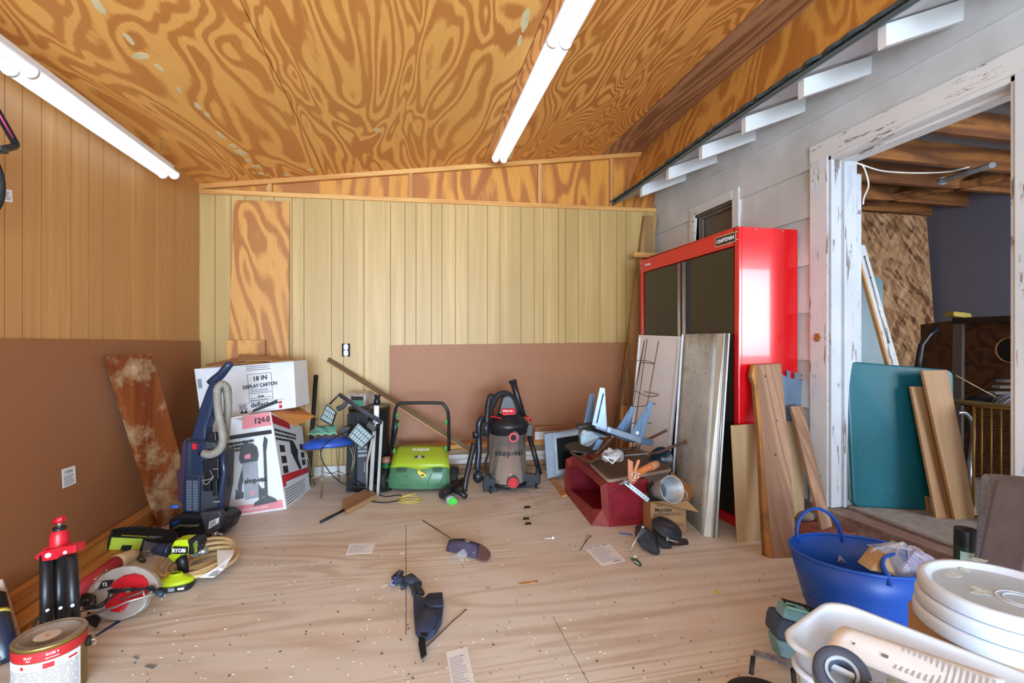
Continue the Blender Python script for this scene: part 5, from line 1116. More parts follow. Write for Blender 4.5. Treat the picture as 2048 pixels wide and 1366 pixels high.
# ---- lumber stack against the back wall
xs0, xs1 = pY(800, 900, YB - .18).x, pY(1108, 900, YB - .18).x
specs = [(0, .045, old_x, 0.02, 0, .20), (.047, .09, old_x, .06, .02, .19), (.092, .135, white_x, .15, -.01, .185), (.137, .178, white_x, .16, .01, .18), (.18, .222, old_x, .0, -.05, .17), (.224, .262, pine, .02, .0, .16)]
labs = ['bottom board of the lumber stack at the back wall', 'second board from the bottom of the lumber stack', 'lower white painted board in the lumber stack', 'upper white painted board in the lumber stack', 'weathered board just under the top pine board', 'pale pine board on top of the stack at the back wall']
for (z0, z1, mt, e0, e1, dd), lb in zip(specs, labs):
    m = MB(); m.bx(xs0 + e0, xs1 + e1, YB - .05 - dd, YB - .06, z0 + .0005, z1); tag(build(m, 'stacked_board', mt, bevel=.003), lb, 'lumber', 'boards stacked against the back wall')
# perforated strip + hardboard bit
m = MB(); z0 = .2625; x0, x1 = pY(1070, 860, YB - .15).x, pY(1128, 860, YB - .15).x
m.bx(x0, x1, YB - .145, YB - .143, z0, z0 + .075); o = tag(build(m, 'perforated_strip', white_enamel), 'white perforated strip standing on the lumber stack beside the monitor', 'strip')
m = MB()
for i in range(12):
    for k in range(2): m.cyl((x0 + (x1 - x0) * (i + .5) / 12, YB - .1465, z0 + .042 + .02 * k), (x0 + (x1 - x0) * (i + .5) / 12, YB - .1455, z0 + .042 + .02 * k), .003, 6)
build(m, 'holes', dk_grey, o)
m = MB(); m.bx(x0 + .003, x1 + .004, YB - .139, YB - .133, z0 + .0, z0 + .125); tag(build(m, 'hardboard_scrap', hardboard), 'small hardboard scrap standing behind the white perforated strip', 'board')
# ---- shop vacuum
Zv = 3.98
def U(u, v, d=0.0): return P(900 + u * .2196, 720 + v * .2196, Zv + d)
base = U(525, 1150, 0); M = Matrix.Translation((base.x, base.y, 0)); R_ = .150
t = thing('shop_vacuum', 'stainless steel shop vacuum with black lid and red port on casters', 'vacuum', M)
zr = .495
m = MB(); m.lathe([(R_ * .97, .045), (R_, .06), (R_, zr - .03), (R_ * 1.01, zr - .03)], M, 48); m.disc(R_ * .97, .046, M, 48); dr = build(m, 'drum', steel, t, label='stainless steel drum')
m = MB(); m.lathe([(R_ * 1.02, zr - .045), (R_ * 1.07, zr - .035), (R_ * 1.09, zr), (R_ * 1.16, zr + .012), (R_ * 1.12, zr + .04), (R_ * .95, zr + .07), (R_ * .7, zr + .10), (R_ * .6, zr + .12)], M, 48); m.disc(R_ * .6, zr + .12, M, 48); build(m, 'lid', black_pl, t)
hd = M @ Matrix.Translation((0, 0, zr + .10))
poly = [(-.085, 0), (.085, 0), (.08, .06), (.055, .13), (.03, .17), (-.02, .175), (-.05, .15), (-.07, .08)]
m = MB(); m.prism([hd @ (RT * a + FW * -.06 + UP * b) for a, b in poly], FW * .14); build(m, 'motor_head', black_pl, t, bevel=.018, segs=3)
m = MB(); pf = lambda u, v, d: U(u, v, d)
m.prism([U(480, 505, -.105), U(597, 497, -.105), U(590, 440, -.085), U(462, 448, -.085)], FW * .03); rp = build(m, 'red_panel', red_pl, t, bevel=.004)
upv = (U(470, 448, -.085) - U(480, 505, -.105)); text('shop-vac', .022, white_enamel, t, tmat(U(525, 462, -.096), RT, upv), bold=.0006)
m = MB(); m.prism([U(480, 375, -.05), U(530, 372, -.05), U(535, 345, -.05), U(482, 350, -.05)], FW * .04); m2 = build(m, 'switch', red_pl, t, bevel=.003)
m = MB(); m.tube(spline([hd @ (RT * -.15 + FW * -.03 + UP * -.015), hd @ (RT * -.13 + FW * -.08 + UP * .0), hd @ (RT * -.05 + FW * -.11 + UP * -.01)], 6), .011, 8, flat=.6); build(m, 'red_trim', red_pl, t)
path = resample(spline([U(370, 530, -.02), U(370, 450, -.03), U(400, 385, -.03), U(440, 320, -.02), U(510, 305, -.0), U(565, 340, .0), U(600, 420, .0), U(612, 490, .02)], 12), .006)
m = MB(); m.tube(*ribs(path, .023, .002, 2), n=14); build(m, 'hose', black_matte, t)
def port(u, v, r, nm, lab, inner):
    c = U(u, v, 0); dx = c - base; ang = math.asin(max(-1, min(1, (u - 525) * .2196 * Zv / F / R_)))
    p0 = base + RT * math.sin(ang) * R_ - FW * math.cos(ang) * R_; p0 = V((p0.x, p0.y, P(900 + u * .2196, 720 + v * .2196, Zv - R_ * math.cos(ang)).z)); n_ = (RT * math.sin(ang) * .3 - FW).normalized()
    m = MB(); m.cyl(p0 + n_ * -.01, p0 + n_ * .012, r * 1.18, 26); build(m, nm + '_collar', black_pl, t)
    m = MB(); m.tube([p0 + n_ * .01, p0 + n_ * .03], [r, r * .93], 26); o = build(m, nm, red_pl, t, label=lab)
    if inner: m = MB(); m.cyl(p0 + n_ * .029, p0 + n_ * .0325, r * .58, 20); build(m, 'opening', black_matte, o)
    else: m = MB(); m.tube([p0 + n_ * .031 + RT * r * .6 * math.cos(k * .35) + UP * r * .6 * math.sin(k * .35) for k in range(18)], .003, 6, closed=True); build(m, 'ridge', red_pl, o)
port(575, 700, .041, 'hose_port', 'red hose port', True); port(572, 1112, .043, 'drain_cap', 'red drain cap', False)
# lettering wrapped on the drum
def wrapv(s, size, u, v, mat, b=.001):
    widths = {'s': .55, 'h': .62, 'o': .6, 'p': .62, '-': .4, 'v': .55, 'a': .58, 'c': .55}; x = 0; tot = sum(widths.get(ch, .6) for ch in s) * size
    a0_ = math.asin((u - 525) * .2196 * Zv / F / R_) - tot / R_ / 2; zz = P(900 + u * .2196, 720 + v * .2196, Zv - R_).z
    for ch in s:
        wd = widths.get(ch, .6) * size; an = a0_ + (x + wd / 2) / R_; x += wd
        p0 = base + RT * math.sin(an) * (R_ + .0012) - FW * math.cos(an) * (R_ + .0012); p0.z = zz
        text(ch, size, mat, t, tmat(p0, RT * math.cos(an) + FW * math.sin(an), UP), bold=b)
wrapv('shop-vac', .058, 545, 855, ink_dark, .0022)
m = MB()
for k in (-1, 1):
    pass
# dolly blocks and casters
for (pts, d, nm) in (([(300, 1205), (295, 1100), (318, 1050), (360, 1048), (372, 1085), (415, 1085), (440, 1110), (440, 1205)], -.12, 'l'), ([(665, 1165), (670, 1050), (700, 1035), (780, 1050), (790, 985), (805, 978), (812, 1030), (828, 1060), (822, 1130), (765, 1155)], -.04, 'r')):
    m = MB(); m.prism([U(a, b, d) for a, b in pts], FW * .07); build(m, 'caster_bracket', blk_blue, t, bevel=.008)
for (u, v, d) in ((370, 1243, -.15), (785, 1178, -.03)):
    c = U(u, v, d); c.z = .024; m = MB(); m.cyl(c - RT * .010, c + RT * .010, .024, 18); w_ = build(m, 'caster_wheel', black_matte, t)
    m = MB(); m.cyl(c - RT * .011, c + RT * .011, .010, 12); build(m, 'caster_hub', grey_pl, w_)
m = MB(); m.lathe([(R_ * .98, .03), (R_ * 1.06, .035), (R_ * 1.06, .06), (R_ * .99, .065)], M, 40); build(m, 'dolly_ring', black_pl, t)
m = MB(); m.tube(spline([U(330, 690, -.10), U(335, 560, -.09), U(345, 420, -.06), U(365, 335, -.04), U(385, 345, -.03), U(378, 420, -.02)], 7), [.0225] * 36, 14); build(m, 'left_hose_end', black_pl, t)
m = MB(); m.tube([U(325, 690, -.10), U(330, 560, -.10)], .026, 16); build(m, 'hose_cuff', blk_blue, t)
m = MB(); m.tube(spline([U(300, 520, -.02), U(265, 580, -.04), U(262, 720, -.04), U(262, 850, -.05), U(250, 960, -.06), U(255, 1000, -.06)], 5), .026, 14); m.ball(U(255, 1065, -.06), .042, 10, sc_=(1, .9, 1.2)); m.tube([U(235, 650, -.05), U(240, 710, -.05)], .03, 10); build(m, 'accessory_tube', blk_blue, t)
m = MB(); m.tube(spline([U(345, 690, -.11), U(350, 840, -.12), U(325, 930, -.12), U(345, 1050, -.12)], 5), .010, 8); build(m, 'power_cord', black_matte, t)
for (u, v) in ((265, 572), (715, 535)):
    m = MB(); m.tube([U(u - 10, v - 25, -.03), U(u - 5, v, -.05), U(u + 18, v + 12, -.03)], [.010, .014, .010], 10); build(m, 'red_clip', red_pl, t)
m = MB(); m.tube([U(570, 185, .12), U(600, 290, .11), U(668, 520, .06)], [.030, .026, .026], 16); build(m, 'upper_wand', black_pl, t)
m = MB(); m.tube([U(570, 185, .12) + (U(570, 185, .12) - U(600, 290, .11)) * .02, U(575, 205, .12)], .034, 16); build(m, 'wand_collar', black_matte, t)
m = MB(); m.tube([U(722, 690, .02), U(770, 860, .0), U(820, 1040, -.02)], .021, 14); m.prism([U(695, 590, 0), U(745, 590, 0), U(745, 690, 0), U(700, 690, 0)], FW * .04); build(m, 'lower_wand', black_pl, t)
m = MB(); m.prism([U(620, 370, .10), U(632, 370, .10), U(650, 530, .08), U(630, 520, .08)], FW * .01); build(m, 'metal_rod', silver, t)
# ---- monitor
Zn = 4.18
def Rm(u, v, d=0.0): return P(1080 + .2782 * u, 740 + .2782 * v, Zn + d)
t = thing('television', 'old silver flat television with a dark screen tilted beside the red cabinet shell', 'television', Matrix.Translation(fl(1096, 958)))
q = [Rm(50, 785), Rm(345, 720, .04), Rm(330, 415, .08), Rm(28, 460, .04)]
f = face4(q)
m = MB(); m.quad(q, FW * .045); build(m, 'case', plain('silver plastic', '#8592A2', .45, .2), t, bevel=.006)
n_ = (q[1] - q[0]).cross(q[3] - q[0]).normalized(); n_ = n_ if n_.dot(O0 - q[0]) > 0 else -n_
m = MB()
a_, b_ = (.20, .93), (.06, .95)
m.prism([f(.22, .06) + n_ * .004, f(.97, .06) + n_ * .004, f(.97, .95) + n_ * .004, f(.22, .95) + n_ * .004], -n_ * .004); build(m, 'bezel', plain('light silver plastic', '#A3B0BE', .4, .2), t, bevel=.002)
m = MB(); patch(m, f, .285, .90, .15, .86, n_, off=.006, th=.002); build(m, 'screen', screen_m, t)
# stick
m = MB(); m.quad([fl(1101, 961), fl(1108, 959), fl(1135, 993), fl(1124, 995)], V((0, 0, .015))); tag(build(m, 'wood_stick', pine_z), 'short pine stick lying on the floor in front of the television', 'stick')
# ------------------------------------------------------------------ corner post and cross piece
a0, a1 = pY(1250, 860, 4.40), pY(1302, 431, YB - .07)
dd = (a1 - a0).normalized(); a0 = a0 - dd * ((a0.z) / dd.z)
hw = .065
plank('corner_timber', [a0 - RT * hw, a0 + RT * hw, a1 + RT * hw, a1 - RT * hw], .05, treated, 'tall greenish brown timber leaning in the back right corner behind the red cabinet', 'timber', back=(0, 1, 0))
c0, c1 = pY(1268, 509, 4.34), pY(1330, 509, 4.34)
m = MB(); m.bx(c0.x, c1.x, 4.33, 4.37, c0.z - .022, c0.z + .022); tag(build(m, 'cross_piece', pine, bevel=.002), 'short orange pine piece sticking out beside the top of the red cabinet', 'board')
m = MB(); c0 = pY(1242, 812, 4.3); m.quad([V((c0.x, 4.3, 0)), V((c0.x + .10, 4.3, 0)), pY(1262, 812, 4.3), pY(1242, 812, 4.3)], V((0, .02, 0))); tag(build(m, 'pine_offcut', pine_z), 'small pale wood offcut standing in the corner behind the wire cage', 'board')
# ------------------------------------------------------------------ red cabinet
CX, CXb, Ya, Yb, CH = 2.08, 2.515, 2.705, 4.03, 1.935
t = thing('storage_cabinet', 'tall shiny red steel cabinet with two dark doors against the right wall', 'cabinet', Matrix.Translation(((CX + CXb) / 2, (Ya + Yb) / 2, 0)))
m = MB(); m.bx(CX + .02, CXb, Ya, Ya + .012, 0.0, CH); m.bx(CX + .02, CXb, Yb - .012, Yb, 0, CH); m.bx(CX + .02, CXb, Ya + .012, Yb - .012, CH - .012, CH); m.bx(CX + .02, CXb, Ya + .012, Yb - .012, .05, .06); m.bx(CXb - .008, CXb, Ya + .012, Yb - .012, .06, CH - .012); build(m, 'body', red_paint, t)
m = MB(); fw = .045
m.bx(CX - .004, CX + .02, Ya, Ya + fw, .0, CH); m.bx(CX - .004, CX + .02, Yb - fw, Yb, .0, CH); m.bx(CX - .004, CX + .02, Ya + fw, Yb - fw, CH - .115, CH); m.bx(CX - .004, CX + .02, Ya + fw, Yb - fw, 0, .065); build(m, 'front_frame', red_paint, t, bevel=.004)
ym = pX(1365, 560, CX).y
for (y0, y1) in ((Ya + fw + .004, ym - .02), (ym + .02, Yb - fw - .004)):
    m = MB(); m.bx(CX + .004, CX + .028, y0, y1, .07, CH - .12); d = build(m, 'door', dk_door, t, bevel=.003)
    if y0 < ym: hy0, hy1 = y1 - .03, y1 + .006
    else: hy0, hy1 = y0 - .006, y0 + .03
    m = MB(); m.tube([(CX - .004, (hy0 + hy1) / 2, .08), (CX - .004, (hy0 + hy1) / 2, CH - .13)], .017, 10); build(m, 'edge_handle', silver, d, label='vertical silver pull strip')
    m = MB(); y2 = hy0 - .035 if y0 < ym else hy1; m.bx(CX - .001, CX + .006, y2, y2 + .035, .08, CH - .13); build(m, 'dark_channel', plain('blue black channel', '#1B2233', .3), d)
m = MB(); m.bx(CX + .022, CX + .03, ym - .02, ym + .02, .07, CH - .12); build(m, 'door_gap', black_matte, t)
m = MB(); q = [pX(1432, 482, CX - .005), pX(1470, 474, CX - .005), pX(1470, 456, CX - .005), pX(1432, 466, CX - .005)]
q = [V((CX - .005, q[0].y, CH - .085)), V((CX - .005, q[1].y, CH - .085)), V((CX - .005, q[1].y, CH - .03)), V((CX - .005, q[0].y, CH - .03))]
m.quad([p + V((0, (.006 if i in (0, 3) else -.006), (-.005 if i < 2 else .005))) for i, p in enumerate(q)], V((.001, 0, 0))); np_ = build(m, 'name_plate', plain('cream edge', '#CDBE9A', .5), t, label='small black name plate with a cream border')
m = MB(); m.quad([p - V((.0008, 0, 0)) for p in q], V((.0008, 0, 0))); build(m, 'plate_face', black_pl, np_)
text('CRAFTSMAN', .034, paper_m, t, tmat((CX - .0065, (q[0].y + q[1].y) / 2, CH - .058), (0, -1, 0), (0, 0, 1)), bold=.0012, sx=abs(q[0].y - q[1].y) / .215)
m = MB(); y0 = Yb - .06; m.quad([V((CX - .005, y0, CH - .075)), V((CX - .005, y0 - .14, CH - .075)), V((CX - .005, y0 - .15, CH - .045)), V((CX - .005, y0 - .01, CH - .05))], V((.001, 0, 0))); wl = build(m, 'warning_label', ink_red, t)
text('WARNING', .022, paper_m, t, tmat((CX - .006, y0 - .075, CH - .06), (0, -1, 0), (0, 0, 1)), bold=.0006)
for (x, y, z) in ((CX - .005, Ya + .018, CH - .03), (CX - .005, Ya + .018, CH - .08), (CX - .005, Yb - .018, CH - .03), (CX - .005, Yb - .018, CH - .075)):
    m = MB(); m.ball((x, y, z), .006, 6); build(m, 'rivet', silver, t)
for x in (CX + .12, CX + .32):
    m = MB(); m.ball((x, Ya - .001, CH - .012), .006, 6); build(m, 'rivet', silver, t)
m = MB(); m.bx(CXb - .085, CXb - .0, Ya - .003, Ya, 0, CH - .02); build(m, 'rear_fold', red_paint, t, bevel=.001)
# ------------------------------------------------------------------ boards leaning on the cabinet front
xt = CX - .048
q = [V((1.93, 3.99, 0)), V((1.93, 3.36, 0)), pX(1362, 673, xt), pX(1279, 670, xt)]
wb = plank('laminate_board', q, .018, white_board, 'tall white laminated panel leaning on the cabinet behind the wire cage', 'panel', back=(1, 0, 0))
for (y0, y1) in ((0, 1),):
    f = face4(q); m = MB(); n_ = V((-1, 0, .05)).normalized()
    for (u0, u1, v0, v1) in ((.0, .025, 0, 1), (.975, 1, 0, 1), (.025, .975, .985, 1)): patch(m, f, u0, u1, v0, v1, n_, off=.008, th=.008)
    build(m, 'raised_rim', white_board, wb)
# perforated / stained channel panel
Bl, Br = fl(1345, 1012), fl(1407, 1072); Tl, Tr = pX(1368, 668, xt + .0), pX(1434, 667, xt + .0)
Tl = pX(1368, 668.5, xt); Tr = pX(1434, 667, xt)
t = thing('metal_channel_panel', 'stained galvanised metal panel with a ribbed white edge leaning on the cabinet', 'panel', Matrix.Translation((Bl + Br) / 2))
f = face4([Bl, Br, Tr, Tl]); m = MB(); m.grid(lambda u, v: f(u, v), 10, 10); build(m, 'plate', stain_plate, t, solid=.004)
f = face4([Bl, Br, Tr, Tl]); n_ = (Br - Bl).cross(Tl - Bl).normalized(); n_ = n_ if n_.dot(O0 - Bl) > 0 else -n_
m = MB(); random.seed(4)
for (u, v) in [(.25, .95), (.55, .94), (.6, .9), (.3, .88), (.15, .80), (.45, .78), (.75, .78), (.55, .77), (.2, .72), (.4, .62), (.7, .60), (.4, .3), (.75, .25), (.15, .5), (.85, .12), (.5, .1), (.9, .18), (.3, .85), (.62, .95)]:
    c = f(u, v); m.prism([c + n_ * .002 + (Br - Bl).normalized() * .006 * math.cos(k) + UP * random.uniform(.005, .011) * math.sin(k) for k in range(6)], -n_ * .001)
build(m, 'holes', ink_dark, t)
e = (Br - Bl).normalized(); C0, C1 = fl(1424, 1074), fl(1436, 1079); T0, T1 = pX(1449, 667, xt - .02), pX(1463, 667, xt - .01)
m = MB(); m.quad([Br - n_ * .002, C0, T0, Tr - n_ * .002], V((.005, 0, 0))); build(m, 'folded_edge', plain('pale painted edge', '#D9E2DF', .5), t)
for k in range(3):
    a_, b_ = lerp(C0, C1, k / 3), lerp(T0, T1, k / 3); m = MB(); m.tube([a_ + UP * .003, b_], .006, 8); build(m, 'rib', galv if k % 2 else plain('pale rib', '#D3DCDB', .45), t)
m = MB(); m.quad([Bl + V((-.012, .01, 0)), Bl + V((.002, 0, 0)), Tl + V((.002, 0, 0)), Tl + V((-.012, .01, 0))], V((.004, 0, 0))); build(m, 'side_flange', galv, t)
# wire cage
t = thing('wire_cage', 'dark wire plant cage leaning against the white panel in the corner', 'wire cage', Matrix.Translation(fl(1245, 905)))
Zg = 3.86
def Wc(u, v, d=0.0): return P(1220 + .337 * u, 640 + .3368 * v, Zg + d)
m = MB()
for (a_, b_, d) in (((205, 120), (130, 560), -.02), ((220, 115), (150, 620), .06), ((288, 125), (200, 620), -.05), ((120, 150), (20, 640), .04), ((100, 250), (45, 640), .08), ((205, 120), (125, 520), .0)):
    A1, B1 = Wc(*a_, d), Wc(*b_, d); B1 = A1 + (B1 - A1) * (A1.z / (A1.z - B1.z)) * .999; m.tube([A1, B1], .0032, 6)
build(m, 'upright_wires', rust, t)
for (p) in ([(110, 245), (200, 240), (265, 260), (180, 250)], [(80, 415), (150, 422), (225, 455), (290, 443), (200, 425)], [(75, 490), (150, 515), (270, 498)], [(60, 600), (150, 615), (245, 612)]):
    m = MB(); m.tube(spline([Wc(a_, b_, .02 - .03 * (i % 2)) for i, (a_, b_) in enumerate(p)], 4), .0034, 6); build(m, 'ring_wire', rust, t)
# ------------------------------------------------------------------ red shell and the pile on it
def R5(u, v, Z): return P(1080 + .2782 * u, 740 + .2782 * v, Z)
t = thing('red_cabinet_shell', 'dusty red metal shell lying on the floor with its open side to the left', 'metal cabinet shell', Matrix.Translation(fl(1220, 1054)))
zt = .285
N0, N1, N2 = fl(1220, 1054), fl(1184, 1051), fl(1130, 983)
Zn = N0.x * SY + N0.y * CY
o = [R5(488, 812, Zn), R5(245, 618, 3.85), R5(190, 643, 3.86), N2 + UP * .10, N2 + UP * .0, N1 + UP * .0, N0 + UP * .0]
i_ = [R5(436, 838, Zn + .02), R5(272, 690, 3.70), R5(214, 705, 3.80), R5(224, 862, 3.80), R5(226, 864, 3.79), R5(385, 1000, Zn + .10), R5(446, 1000, Zn + .02)]
m = MB(); k = len(o); m.add(o + i_, [(j, (j + 1) % k, (j + 1) % k + k, j + k) for j in range(k)]); build(m, 'front_flange', red_old2, t, solid=.010)
dv = RT * .275 + FW * -.02
dv2 = (fl(1301, 1047) - N0); dv2.z = 0
m = MB(); tp = R5(800, 790, 3.20) - R5(488, 812, Zn); side = lambda p: p + dv2
m.add(o + [p + dv2 for p in o], [(j, (j + 1) % k, (j + 1) % k + k, j + k) for j in range(k)] + [tuple(range(k, 2 * k))]); build(m, 'shell', red_old, t, solid=.006, bevel=.0)
f = face4([N0, N0 + dv2, o[0] + dv2, o[0]]); n_ = dv2.cross(UP).normalized(); n_ = n_ if n_.dot(O0 - N0) > 0 else -n_
m = MB(); rr = [f(.5 + a / 1.0, .5 + b / 1.0) + n_ * .008 for a, b in rrect(.82, .78, .12, 5)]; m.tube(rr, .006, 8, closed=True); build(m, 'pressed_border', red_old, t)
m = MB(); f2 = lambda p: p + dv2 * .08
m.add([i_[2] + dv2 * .5, i_[6] + dv2 * .5 + UP * .0, i_[6] + dv2 * .5 + UP * .12, i_[2] + dv2 * .5 + UP * .12], [(0, 1, 2, 3)]); build(m, 'inner_shelf', red_old2, t, solid=.004)
# tray
zr = .31
c4 = [fl(1216, 961, zr), fl(1347, 938, zr), fl(1262, 893, zr), fl(1178, 926, zr)]
def roundpoly(c4, r, n=5):
    out = []; k = len(c4)
    for i in range(k):
        p, a, b = c4[i], c4[i - 1], c4[(i + 1) % k]; u = (a - p).normalized() * r; v_ = (b - p).normalized() * r
        for j in range(n + 1):
            t_ = j / n; out.append((p + u) * (1 - t_) ** 2 + p * 2 * t_ * (1 - t_) + (p + v_) * t_ ** 2)
    return out
rp = roundpoly(c4, .05); cc = sum(c4, V((0, 0, 0))) / 4
t = thing('wooden_tray', 'brown tray board with rounded corners and a pale edge lying on the red shell', 'tray', Matrix.Translation(cc))
m = MB(); m.prism(rp, V((0, 0, -.018))); build(m, 'tray_rim', plain('pale worn edge', '#A8988A', .7), t, bevel=.003)
m = MB(); m.prism([cc + (p - cc) * .95 + UP * .0015 for p in rp], V((0, 0, -.002))); build(m, 'tray_surface', plain('brown tray surface', '#5F4A40', .6, var=.25), t)
# dark oval tray behind-left
t5 = [R5(180, 545, 3.55), R5(195, 525, 3.6), R5(250, 515, 3.7), R5(330, 520, 3.75), R5(410, 560, 3.7), R5(400, 590, 3.55), R5(330, 588, 3.5), R5(230, 575, 3.48)]
m = MB(); m.prism(spline(t5, 3, True), UP * -.014); tag(build(m, 'oval_tray', plain('worn black tray', '#34312F', .5, var=.4, nscale=30), bevel=.003), 'worn dark oval tray sticking out at the left of the pile', 'tray')
# rusty tube frame
t = thing('rusty_tube_frame', 'bent rusty brown tube frame lying in the pile over the tray', 'tube frame', Matrix.Translation(R5(600, 600, 3.4)))
tubes = [[(222, 580, 3.45), (240, 605, 3.42), (345, 655, 3.3), (375, 655, 3.28), (460, 615, 3.22), (553, 577, 3.2)],
         [(395, 597, 3.32), (420, 590, 3.3), (515, 485, 3.36)],
         [(665, 560, 3.45), (740, 590, 3.42), (800, 602, 3.4), (870, 585, 3.38), (960, 548, 3.36), (1055, 515, 3.34)],
         [(740, 512, 3.6), (800, 488, 3.58), (908, 435, 3.56)],
         [(520, 560, 3.5), (600, 572, 3.5), (680, 560, 3.5), (700, 545, 3.5)]]
for p in tubes:
    q = [R5(*a) for a in p]; m = MB(); m.tube(spline(q, 5), .0105, 10); tb = build(m, 'tube', rust, t)
    m = MB(); d = (q[-1] - q[-2]).normalized(); m.tube([q[-1] - d * .002, q[-1] + d * .008], .0125, 10); build(m, 'end_cap', plain('worn end cap', '#7A6A60', .6), tb)
m = MB(); m.tube([R5(610, 615, 3.42), R5(780, 600, 3.4)], .005, 8); build(m, 'brace', grey_pl, t)
# folding stand with four triangular brackets
def H6(u, v, Z): return P(1130 + .1464 * u, 760 + .1464 * v, Z)
t = thing('bracket_stand', 'blue grey metal rail with four upright triangular brackets on top of the pile', 'metal stand', Matrix.Translation(H6(800, 800, 3.5)))
m = MB(); m.prism([H6(420, 665, 3.36), H6(1040, 870, 3.44), H6(1205, 905, 3.46), H6(1218, 835, 3.46), H6(1040, 785, 3.44), H6(425, 590, 3.36)], FW * .05); build(m, 'rail', slate_lt, t, bevel=.003)
m = MB(); m.prism([H6(1040, 872, 3.43), H6(1205, 908, 3.45), H6(1218, 835, 3.45), H6(1048, 790, 3.43)], FW * .07); build(m, 'rail_end', slate, t, bevel=.003)
m = MB(); m.prism([H6(170, 630, 3.5), H6(330, 620, 3.5), H6(430, 600, 3.45), H6(1000, 800, 3.5), H6(1010, 860, 3.5), H6(800, 840, 3.5), H6(640, 760, 3.5), H6(360, 690, 3.45), H6(180, 680, 3.5)], FW * .12); build(m, 'under_bar', plain('dark underside metal', '#33373D', .5, .4), t, bevel=.004)
BR = [([(248, 630), (380, 610), (400, 200), (385, 188), (340, 188)], slate, 3.62, (300, 600, 370, 250)), ([(368, 612), (575, 690), (570, 640), (545, 112), (478, 102)], slate_lt, 3.36, (435, 590, 525, 185)), ([(705, 670), (890, 725), (950, 372), (905, 358)], slate, 3.58, (815, 700, 885, 410)), ([(888, 742), (1070, 800), (1208, 310), (1150, 300)], slate, 3.44, (1010, 780, 1130, 380))]
for pts, mt, Z, (u0, v0, u1, v1) in BR:
    m = MB(); m.prism([H6(a, b, Z) for a, b in pts], FW * .008 ); br = build(m, 'bracket', mt, t, bevel=.001)
    m = MB(); m.tube([H6(u0, v0, Z - .004), H6(u1, v1, Z - .004)], .0045, 8); build(m, 'stiffening_rib', plain('dark rib', '#3B4A62', .4, .3) if mt is slate_lt else slate_lt, br)
    e1, e2 = pts[1], pts[-2] if len(pts) == 5 else pts[2]
    m = MB(); m.quad([H6(e1[0], e1[1], Z), H6(e1[0], e1[1], Z) + FW * .045, H6(e2[0], e2[1], Z) + FW * .045, H6(e2[0], e2[1], Z)], RT * -.004); build(m, 'bracket_fold', mt, br)
m = MB(); m.cyl(H6(988, 722, 3.432), H6(988, 722, 3.44), .012, 16); build(m, 'round_label', paper_m, t)
m = MB(); m.prism([H6(575, 715, 3.34), H6(620, 725, 3.34), H6(632, 650, 3.34), H6(580, 640, 3.34)], FW * .07); build(m, 'rail_collar', slate_lt, t, bevel=.002)
m = MB(); m.prism([H6(205, 740, 3.42), H6(215, 890, 3.42), H6(320, 915, 3.38), H6(380, 880, 3.38), H6(470, 790, 3.40), H6(600, 780, 3.42), H6(370, 700, 3.42), H6(230, 690, 3.42)], FW * .10); build(m, 'clamp_housing', plain('blue grey housing', '#7F929F', .45, .3, var=.2), t, bevel=.006)
m = MB(); m.prism([H6(370, 960, 3.40), H6(450, 965, 3.40), H6(530, 830, 3.42), H6(450, 790, 3.42)], FW * .08); build(m, 'clamp_jaw', slate, t, bevel=.004)
m = MB(); m.cyl(H6(265, 720, 3.41), H6(265, 720, 3.38), .018, 14); m.prism([H6(240, 700, 3.4), H6(290, 700, 3.4), H6(285, 765, 3.4), H6(235, 760, 3.4)], FW * .03); build(m, 'end_knob', grey_pl, t)
# plastic bag with paper
def bag(u, v):
    a_ = u * 2 * math.pi; r_ = (.55 + .45 * math.sin(v * math.pi)) ; 
    x = 655 + 185 * r_ * math.cos(a_) * (1 - v * .35) - 10 * v; y = 1080 + 95 * math.sin(a_) * r_ * .8 - 90 * v + 15 * math.sin(a_ * 3)
    return H6(x, y, 3.22 + .06 * math.sin(a_) * r_) + UP * .004 * math.sin(a_ * 7 + v * 9)
m = MB(); m.grid(bag, 36, 10); t = tag(build(m, 'plastic_bag', clear_pl), 'clear plastic bag holding folded white paper on top of the brown tray', 'bag')
m = MB(); m.quad([H6(520, 1050, 3.2), H6(650, 1150, 3.17), H6(770, 1030, 3.24), H6(600, 930, 3.3)], UP * .005); pp = tag(build(m, 'folded_paper', paper_m), 'folded white paper inside the plastic bag on the tray', 'paper')
m = MB(); f = face4([H6(520, 1050, 3.2), H6(650, 1150, 3.17), H6(770, 1030, 3.24), H6(600, 930, 3.3)]); patch(m, f, .55, .95, .05, .15, UP, off=.007); patch(m, f, .7, .95, .2, .25, UP, off=.007); build(m, 'printing', ink_dark, pp)
# orange tube and paddles
t = thing('orange_tool', 'orange tube tool with two wooden paddles splashed with white paint on the tray edge', 'tool', Matrix.Translation(R5(700, 760, 3.12)))
m = MB(); m.tube([R5(655, 795, 3.0), R5(700, 745, 3.04), R5(760, 710, 3.1), R5(835, 678, 3.16)], [.026, .023, .022, .023], 16); build(m, 'tube', plain('bright orange wood', '#D9824A', .6, var=.2), t)
m = MB(); m.tube([R5(790, 700, 3.12), R5(840, 675, 3.165)], .026, 14); build(m, 'worn_end', plain('worn orange', '#C08A62', .7, var=.3), t)
for pts in ([(632, 640), (670, 660), (668, 800), (650, 815), (634, 770)], [(668, 740), (700, 650), (720, 645), (716, 670), (690, 740)]):
    m = MB(); m.prism([R5(a, b, 2.985) for a, b in pts], FW * .012); build(m, 'paddle', plain('peach wood', '#D08E6A', .6, var=.15), t, bevel=.002)
m = MB(); random.seed(8)
for k in range(14):
    c = R5(random.uniform(655, 710), random.uniform(735, 800), 2.975); m.ball(c, random.uniform(.003, .007), 5, sc_=(1.3, .4, .8))
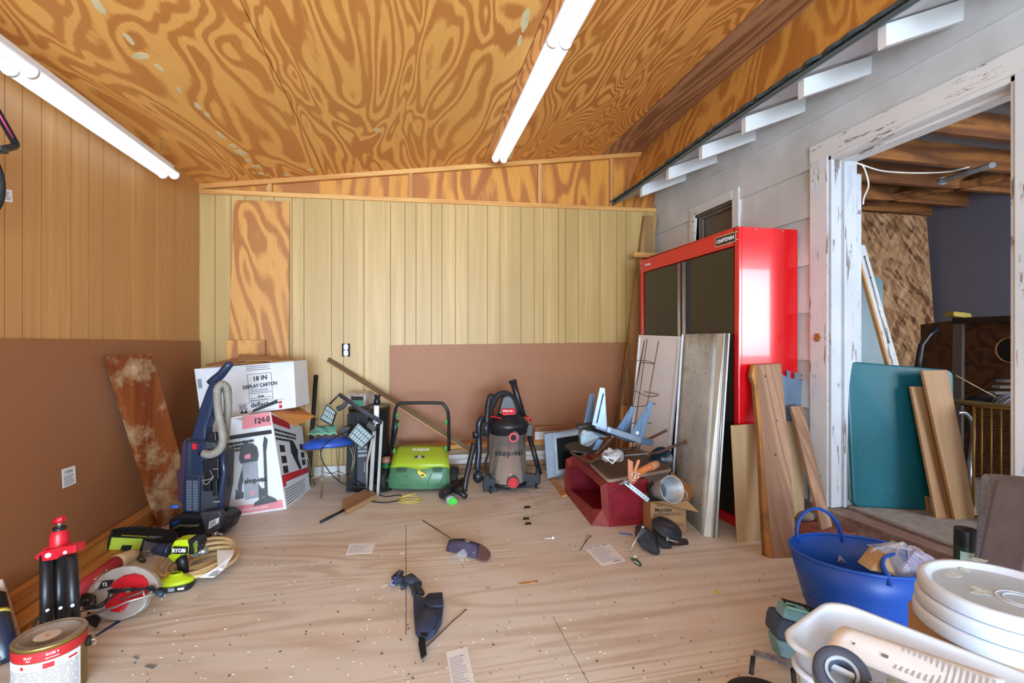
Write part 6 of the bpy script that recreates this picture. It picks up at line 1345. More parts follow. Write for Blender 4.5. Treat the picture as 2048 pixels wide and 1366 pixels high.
build(m, 'paint_splashes', paper_m, t)
# metal strip with holes
q0, q1 = R5(605, 800, 3.02), R5(780, 938, 2.98); d = (q1 - q0).normalized(); n_ = d.cross(FW).normalized() * .013
m = MB(); m.quad([q0 - n_, q1 - n_, q1 + n_, q0 + n_], FW * .003); ps = tag(build(m, 'metal_strip', galv), 'pale metal strip with holes hanging off the front of the tray', 'metal strip')
m = MB()
for k in range(7): c = lerp(q0, q1, .25 + .11 * k) - FW * .001; m.cyl(c, c - FW * .0015, .0035, 8)
build(m, 'holes', dk_grey, ps)
m = MB(); m.tube([R5(570, 822, 3.01), R5(640, 795, 2.99)], .009, 8); m.tube([R5(605, 790, 3.0), R5(640, 825, 3.0)], .007, 8); build(m, 'bracket_end', galv, ps)
# dark blue bowl
c = P(1318, 920, 3.62); M = Matrix.Translation(c) @ Matrix.Rotation(math.radians(75), 4, 'X'); m = MB(); m.lathe([(0, -.02), (.05, -.015), (.09, .02), (.095, .05), (.088, .05), (.05, .0), (0, -.005)], M, 30)
tag(build(m, 'dark_bowl', plain('dark blue enamel', '#1C2B3A', .25)), 'dark blue round bowl standing behind the rusty tube at the white panel', 'bowl')
# ------------------------------------------------------------------ cardboard box with bucket
b0, b1 = fl(1301, 1071), fl(1372, 1069); zb = .205; d_ = FW * .17 + RT * .0
t = thing('cardboard_box', 'brown cardboard box with open flaps standing behind the vise', 'box', Matrix.Translation((b0 + b1) / 2))
m = MB(); th = .004
m.quad([b0, b1, b1 + UP * zb, b0 + UP * zb], FW * th); m.quad([b0 + d_, b1 + d_, b1 + d_ + UP * zb, b0 + d_ + UP * zb], FW * th); m.quad([b0, b0 + d_, b0 + d_ + UP * zb, b0 + UP * zb], RT * th); m.quad([b1, b1 + d_, b1 + d_ + UP * zb, b1 + UP * zb], RT * -th); m.quad([b0, b1, b1 + d_, b0 + d_], UP * th); build(m, 'carton', cardboard, t)
f = face4([b0, b1, b1 + UP * zb, b0 + UP * zb])
text('Mycolex', .032, ink_dark, t, tmat(f(.36, .76) - FW * .0015, b1 - b0, UP), bold=.0006); text('SURVEY', .012, ink_dark, t, tmat(f(.26, .90) - FW * .0015, b1 - b0, UP))
m = MB(); lines(m, f, .08, .95, .58, .68, 3, -FW, .45, .15); lines(m, f, .08, .5, .46, .54, 1, -FW, .6, .1); lines(m, f, .6, .95, .26, .36, 2, -FW, .3, .2); build(m, 'printing', ink_dark, t)
m = MB(); m.quad([b0 + UP * zb, b1 + UP * zb + RT * .01, b1 + UP * (zb - .05) + RT * .06 - FW * .05, b0 + UP * (zb + .012) + RT * .03 - FW * .03], UP * .004); fl1 = build(m, 'flap', cardboard, t)
m = MB(); m.quad([P(1341, 944, 3.3), P(1395, 980, 3.25), P(1374, 1006, 3.12), P(1340, 1004, 3.2)], FW * .004); build(m, 'flap', plain('brown flap', '#A5713E', .8), t)
ax = (-FW * .82 + RT * .25 + UP * .30).normalized(); mc = P(1344, 979, 2.97); M = frame(mc, RT, ax)
M = frame(mc, RT - ax * RT.dot(ax), ax)
t = thing('galvanised_bucket', 'grey galvanised bucket lying on its side in the cardboard box', 'bucket', M)
m = MB(); m.lathe([(0, -.155), (.055, -.155), (.058, -.15), (.080, 0.0), (.078, .0), (.055, -.148), (0, -.148)], M, 36); build(m, 'bucket_body', galv, t); m = MB(); m.disc(.054, -.1465, M, 30); build(m, 'bottom_shade', plain('shaded bucket bottom', '#5F6A72', .7), t)  # darker disc paints shade at the bottom so the bucket looks hollow
m = MB(); m.tube([M @ V((.081 * math.cos(k * math.pi / 20), .081 * math.sin(k * math.pi / 20), 0)) for k in range(40)], .0038, 8, closed=True); build(m, 'rim', plain('bright zinc rim', '#C3CCD2', .3, .6), t)
m = MB(); m.tube(spline([M @ V((-.082, .03, -.005)), M @ V((-.088, .03, .02)), M @ V((-.1, -.01, .03)), M @ V((-.088, -.045, .012))], 5), .0028, 6); m.tube(spline([M @ V((.081, .0, 0)), M @ V((.094, -.02, .01)), M @ V((.09, -.05, .01)), M @ V((.06, -.058, .004))], 5), .0028, 6); build(m, 'bail', silver, t)
m = MB(); m.prism([R5(775, 815, 3.12), R5(830, 830, 3.12), R5(895, 960, 3.02), R5(800, 968, 3.06), R5(785, 900, 3.08)], FW * .03); m.tube([R5(800, 800, 3.1), R5(880, 960, 3.0)], .008, 8); tag(build(m, 'black_plastic_part', black_pl, bevel=.003), 'black plastic part wedged in the cardboard box left of the bucket', 'part')
# ------------------------------------------------------------------ vise
t = thing('bench_vise', 'old dark blue grey bench vise on the floor in front of the cardboard box', 'vise', Matrix.Translation(fl(1310, 1105)))
def VV(u, v, Z): return P(1080 + .2782 * u, 740 + .2782 * v, Z)
iron = plain('dark worn iron', '#39414D', .5, .5, var=.35, nscale=25); 
m = MB(); m.prism([VV(710, 1160, 2.80), VV(760, 1140, 2.80), VV(830, 1200, 2.80), VV(870, 1310, 2.72), VV(850, 1335, 2.70), VV(800, 1325, 2.71), VV(720, 1270, 2.76), VV(705, 1220, 2.8)], FW * .09); build(m, 'movable_jaw', iron, t, bevel=.01, segs=3)
m = MB(); m.prism([VV(840, 1190, 2.86), VV(900, 1170, 2.86), VV(950, 1250, 2.82), VV(955, 1290, 2.79), VV(880, 1295, 2.79), VV(845, 1260, 2.82)], FW * .11); build(m, 'body', iron, t, bevel=.01, segs=3)
m = MB(); M = Matrix.Translation(VV(912, 1140, 2.90)) @ Matrix.Rotation(math.radians(14), 4, 'Y') @ Matrix.Rotation(math.radians(24), 4, 'X'); m.lathe([(0, -.015), (.085, -.015), (.09, 0), (.085, .012), (.06, .014), (.055, .03), (.04, .034), (0, .03)], M, 28, sx=1.05); build(m, 'swivel_base', iron, t)
m = MB(); m.tube([VV(850, 1098, 2.9), VV(960, 1135, 2.88)], .017, 12); build(m, 'base_knob', plain('purple worn paint', '#4E3A44', .5, .3), t)
m = MB(); m.tube([VV(940, 1225, 2.84), VV(1045, 1245, 2.88)], [.024, .026], 14); build(m, 'spindle_housing', plain('rusty brown iron', '#4B3A36', .6, .4, var=.3), t)
m = MB(); m.tube([VV(740, 1130, 2.78), VV(650, 1290, 2.70)], .0052, 8); m.ball(VV(740, 1130, 2.78), .010, 8); m.ball(VV(650, 1290, 2.70), .009, 8); build(m, 'handle', silver, t)
m = MB(); m.tube([VV(905, 1215, 2.80), VV(995, 1240, 2.78)], .0045, 8); m.tube([VV(915, 1200, 2.80), VV(915, 1228, 2.79)], .008, 8); build(m, 'lock_handle', silver, t)
# ------------------------------------------------------------------ boards leaning on the cabinet side
ys = Ya - .012
q = [fl(1475, 1086), fl(1610, 1072), pY(1606, 841, ys - .03), pY(1462, 851, ys - .03)]
plank('plywood_board', q, .008, paleply, 'pale plywood panel leaning on the red cabinet behind the thick board', 'board', back=(0, 1, 0))
q = [pY(1576, 920, ys - .03), pY(1604, 905, ys - .03), pY(1627, 756, ys - .01), pY(1566, 739, ys - .01)]
t = thing('foam_mat', 'blue grey foam floor mat with jigsaw edge leaning behind the boards', 'mat', Matrix.Translation(fl(1590, 1060, .1)))
f = face4([pY(1560, 980, ys - .022), pY(1600, 975, ys - .022), pY(1627, 756, ys - .012), pY(1566, 739, ys - .012)]); n_ = V((0, -1, 0))
pts = [f(0, 0), f(1, 0), f(1.04, .45), f(1, .97)]; 
for k in range(3, -1, -1):
    u = k / 4 + .12; b = .985
    pts += [f(u + .13, b - .04), f(u + .11, b - .015), f(u + .14, b + .015), f(u, b + .02), f(u + .03, b - .01), f(u + .01, b - .04)]
pts += [f(-.02, .96)]
m = MB(); m.prism(pts, V((0, .010, 0))); build(m, 'mat', foam_blue, t)
for (u) in (.3, .55, .8):
    m = MB(); m.tube([f(u - .1, .1) - V((0, .001, 0)), f(u, .93) - V((0, .001, 0))], .0015, 6); build(m, 'groove_line', plain('lighter foam line', '#7F93A6', .8), t)
q = [fl(1545, 1117), fl(1597, 1115), pY(1563, 727, ys - .06), pY(1513, 729, ys - .06)]
tb = plank('thick_board', q, .04, old_board, 'thick rough brown board with a torn top corner leaning on the cabinet side', 'board', back=(0, 1, 0), bevel=.004)
m = MB(); d_ = (q[3] - q[0]); wv = (q[1] - q[0]).normalized()
ed = []
random.seed(12)
m.prism([q[0] - wv * .028 + FW * .02, q[0] + wv * .0, q[3] + wv * .0, q[3] - wv * .012 + FW * .01, lerp(q[0], q[3], .93) - wv * .035 + FW * .01, lerp(q[0], q[3], .88) - wv * .018 + FW * .01, lerp(q[0], q[3], .6) - wv * .016 + FW * .01, lerp(q[0], q[3], .3) - wv * .022 + FW * .015], V((0, .03, 0))); build(m, 'bark_edge', woodm('raw orange edge', '#C28A48', '#8A5C2C', scale=6, stretch=20, rings=6, axis=2, rough=.7, sharp=.4, fib=.4, dirt='#4A3426', dirt_amt=.6), tb, label='orange raw left edge')
f = face4(q); m = MB(); nf = (q[1] - q[0]).cross(q[3] - q[0]).normalized(); nf = nf if nf.dot(O0 - q[0]) > 0 else -nf
for (u, v, r) in ((.45, .50, .005), (.62, .68, .004), (.3, .93, .006)):
    m.prism([f(u, v) + nf * .001 + wv * r * math.cos(k) + d_.normalized() * r * 1.3 * math.sin(k) for k in range(6)], -nf * .0008)
build(m, 'knot', ink_dark, tb)
zs_ = .145
q = [fl(1645, 1060, zs_), fl(1665, 1053, zs_), pY(1605, 811, 2.60), pY(1582, 813, 2.60)]
plank('narrow_board', q, .02, old_board, 'narrow light brown board leaning between the thick board and the door casing', 'board', back=(0, 1, 0))
# bricks and rubble on the step
random.seed(2); bl_ = ['red brick in the row under the doorsill beside the blue tub', 'second red brick in the row under the doorsill', 'red brick nearest the cabinet under the doorsill']
for i in range(3):
    y0 = 2.66 - .215 * (i + 1); m = MB(); m.bx(XR - .27, XR - .065, y0 + .006, y0 + .205, 0.0, .115 + .01 * (i % 2)); o = build(m, 'brick', brick_m, bevel=.006)
    tag(o, ['red brick closest to the red cabinet in the step', 'middle red brick of the step in front of the doorsill', 'red brick of the step nearest the blue tub'][i], 'brick', 'bricks of the doorstep')
for i, (px, py, s, lb) in enumerate(((1611, 1032, .05, 'grey stone lying on the bricks behind the thick board'), (1628, 1010, .045, 'second grey stone on the bricks by the cabinet foot'))):
    c = fl(px, py, .15); m = MB(); m.ball(c, s, 8, sc_=(1.1, .8, .55)); o = build(m, 'stone', stone_m)
    for v_ in o.data.vertices: v_.co += V((random.uniform(-1, 1), random.uniform(-1, 1), random.uniform(-1, 1))) * .005
    tag(o, lb, 'stone')
# ------------------------------------------------------------------ green folding table and boards
t = thing('folding_table', 'dark teal plastic folding table standing on its side in the doorway', 'table', Matrix.Translation(fl(1780, 1018, .2)))
bl_, br_ = fl(1706, 1014, .2), fl(1912, 1024, .2); Zt0 = bl_.x * SY + bl_.y * CY; Zt1 = br_.x * SY + br_.y * CY
tl_, tr_ = P(1692, 722, Zt0 + .05), P(1908, 740, Zt1 + .06)
rp = roundpoly([bl_, br_, tr_, tl_], .045, 6)
nb = (br_ - bl_).cross(tl_ - bl_).normalized(); nb = nb if nb.dot(FW) > 0 else -nb
m = MB(); m.prism(rp, nb * .045); build(m, 'tabletop', teal_m, t, bevel=.012, segs=3)
m = MB(); cc = (bl_ + tr_) / 2; m.tube([lerp(bl_, tl_, .04) + nb * .02 - RT * .004, lerp(bl_, tl_, .95) + nb * .02 - RT * .004], .006, 8); build(m, 'worn_edge', plain('scuffed pale edge', '#7FA0A0', .5), t)
m = MB(); random.seed(6); f = face4([bl_, br_, tr_, tl_])
for k in range(26):
    c = f(random.uniform(.08, .6), random.uniform(.05, .9)) - nb * .0012; a_ = random.random() * 3; l_ = random.uniform(.003, .014); x = (br_ - bl_).normalized()
    m.quad([c, c + x * l_ * math.cos(a_) + UP * l_ * math.sin(a_), c + x * (l_ * math.cos(a_) + .001) + UP * (l_ * math.sin(a_) + .002), c + x * .001 + UP * .002], nb * .001)
build(m, 'scuffs', plain('pale scuff', '#8FB0A8', .8), t)
def bpl(nm, label, b, tt, Zt_, mat, th=.02):
    q = [fl(*b[0], .2), fl(*b[1], .2), P(*tt[1], Zt_), P(*tt[0], Zt_)]; return plank(nm, q, th, mat, label, 'board', back=(0, 1, 0))
bpl('plywood_strip', 'shorter plywood strip leaning on the green folding table', ((1873, 1036), (1907, 1036)), ((1822, 773), (1868, 773)), 2.86, lauan, .014)
bpl('plywood_strip', 'longer smooth plywood strip leaning at the right of the green folding table', ((1911, 1040), (1955, 1036)), ((1845, 741), (1895, 740)), 2.83, lauan, .016)
# teal leaf behind, white slat, black nozzle
q = [fl(1722, 960, .2), fl(1765, 960, .2), P(1762, 560, 3.3), P(1722, 560, 3.3)]
q = [P(1700, 900, 3.25), P(1775, 900, 3.25), P(1766, 560, 3.35), P(1708, 530, 3.35)]
q[0].z = .2; q[1].z = .2
plank('teal_table_leaf', q, .03, teal_m, 'second dark teal table panel standing behind the door edge', 'table panel')
a0, a1 = P(1798, 760, 3.05), P(1722, 490, 3.30); d = (a1 - a0).normalized(); a0 = a0 - d * ((a0.z - .2) / d.z)
t = plank('white_trim_board', [a0 - RT * .028, a0 + RT * .028, a1 + RT * .028, a1 - RT * .028], .03, jamb_paint, 'white painted slat leaning steeply behind the green folding table', 'board')
m = MB(); m.quad([a0 - RT * .040 + FW * .002, a0 - RT * .028, a1 - RT * .028, a1 - RT * .040 + FW * .002], FW * .03); build(m, 'raw_edge', pine_z, t, label='bare brown left edge')
for k in (.60, .72, .86, .95):
    c = lerp(a0, a1, k) - FW * .003; m = MB(); m.cyl(c, c - FW * .003, .006, 8); build(m, 'screw', dk_grey, t)
m = MB(); m.tube([lerp(a0, a1, .60) - FW * .004, lerp(a0, a1, .95) - FW * .004], .003, 6); build(m, 'metal_strip', silver, t)
Zk = 3.35; m = MB(); m.tube([fl(1826, 900, .2) * 0 + P(1832, 760, Zk), P(1838, 720, Zk), P(1843, 690, Zk), P(1858, 670, Zk), P(1872, 658, Zk)], [.020, .020, .018, .017, .022], 12); a_ = P(1832, 760, Zk); m.tube([V((a_.x - .02, a_.y, .2)), a_], .02, 12)
tag(build(m, 'black_nozzle_tube', black_pl), 'bent black vacuum tube sticking up behind the green folding table', 'tube')
# ------------------------------------------------------------------ inside the side room
t = thing('speaker_cabinet', 'large dark plywood speaker cabinet with a round hole in the side room', 'speaker cabinet', Matrix.Translation(fl(2000, 830, .2)))
Zq = 3.7
q = [P(1912, 900, Zq), P(2090, 890, Zq - .5)]; q[0].z = .2; q[1].z = .2; zt_ = P(1918, 640, Zq).z; q += [V((q[1].x, q[1].y, zt_)), V((q[0].x, q[0].y, zt_))]
m = MB(); m.quad(q, nb * .4); build(m, 'cabinet_body', speaker_wood, t)
nq = (q[1] - q[0]).cross(q[3] - q[0]).normalized(); nq = nq if nq.dot(O0 - q[0]) > 0 else -nq
xq = (q[1] - q[0]).normalized()
c = P(2014, 700, 3.36); c = c + nq * (((q[0] - c).dot(nq)) + .003)
m = MB(); m.tube([c, c - nq * .002], .085, 30); build(m, 'speaker_hole', black_matte, t)
m = MB(); m.tube([c + xq * .088 * math.cos(k * math.pi / 18) + UP * .088 * math.sin(k * math.pi / 18) for k in range(36)], .005, 6, closed=True); build(m, 'hole_edge', pine_z, t)
m = MB(); m.quad([q[0] + nq * .03 - xq * .02, q[0] + nq * .03 + xq * .05, q[3] + nq * .03 + xq * .06, q[3] + nq * .03 - xq * .0], -nq * .03); build(m, 'corner_post', plain('grey weathered post', '#7A7470', .8), t)
m = MB(); m.quad([q[3] + nq * .04 - UP * .03, q[2] + nq * .04 - UP * .03, q[2] + nq * .04 + UP * .015, q[3] + nq * .04 + UP * .015], -nq * .42); build(m, 'top_board', plain('dark top board', '#3A2C22', .7), t)
m = MB(); c = P(1920, 632, 3.6); m.prism([c - RT * .05, c + RT * .09 - UP * .02, c + RT * .085 + UP * .02, c - RT * .045 + UP * .035], FW * .08); tag(build(m, 'yellow_lit_foam', plain('yellow lit foam', '#B6A64E', .8), bevel=.006), 'small foam block with yellow light in its colour on top of the speaker cabinet corner', 'block')  # yellow light falling on the foam is put into its colour
# brass grille panel
Zr = 2.75
t = thing('brass_grille', 'brass framed wire grille panel standing in the side room', 'grille', Matrix.Translation(fl(1990, 1020, .2)))
q = [P(1946, 985, Zr), P(2075, 1010, Zr - .25), P(2072, 822, Zr - .25), P(1948, 812, Zr)]; q[0].z = .21; q[1].z = .21
f = face4(q); xq = (q[1] - q[0]).normalized()
m = MB()
for (a_, b_) in ((q[0], q[1]), (q[3], q[2]), (q[0], q[3]), (q[1], q[2])): m.tube([a_, b_], .007, 8)
build(m, 'grille_frame', brass, t)
for u in (.14, .30, .46, .62, .78): 
    m = MB(); m.tube([f(u, 0), f(u, 1)], .004, 8); build(m, 'bar', brass, t)
m = MB()
for i in range(46): m.tube([f(0, (i + .5) / 46) , f(1, (i + .5) / 46)], .0016, 4, caps=False)
build(m, 'fine_wires', plain('dull brass wire', '#7A6232', .5, .4), t)
m = MB(); m.quad([q[3] - UP * .0 + FW * .01, q[2] + FW * .01, q[2] + FW * .30, q[3] + FW * .30], UP * .014); build(m, 'top_shelf', plain('dark tan top', '#6E5A34', .6), t)
# chrome chair tube
m = MB(); m.tube(spline([P(1915, 826, 3.0), P(1930, 826, 3.0), P(1944, 845, 3.0), P(1946, 880, 3.0), P(1940, 920, 3.0)], 6), .012, 10); e_ = P(1940, 920, 3.0); m.tube([e_, V((e_.x, e_.y, .21))], .012, 10)
tag(build(m, 'chrome_chair_frame', silver), 'curved chrome tube of a chair between the boards and the brass grille', 'chair')
m = MB(); M = Matrix.Translation(P(1965, 812, 3.0)); m.lathe([(0, .07), (.05, .06), (.09, .03), (.105, 0), (0, 0)], M, 24); tag(build(m, 'black_hat', black_cloth), 'black rounded cap lying behind the top of the brass grille', 'cap')
m = MB(); M = Matrix.Translation(P(2022, 812, 2.85)); 
for k in range(12):
    a_ = k * math.pi / 6; m.tube(spline([M @ V((.085 * math.cos(a_), .085 * math.sin(a_), 0)), M @ V((.07 * math.cos(a_ + .4), .07 * math.sin(a_ + .4), .04)), M @ V((.02 * math.cos(a_ + .9), .02 * math.sin(a_ + .9), .065))], 4), .0035, 5)
m.lathe([(.0, .06), (.06, .035), (.08, 0)], M, 20); tag(build(m, 'woven_basket', plain('grey woven basket', '#8A8F9A', .6)), 'grey woven upturned basket on top of the brass grille', 'basket')
for k, (x0, y0, x1) in enumerate(((2008, 759, 2060), (2000, 771, 2060), (1990, 783, 2060))):
    m = MB(); m.quad([P(x0, y0 + 6, 3.0), P(x1, y0 + 6, 2.9), P(x1, y0, 2.9), P(x0, y0 + 1, 3.0)], FW * .05)
    tag(build(m, 'metal_bar', galv), ['pale metal slat, topmost of the three beside the speaker hole', 'pale metal slat, middle one of three beside the speaker cabinet', 'pale metal slat, lowest of the three above the grille'][k], 'slat', 'metal slats in the side room')
m = MB(); m.tube([P(1912, 751, 2.95), P(1965, 780, 2.95), P(2003, 800, 2.95)], .003, 6); tag(build(m, 'thin_cane', plain('pale cane', '#C8B88A', .6)), 'thin pale cane slanting in front of the speaker cabinet', 'cane')
# white cord in the doorway and ceiling lamp
m = MB(); m.tube(spline([P(1710, 325, 2.9), P(1725, 330, 2.9), P(1760, 341, 2.85), P(1800, 345, 2.8), P(1850, 346, 2.8), P(1900, 343, 2.8), P(1938, 334, 2.8)], 6), .0045, 7); m.tube(spline([P(1722, 327, 2.9), P(1730, 340, 2.9), P(1737, 370, 2.9), P(1728, 395, 2.9), P(1726, 409, 2.9)], 6), .0045, 7)
tag(build(m, 'electric_cable', plain('white cord', '#D8D8D2', .5)), 'white electric cord hanging across the top of the doorway', 'cord')
a_, b_ = P(1885, 362, 3.1), P(1985, 330, 2.6); m = MB(); m.tube([a_, b_], .016, 10); t = tag(build(m, 'conduit', galv), 'grey metal conduit below the joists in the side room', 'pipe'); m = MB(); m.cyl(a_ - (b_ - a_).normalized() * .03, a_ + (b_ - a_).normalized() * .01, .025, 12); build(m, 'coupling', silver, t)
# ------------------------------------------------------------------ foam rolls, spray can
t = None
def foamsheet(nm, pts_b, pts_t, Zb_, Zt_, th, label, mat):
    q = [P(*pts_b[0], Zb_), P(*pts_b[1], Zb_ - .06), P(*pts_t[1], Zt_ - .06), P(*pts_t[0], Zt_)]
    return plank(nm, q, th, mat, label, 'foam sheet', bevel=.004)
q = [P(1950, 1140, 1.98), P(1978, 1140, 1.92), P(1985, 952, 2.02), P(1968, 948, 2.10)]
m = MB()
def fr(u, v):
    x = lerp(V((1962, 0, 0)), V((2078, 0, 0)), u).x - 14 * (1 - v); top = 948 + 10 * max(0, u - .2) + (8 if u < .05 else 0); y = 1150 + (top - 1150) * v
    return P(x, y, 2.02 - .26 * u + .03 * math.sin(u * 6) + .03 * v)
m.grid(fr, 16, 8); tag(build(m, 'foam_sheet', foam_grey, solid=.022), 'grey rough foam sheet standing behind the smoother one at the right edge', 'foam sheet')
m = MB()
def fr2(u, v):
    x = 1996 - 46 * (1 - v) + u * 96; y = 1180 + (962 + 4 * u - 1180) * v
    return P(x, y, 1.84 - .22 * u + .08 * v)
m.grid(fr2, 12, 8); tag(build(m, 'foam_sheet', plain('smooth grey foam', '#848896', .8, var=.15, nscale=8), solid=.018), 'smooth grey foam sheet leaning nearest the camera at the right edge', 'foam sheet')
c = P(1931, 1090, 2.10); M = Matrix.Translation((c.x, c.y, .19))
t = thing('spray_can', 'black spray can with a green label beside the blue tub', 'spray can', M); r_ = .040; sz = P(1931, 1057, 2.10).z - .19
m = MB(); m.lathe([(0, 0), (r_ * .95, 0), (r_, .006), (r_, sz - .075), (r_ * .97, sz - .07)], M, 24); build(m, 'can', plain('dark green can', '#1F3A2C', .35), t)
m = MB(); m.lathe([(r_ * .99, sz - .075), (r_ * .99, sz - .006), (r_ * .93, sz), (0, sz)], M, 24); build(m, 'cap', black_pl, t)
m = MB(); m.lathe([(r_ + .0008, .02), (r_ + .0008, sz - .09)], M, 14, a0=math.radians(190), a1=math.radians(265)); build(m, 'label_text', plain('pale can label', '#AFC9C4', .5), t)
m = MB(); m.lathe([(r_ + .001, sz - .12), (r_ + .001, sz - .10)], M, 14, a0=math.radians(270), a1=math.radians(350)); build(m, 'yellow_stripe', plain('lime stripe', '#BFD43A', .5), t)
# ------------------------------------------------------------------ blue tub
c = P(1722, 1120, 1.97); c = V((c.x, c.y, 0)); M = Matrix.Translation(c) @ Matrix.Rotation(math.radians(-30), 4, 'Z')
t = thing('flexible_tub', 'blue flexible plastic tub with arched handles holding scraps by the doorsill', 'tub', M)
HT = .335; RR = .235
def rim(a_, f_=1.0, z=HT, dz=0.0): sx_, sy_ = 1.10, .86; return M @ V((RR * f_ * sx_ * math.cos(a_), RR * f_ * sy_ * math.sin(a_), z + dz))
m = MB(); prof = [(0, .004), (.60, .0), (.66, .006), (.78, .12), (.90, .23), (1.0, HT), (.975, HT), (.88, .23), (.76, .12), (.64, .016), (0, .016)]
m.lathe([(RR * a_, b_) for a_, b_ in prof], M, 56, sx=1.10, sy=.86); build(m, 'tub_body', blue_tub_m, t)
m = MB(); m.tube([rim(k * math.pi / 28, .99) for k in range(56)], .006, 8, closed=True); build(m, 'rim', blue_tub_m, t)
for z in (.13, .155, .18, .205):
    fz = .78 + (z - .12) / (HT - .12) * .22 + .004; m = MB(); m.tube([rim(k * math.pi / 28, fz, z) for k in range(56)], .0018, 5, closed=True); build(m, 'ridge', blue_tub_m, t)
def handle(a_, wd, h_, lean):
    pts = []; base_ = [rim(a_ - wd, .985), rim(a_ + wd, .985)]; out = (rim(a_, 1.0) - rim(a_, .5)); out.z = 0; out.normalize()
    for k in range(15):
        th = math.pi * k / 14; p = (base_[0] + base_[1]) / 2 + (base_[0] - base_[1]) / 2 * math.cos(th) * (1.0) + UP * h_ * math.sin(th) + out * lean * math.sin(th); pts.append(p)
    pts = [base_[0] - UP * .03] + pts + [base_[1] - UP * .03]
    m = MB(); m.tube(pts, .012, 10, flat=.55); return build(m, 'handle', blue_tub_m, t)
handle(math.radians(118), .44, .115, .02); handle(math.radians(298), .40, .05, -.07)
# contents
cz = V((c.x, c.y, 0))
def tb(px, py, z): return fl(px, py, z)
m = MB(); m.prism([tb(1668, 1128, .20), tb(1676, 1106, .25), tb(1684, 1118, .25), tb(1705, 1135, .19)], V((0, .002, -.002))); tag(build(m, 'paper_scrap', paper_m), 'pointed white paper scrap inside the left of the blue tub', 'paper')
m = MB(); m.prism([tb(1716, 1132, .2), tb(1728, 1122, .24), tb(1736, 1104, .27), tb(1765, 1112, .27), tb(1745, 1122, .25), tb(1728, 1138, .2)], V((0, .002, -.002))); tag(build(m, 'crumpled_paper', paper_m), 'folded white paper sheet in the middle of the blue tub', 'paper')
q = [tb(1740, 1140, .25), tb(1792, 1152, .25), tb(1780, 1115, .30), tb(1748, 1112, .30)]
m = MB(); p0 = P(1740, 1141, 1.82); m.prism([P(1740, 1141, 1.82), P(1792, 1152, 1.80), P(1778, 1112, 1.84), P(1768, 1106, 1.86)], FW * .07); m2_ = MB(); tag(build(m, 'wood_chunk', paleply, bevel=.003), 'yellowish triangular wood block in the blue tub', 'block')
def crum(cx, cy, a_, b_, h_, Z0_, seed):
    def g_(u, v):
        an = u * 2 * math.pi; r_ = math.sin(v * math.pi / 2 * 1.0 + .001); n_ = .25 * math.sin(an * 3 + seed) + .18 * math.sin(an * 7 + v * 9 + seed * 2) + .1 * math.sin(an * 13 + v * 21)
        return P(cx + a_ * (1 + n_ * .5) * r_ * math.cos(an), cy + b_ * r_ * (1 + n_ * .3) * math.sin(an) , Z0_) + UP * h_ * (1 - r_) * (1 + n_ * .3) + FW * (.05 * math.sin(an * 2 + seed) * r_)
    mm = MB(); mm.grid(g_, 40, 10); return mm
tag(build(crum(1805, 1118, 50, 26, .06, 1.85, 1), 'clear_film', clear_pl), 'crumpled clear plastic film heaped in the right of the blue tub', 'plastic film')
tag(build(crum(1830, 1132, 38, 30, .05, 1.80, 4), 'pinkish_bag', clear_mat('pinkish film', '#CDC3DA', .6)), 'pinkish crumpled plastic bag at the right rim of the blue tub', 'plastic bag')
tag(build(crum(1785, 1098, 34, 10, .03, 1.95, 2), 'clear_film', clear_pl), 'thin clear plastic sheet at the back of the blue tub', 'plastic film')
# ------------------------------------------------------------------ bucket lids on a box
Zl = 1.13; c = P(2012, 1200, Zl); r_ = .163
tc_ = fl(2005, 1178, .62); c0 = V((tc_.x, tc_.y, 0))
labs = ['bottom white bucket lid of the stack of three at the right edge', 'middle white bucket lid of the stack of three', 'top white bucket lid with paint smears on the stack at the right edge']
zb = .52
for k in range(3):
    z0 = zb + .034 * k; M = Matrix.Translation((c0.x + .004 * k, c0.y, z0)); rr_ = r_ - .002 * k
    t = thing('bucket_lid', labs[k], 'lid', M, 'stacked white bucket lids')
    m = MB(); m.lathe([(rr_ - .004, 0), (rr_, .004), (rr_ + .001, .024), (rr_ - .002, .031), (rr_ - .012, .033), (rr_ - .020, .031), (rr_ - .024, .020), (rr_ - .03, .019), (0, .019)], M, 64); build(m, 'lid_shell', white_pl, t)
    if k == 2:
        m = MB(); m.disc(rr_ - .03, .0196, M, 48); build(m, 'recessed_top', plain('dusty blue grey plastic', '#B4C4D2', .35, var=.1), t)
        m = MB(); random.seed(20)
        for (px, py, a_, b_) in ((1940, 1130, 16, 7), (1955, 1120, 22, 6), (1905, 1150, 20, 9), (1950, 1175, 12, 4), (1965, 1185, 26, 6), (1930, 1140, 10, 8)):
            cc_ = fl(px, py, z0 + .0202); pts = [cc_ + RT * a_ * .0010 * random.uniform(.6, 1.2) * math.cos(j * .45) + FW * b_ * .0022 * random.uniform(.6, 1.2) * math.sin(j * .45) for j in range(14)]; m.prism(pts, UP * .0012)
        build_split(m, 'paint_smear', plain('dried paint', '#CBD8D8', .5, var=.3, nscale=60), t)
        for rq in (.030, .042): 
            m = MB(); m.tube([M @ V((rq * math.cos(j * .3), -.03 + rq * math.sin(j * .3), .021)) for j in range(21)], .0018, 6, closed=True); build(m, 'moulded_ring', white_pl, t)
m = MB(); w2 = .125; M = Matrix.Translation(c0) @ Matrix.Rotation(math.radians(-20), 4, 'Z'); m.bx(-w2, w2, -w2, w2, 0, zb - .002, M=M); tag(build(m, 'shipping_box', cardboard, bevel=.003), 'plain brown cardboard box under the stack of white bucket lids', 'box')
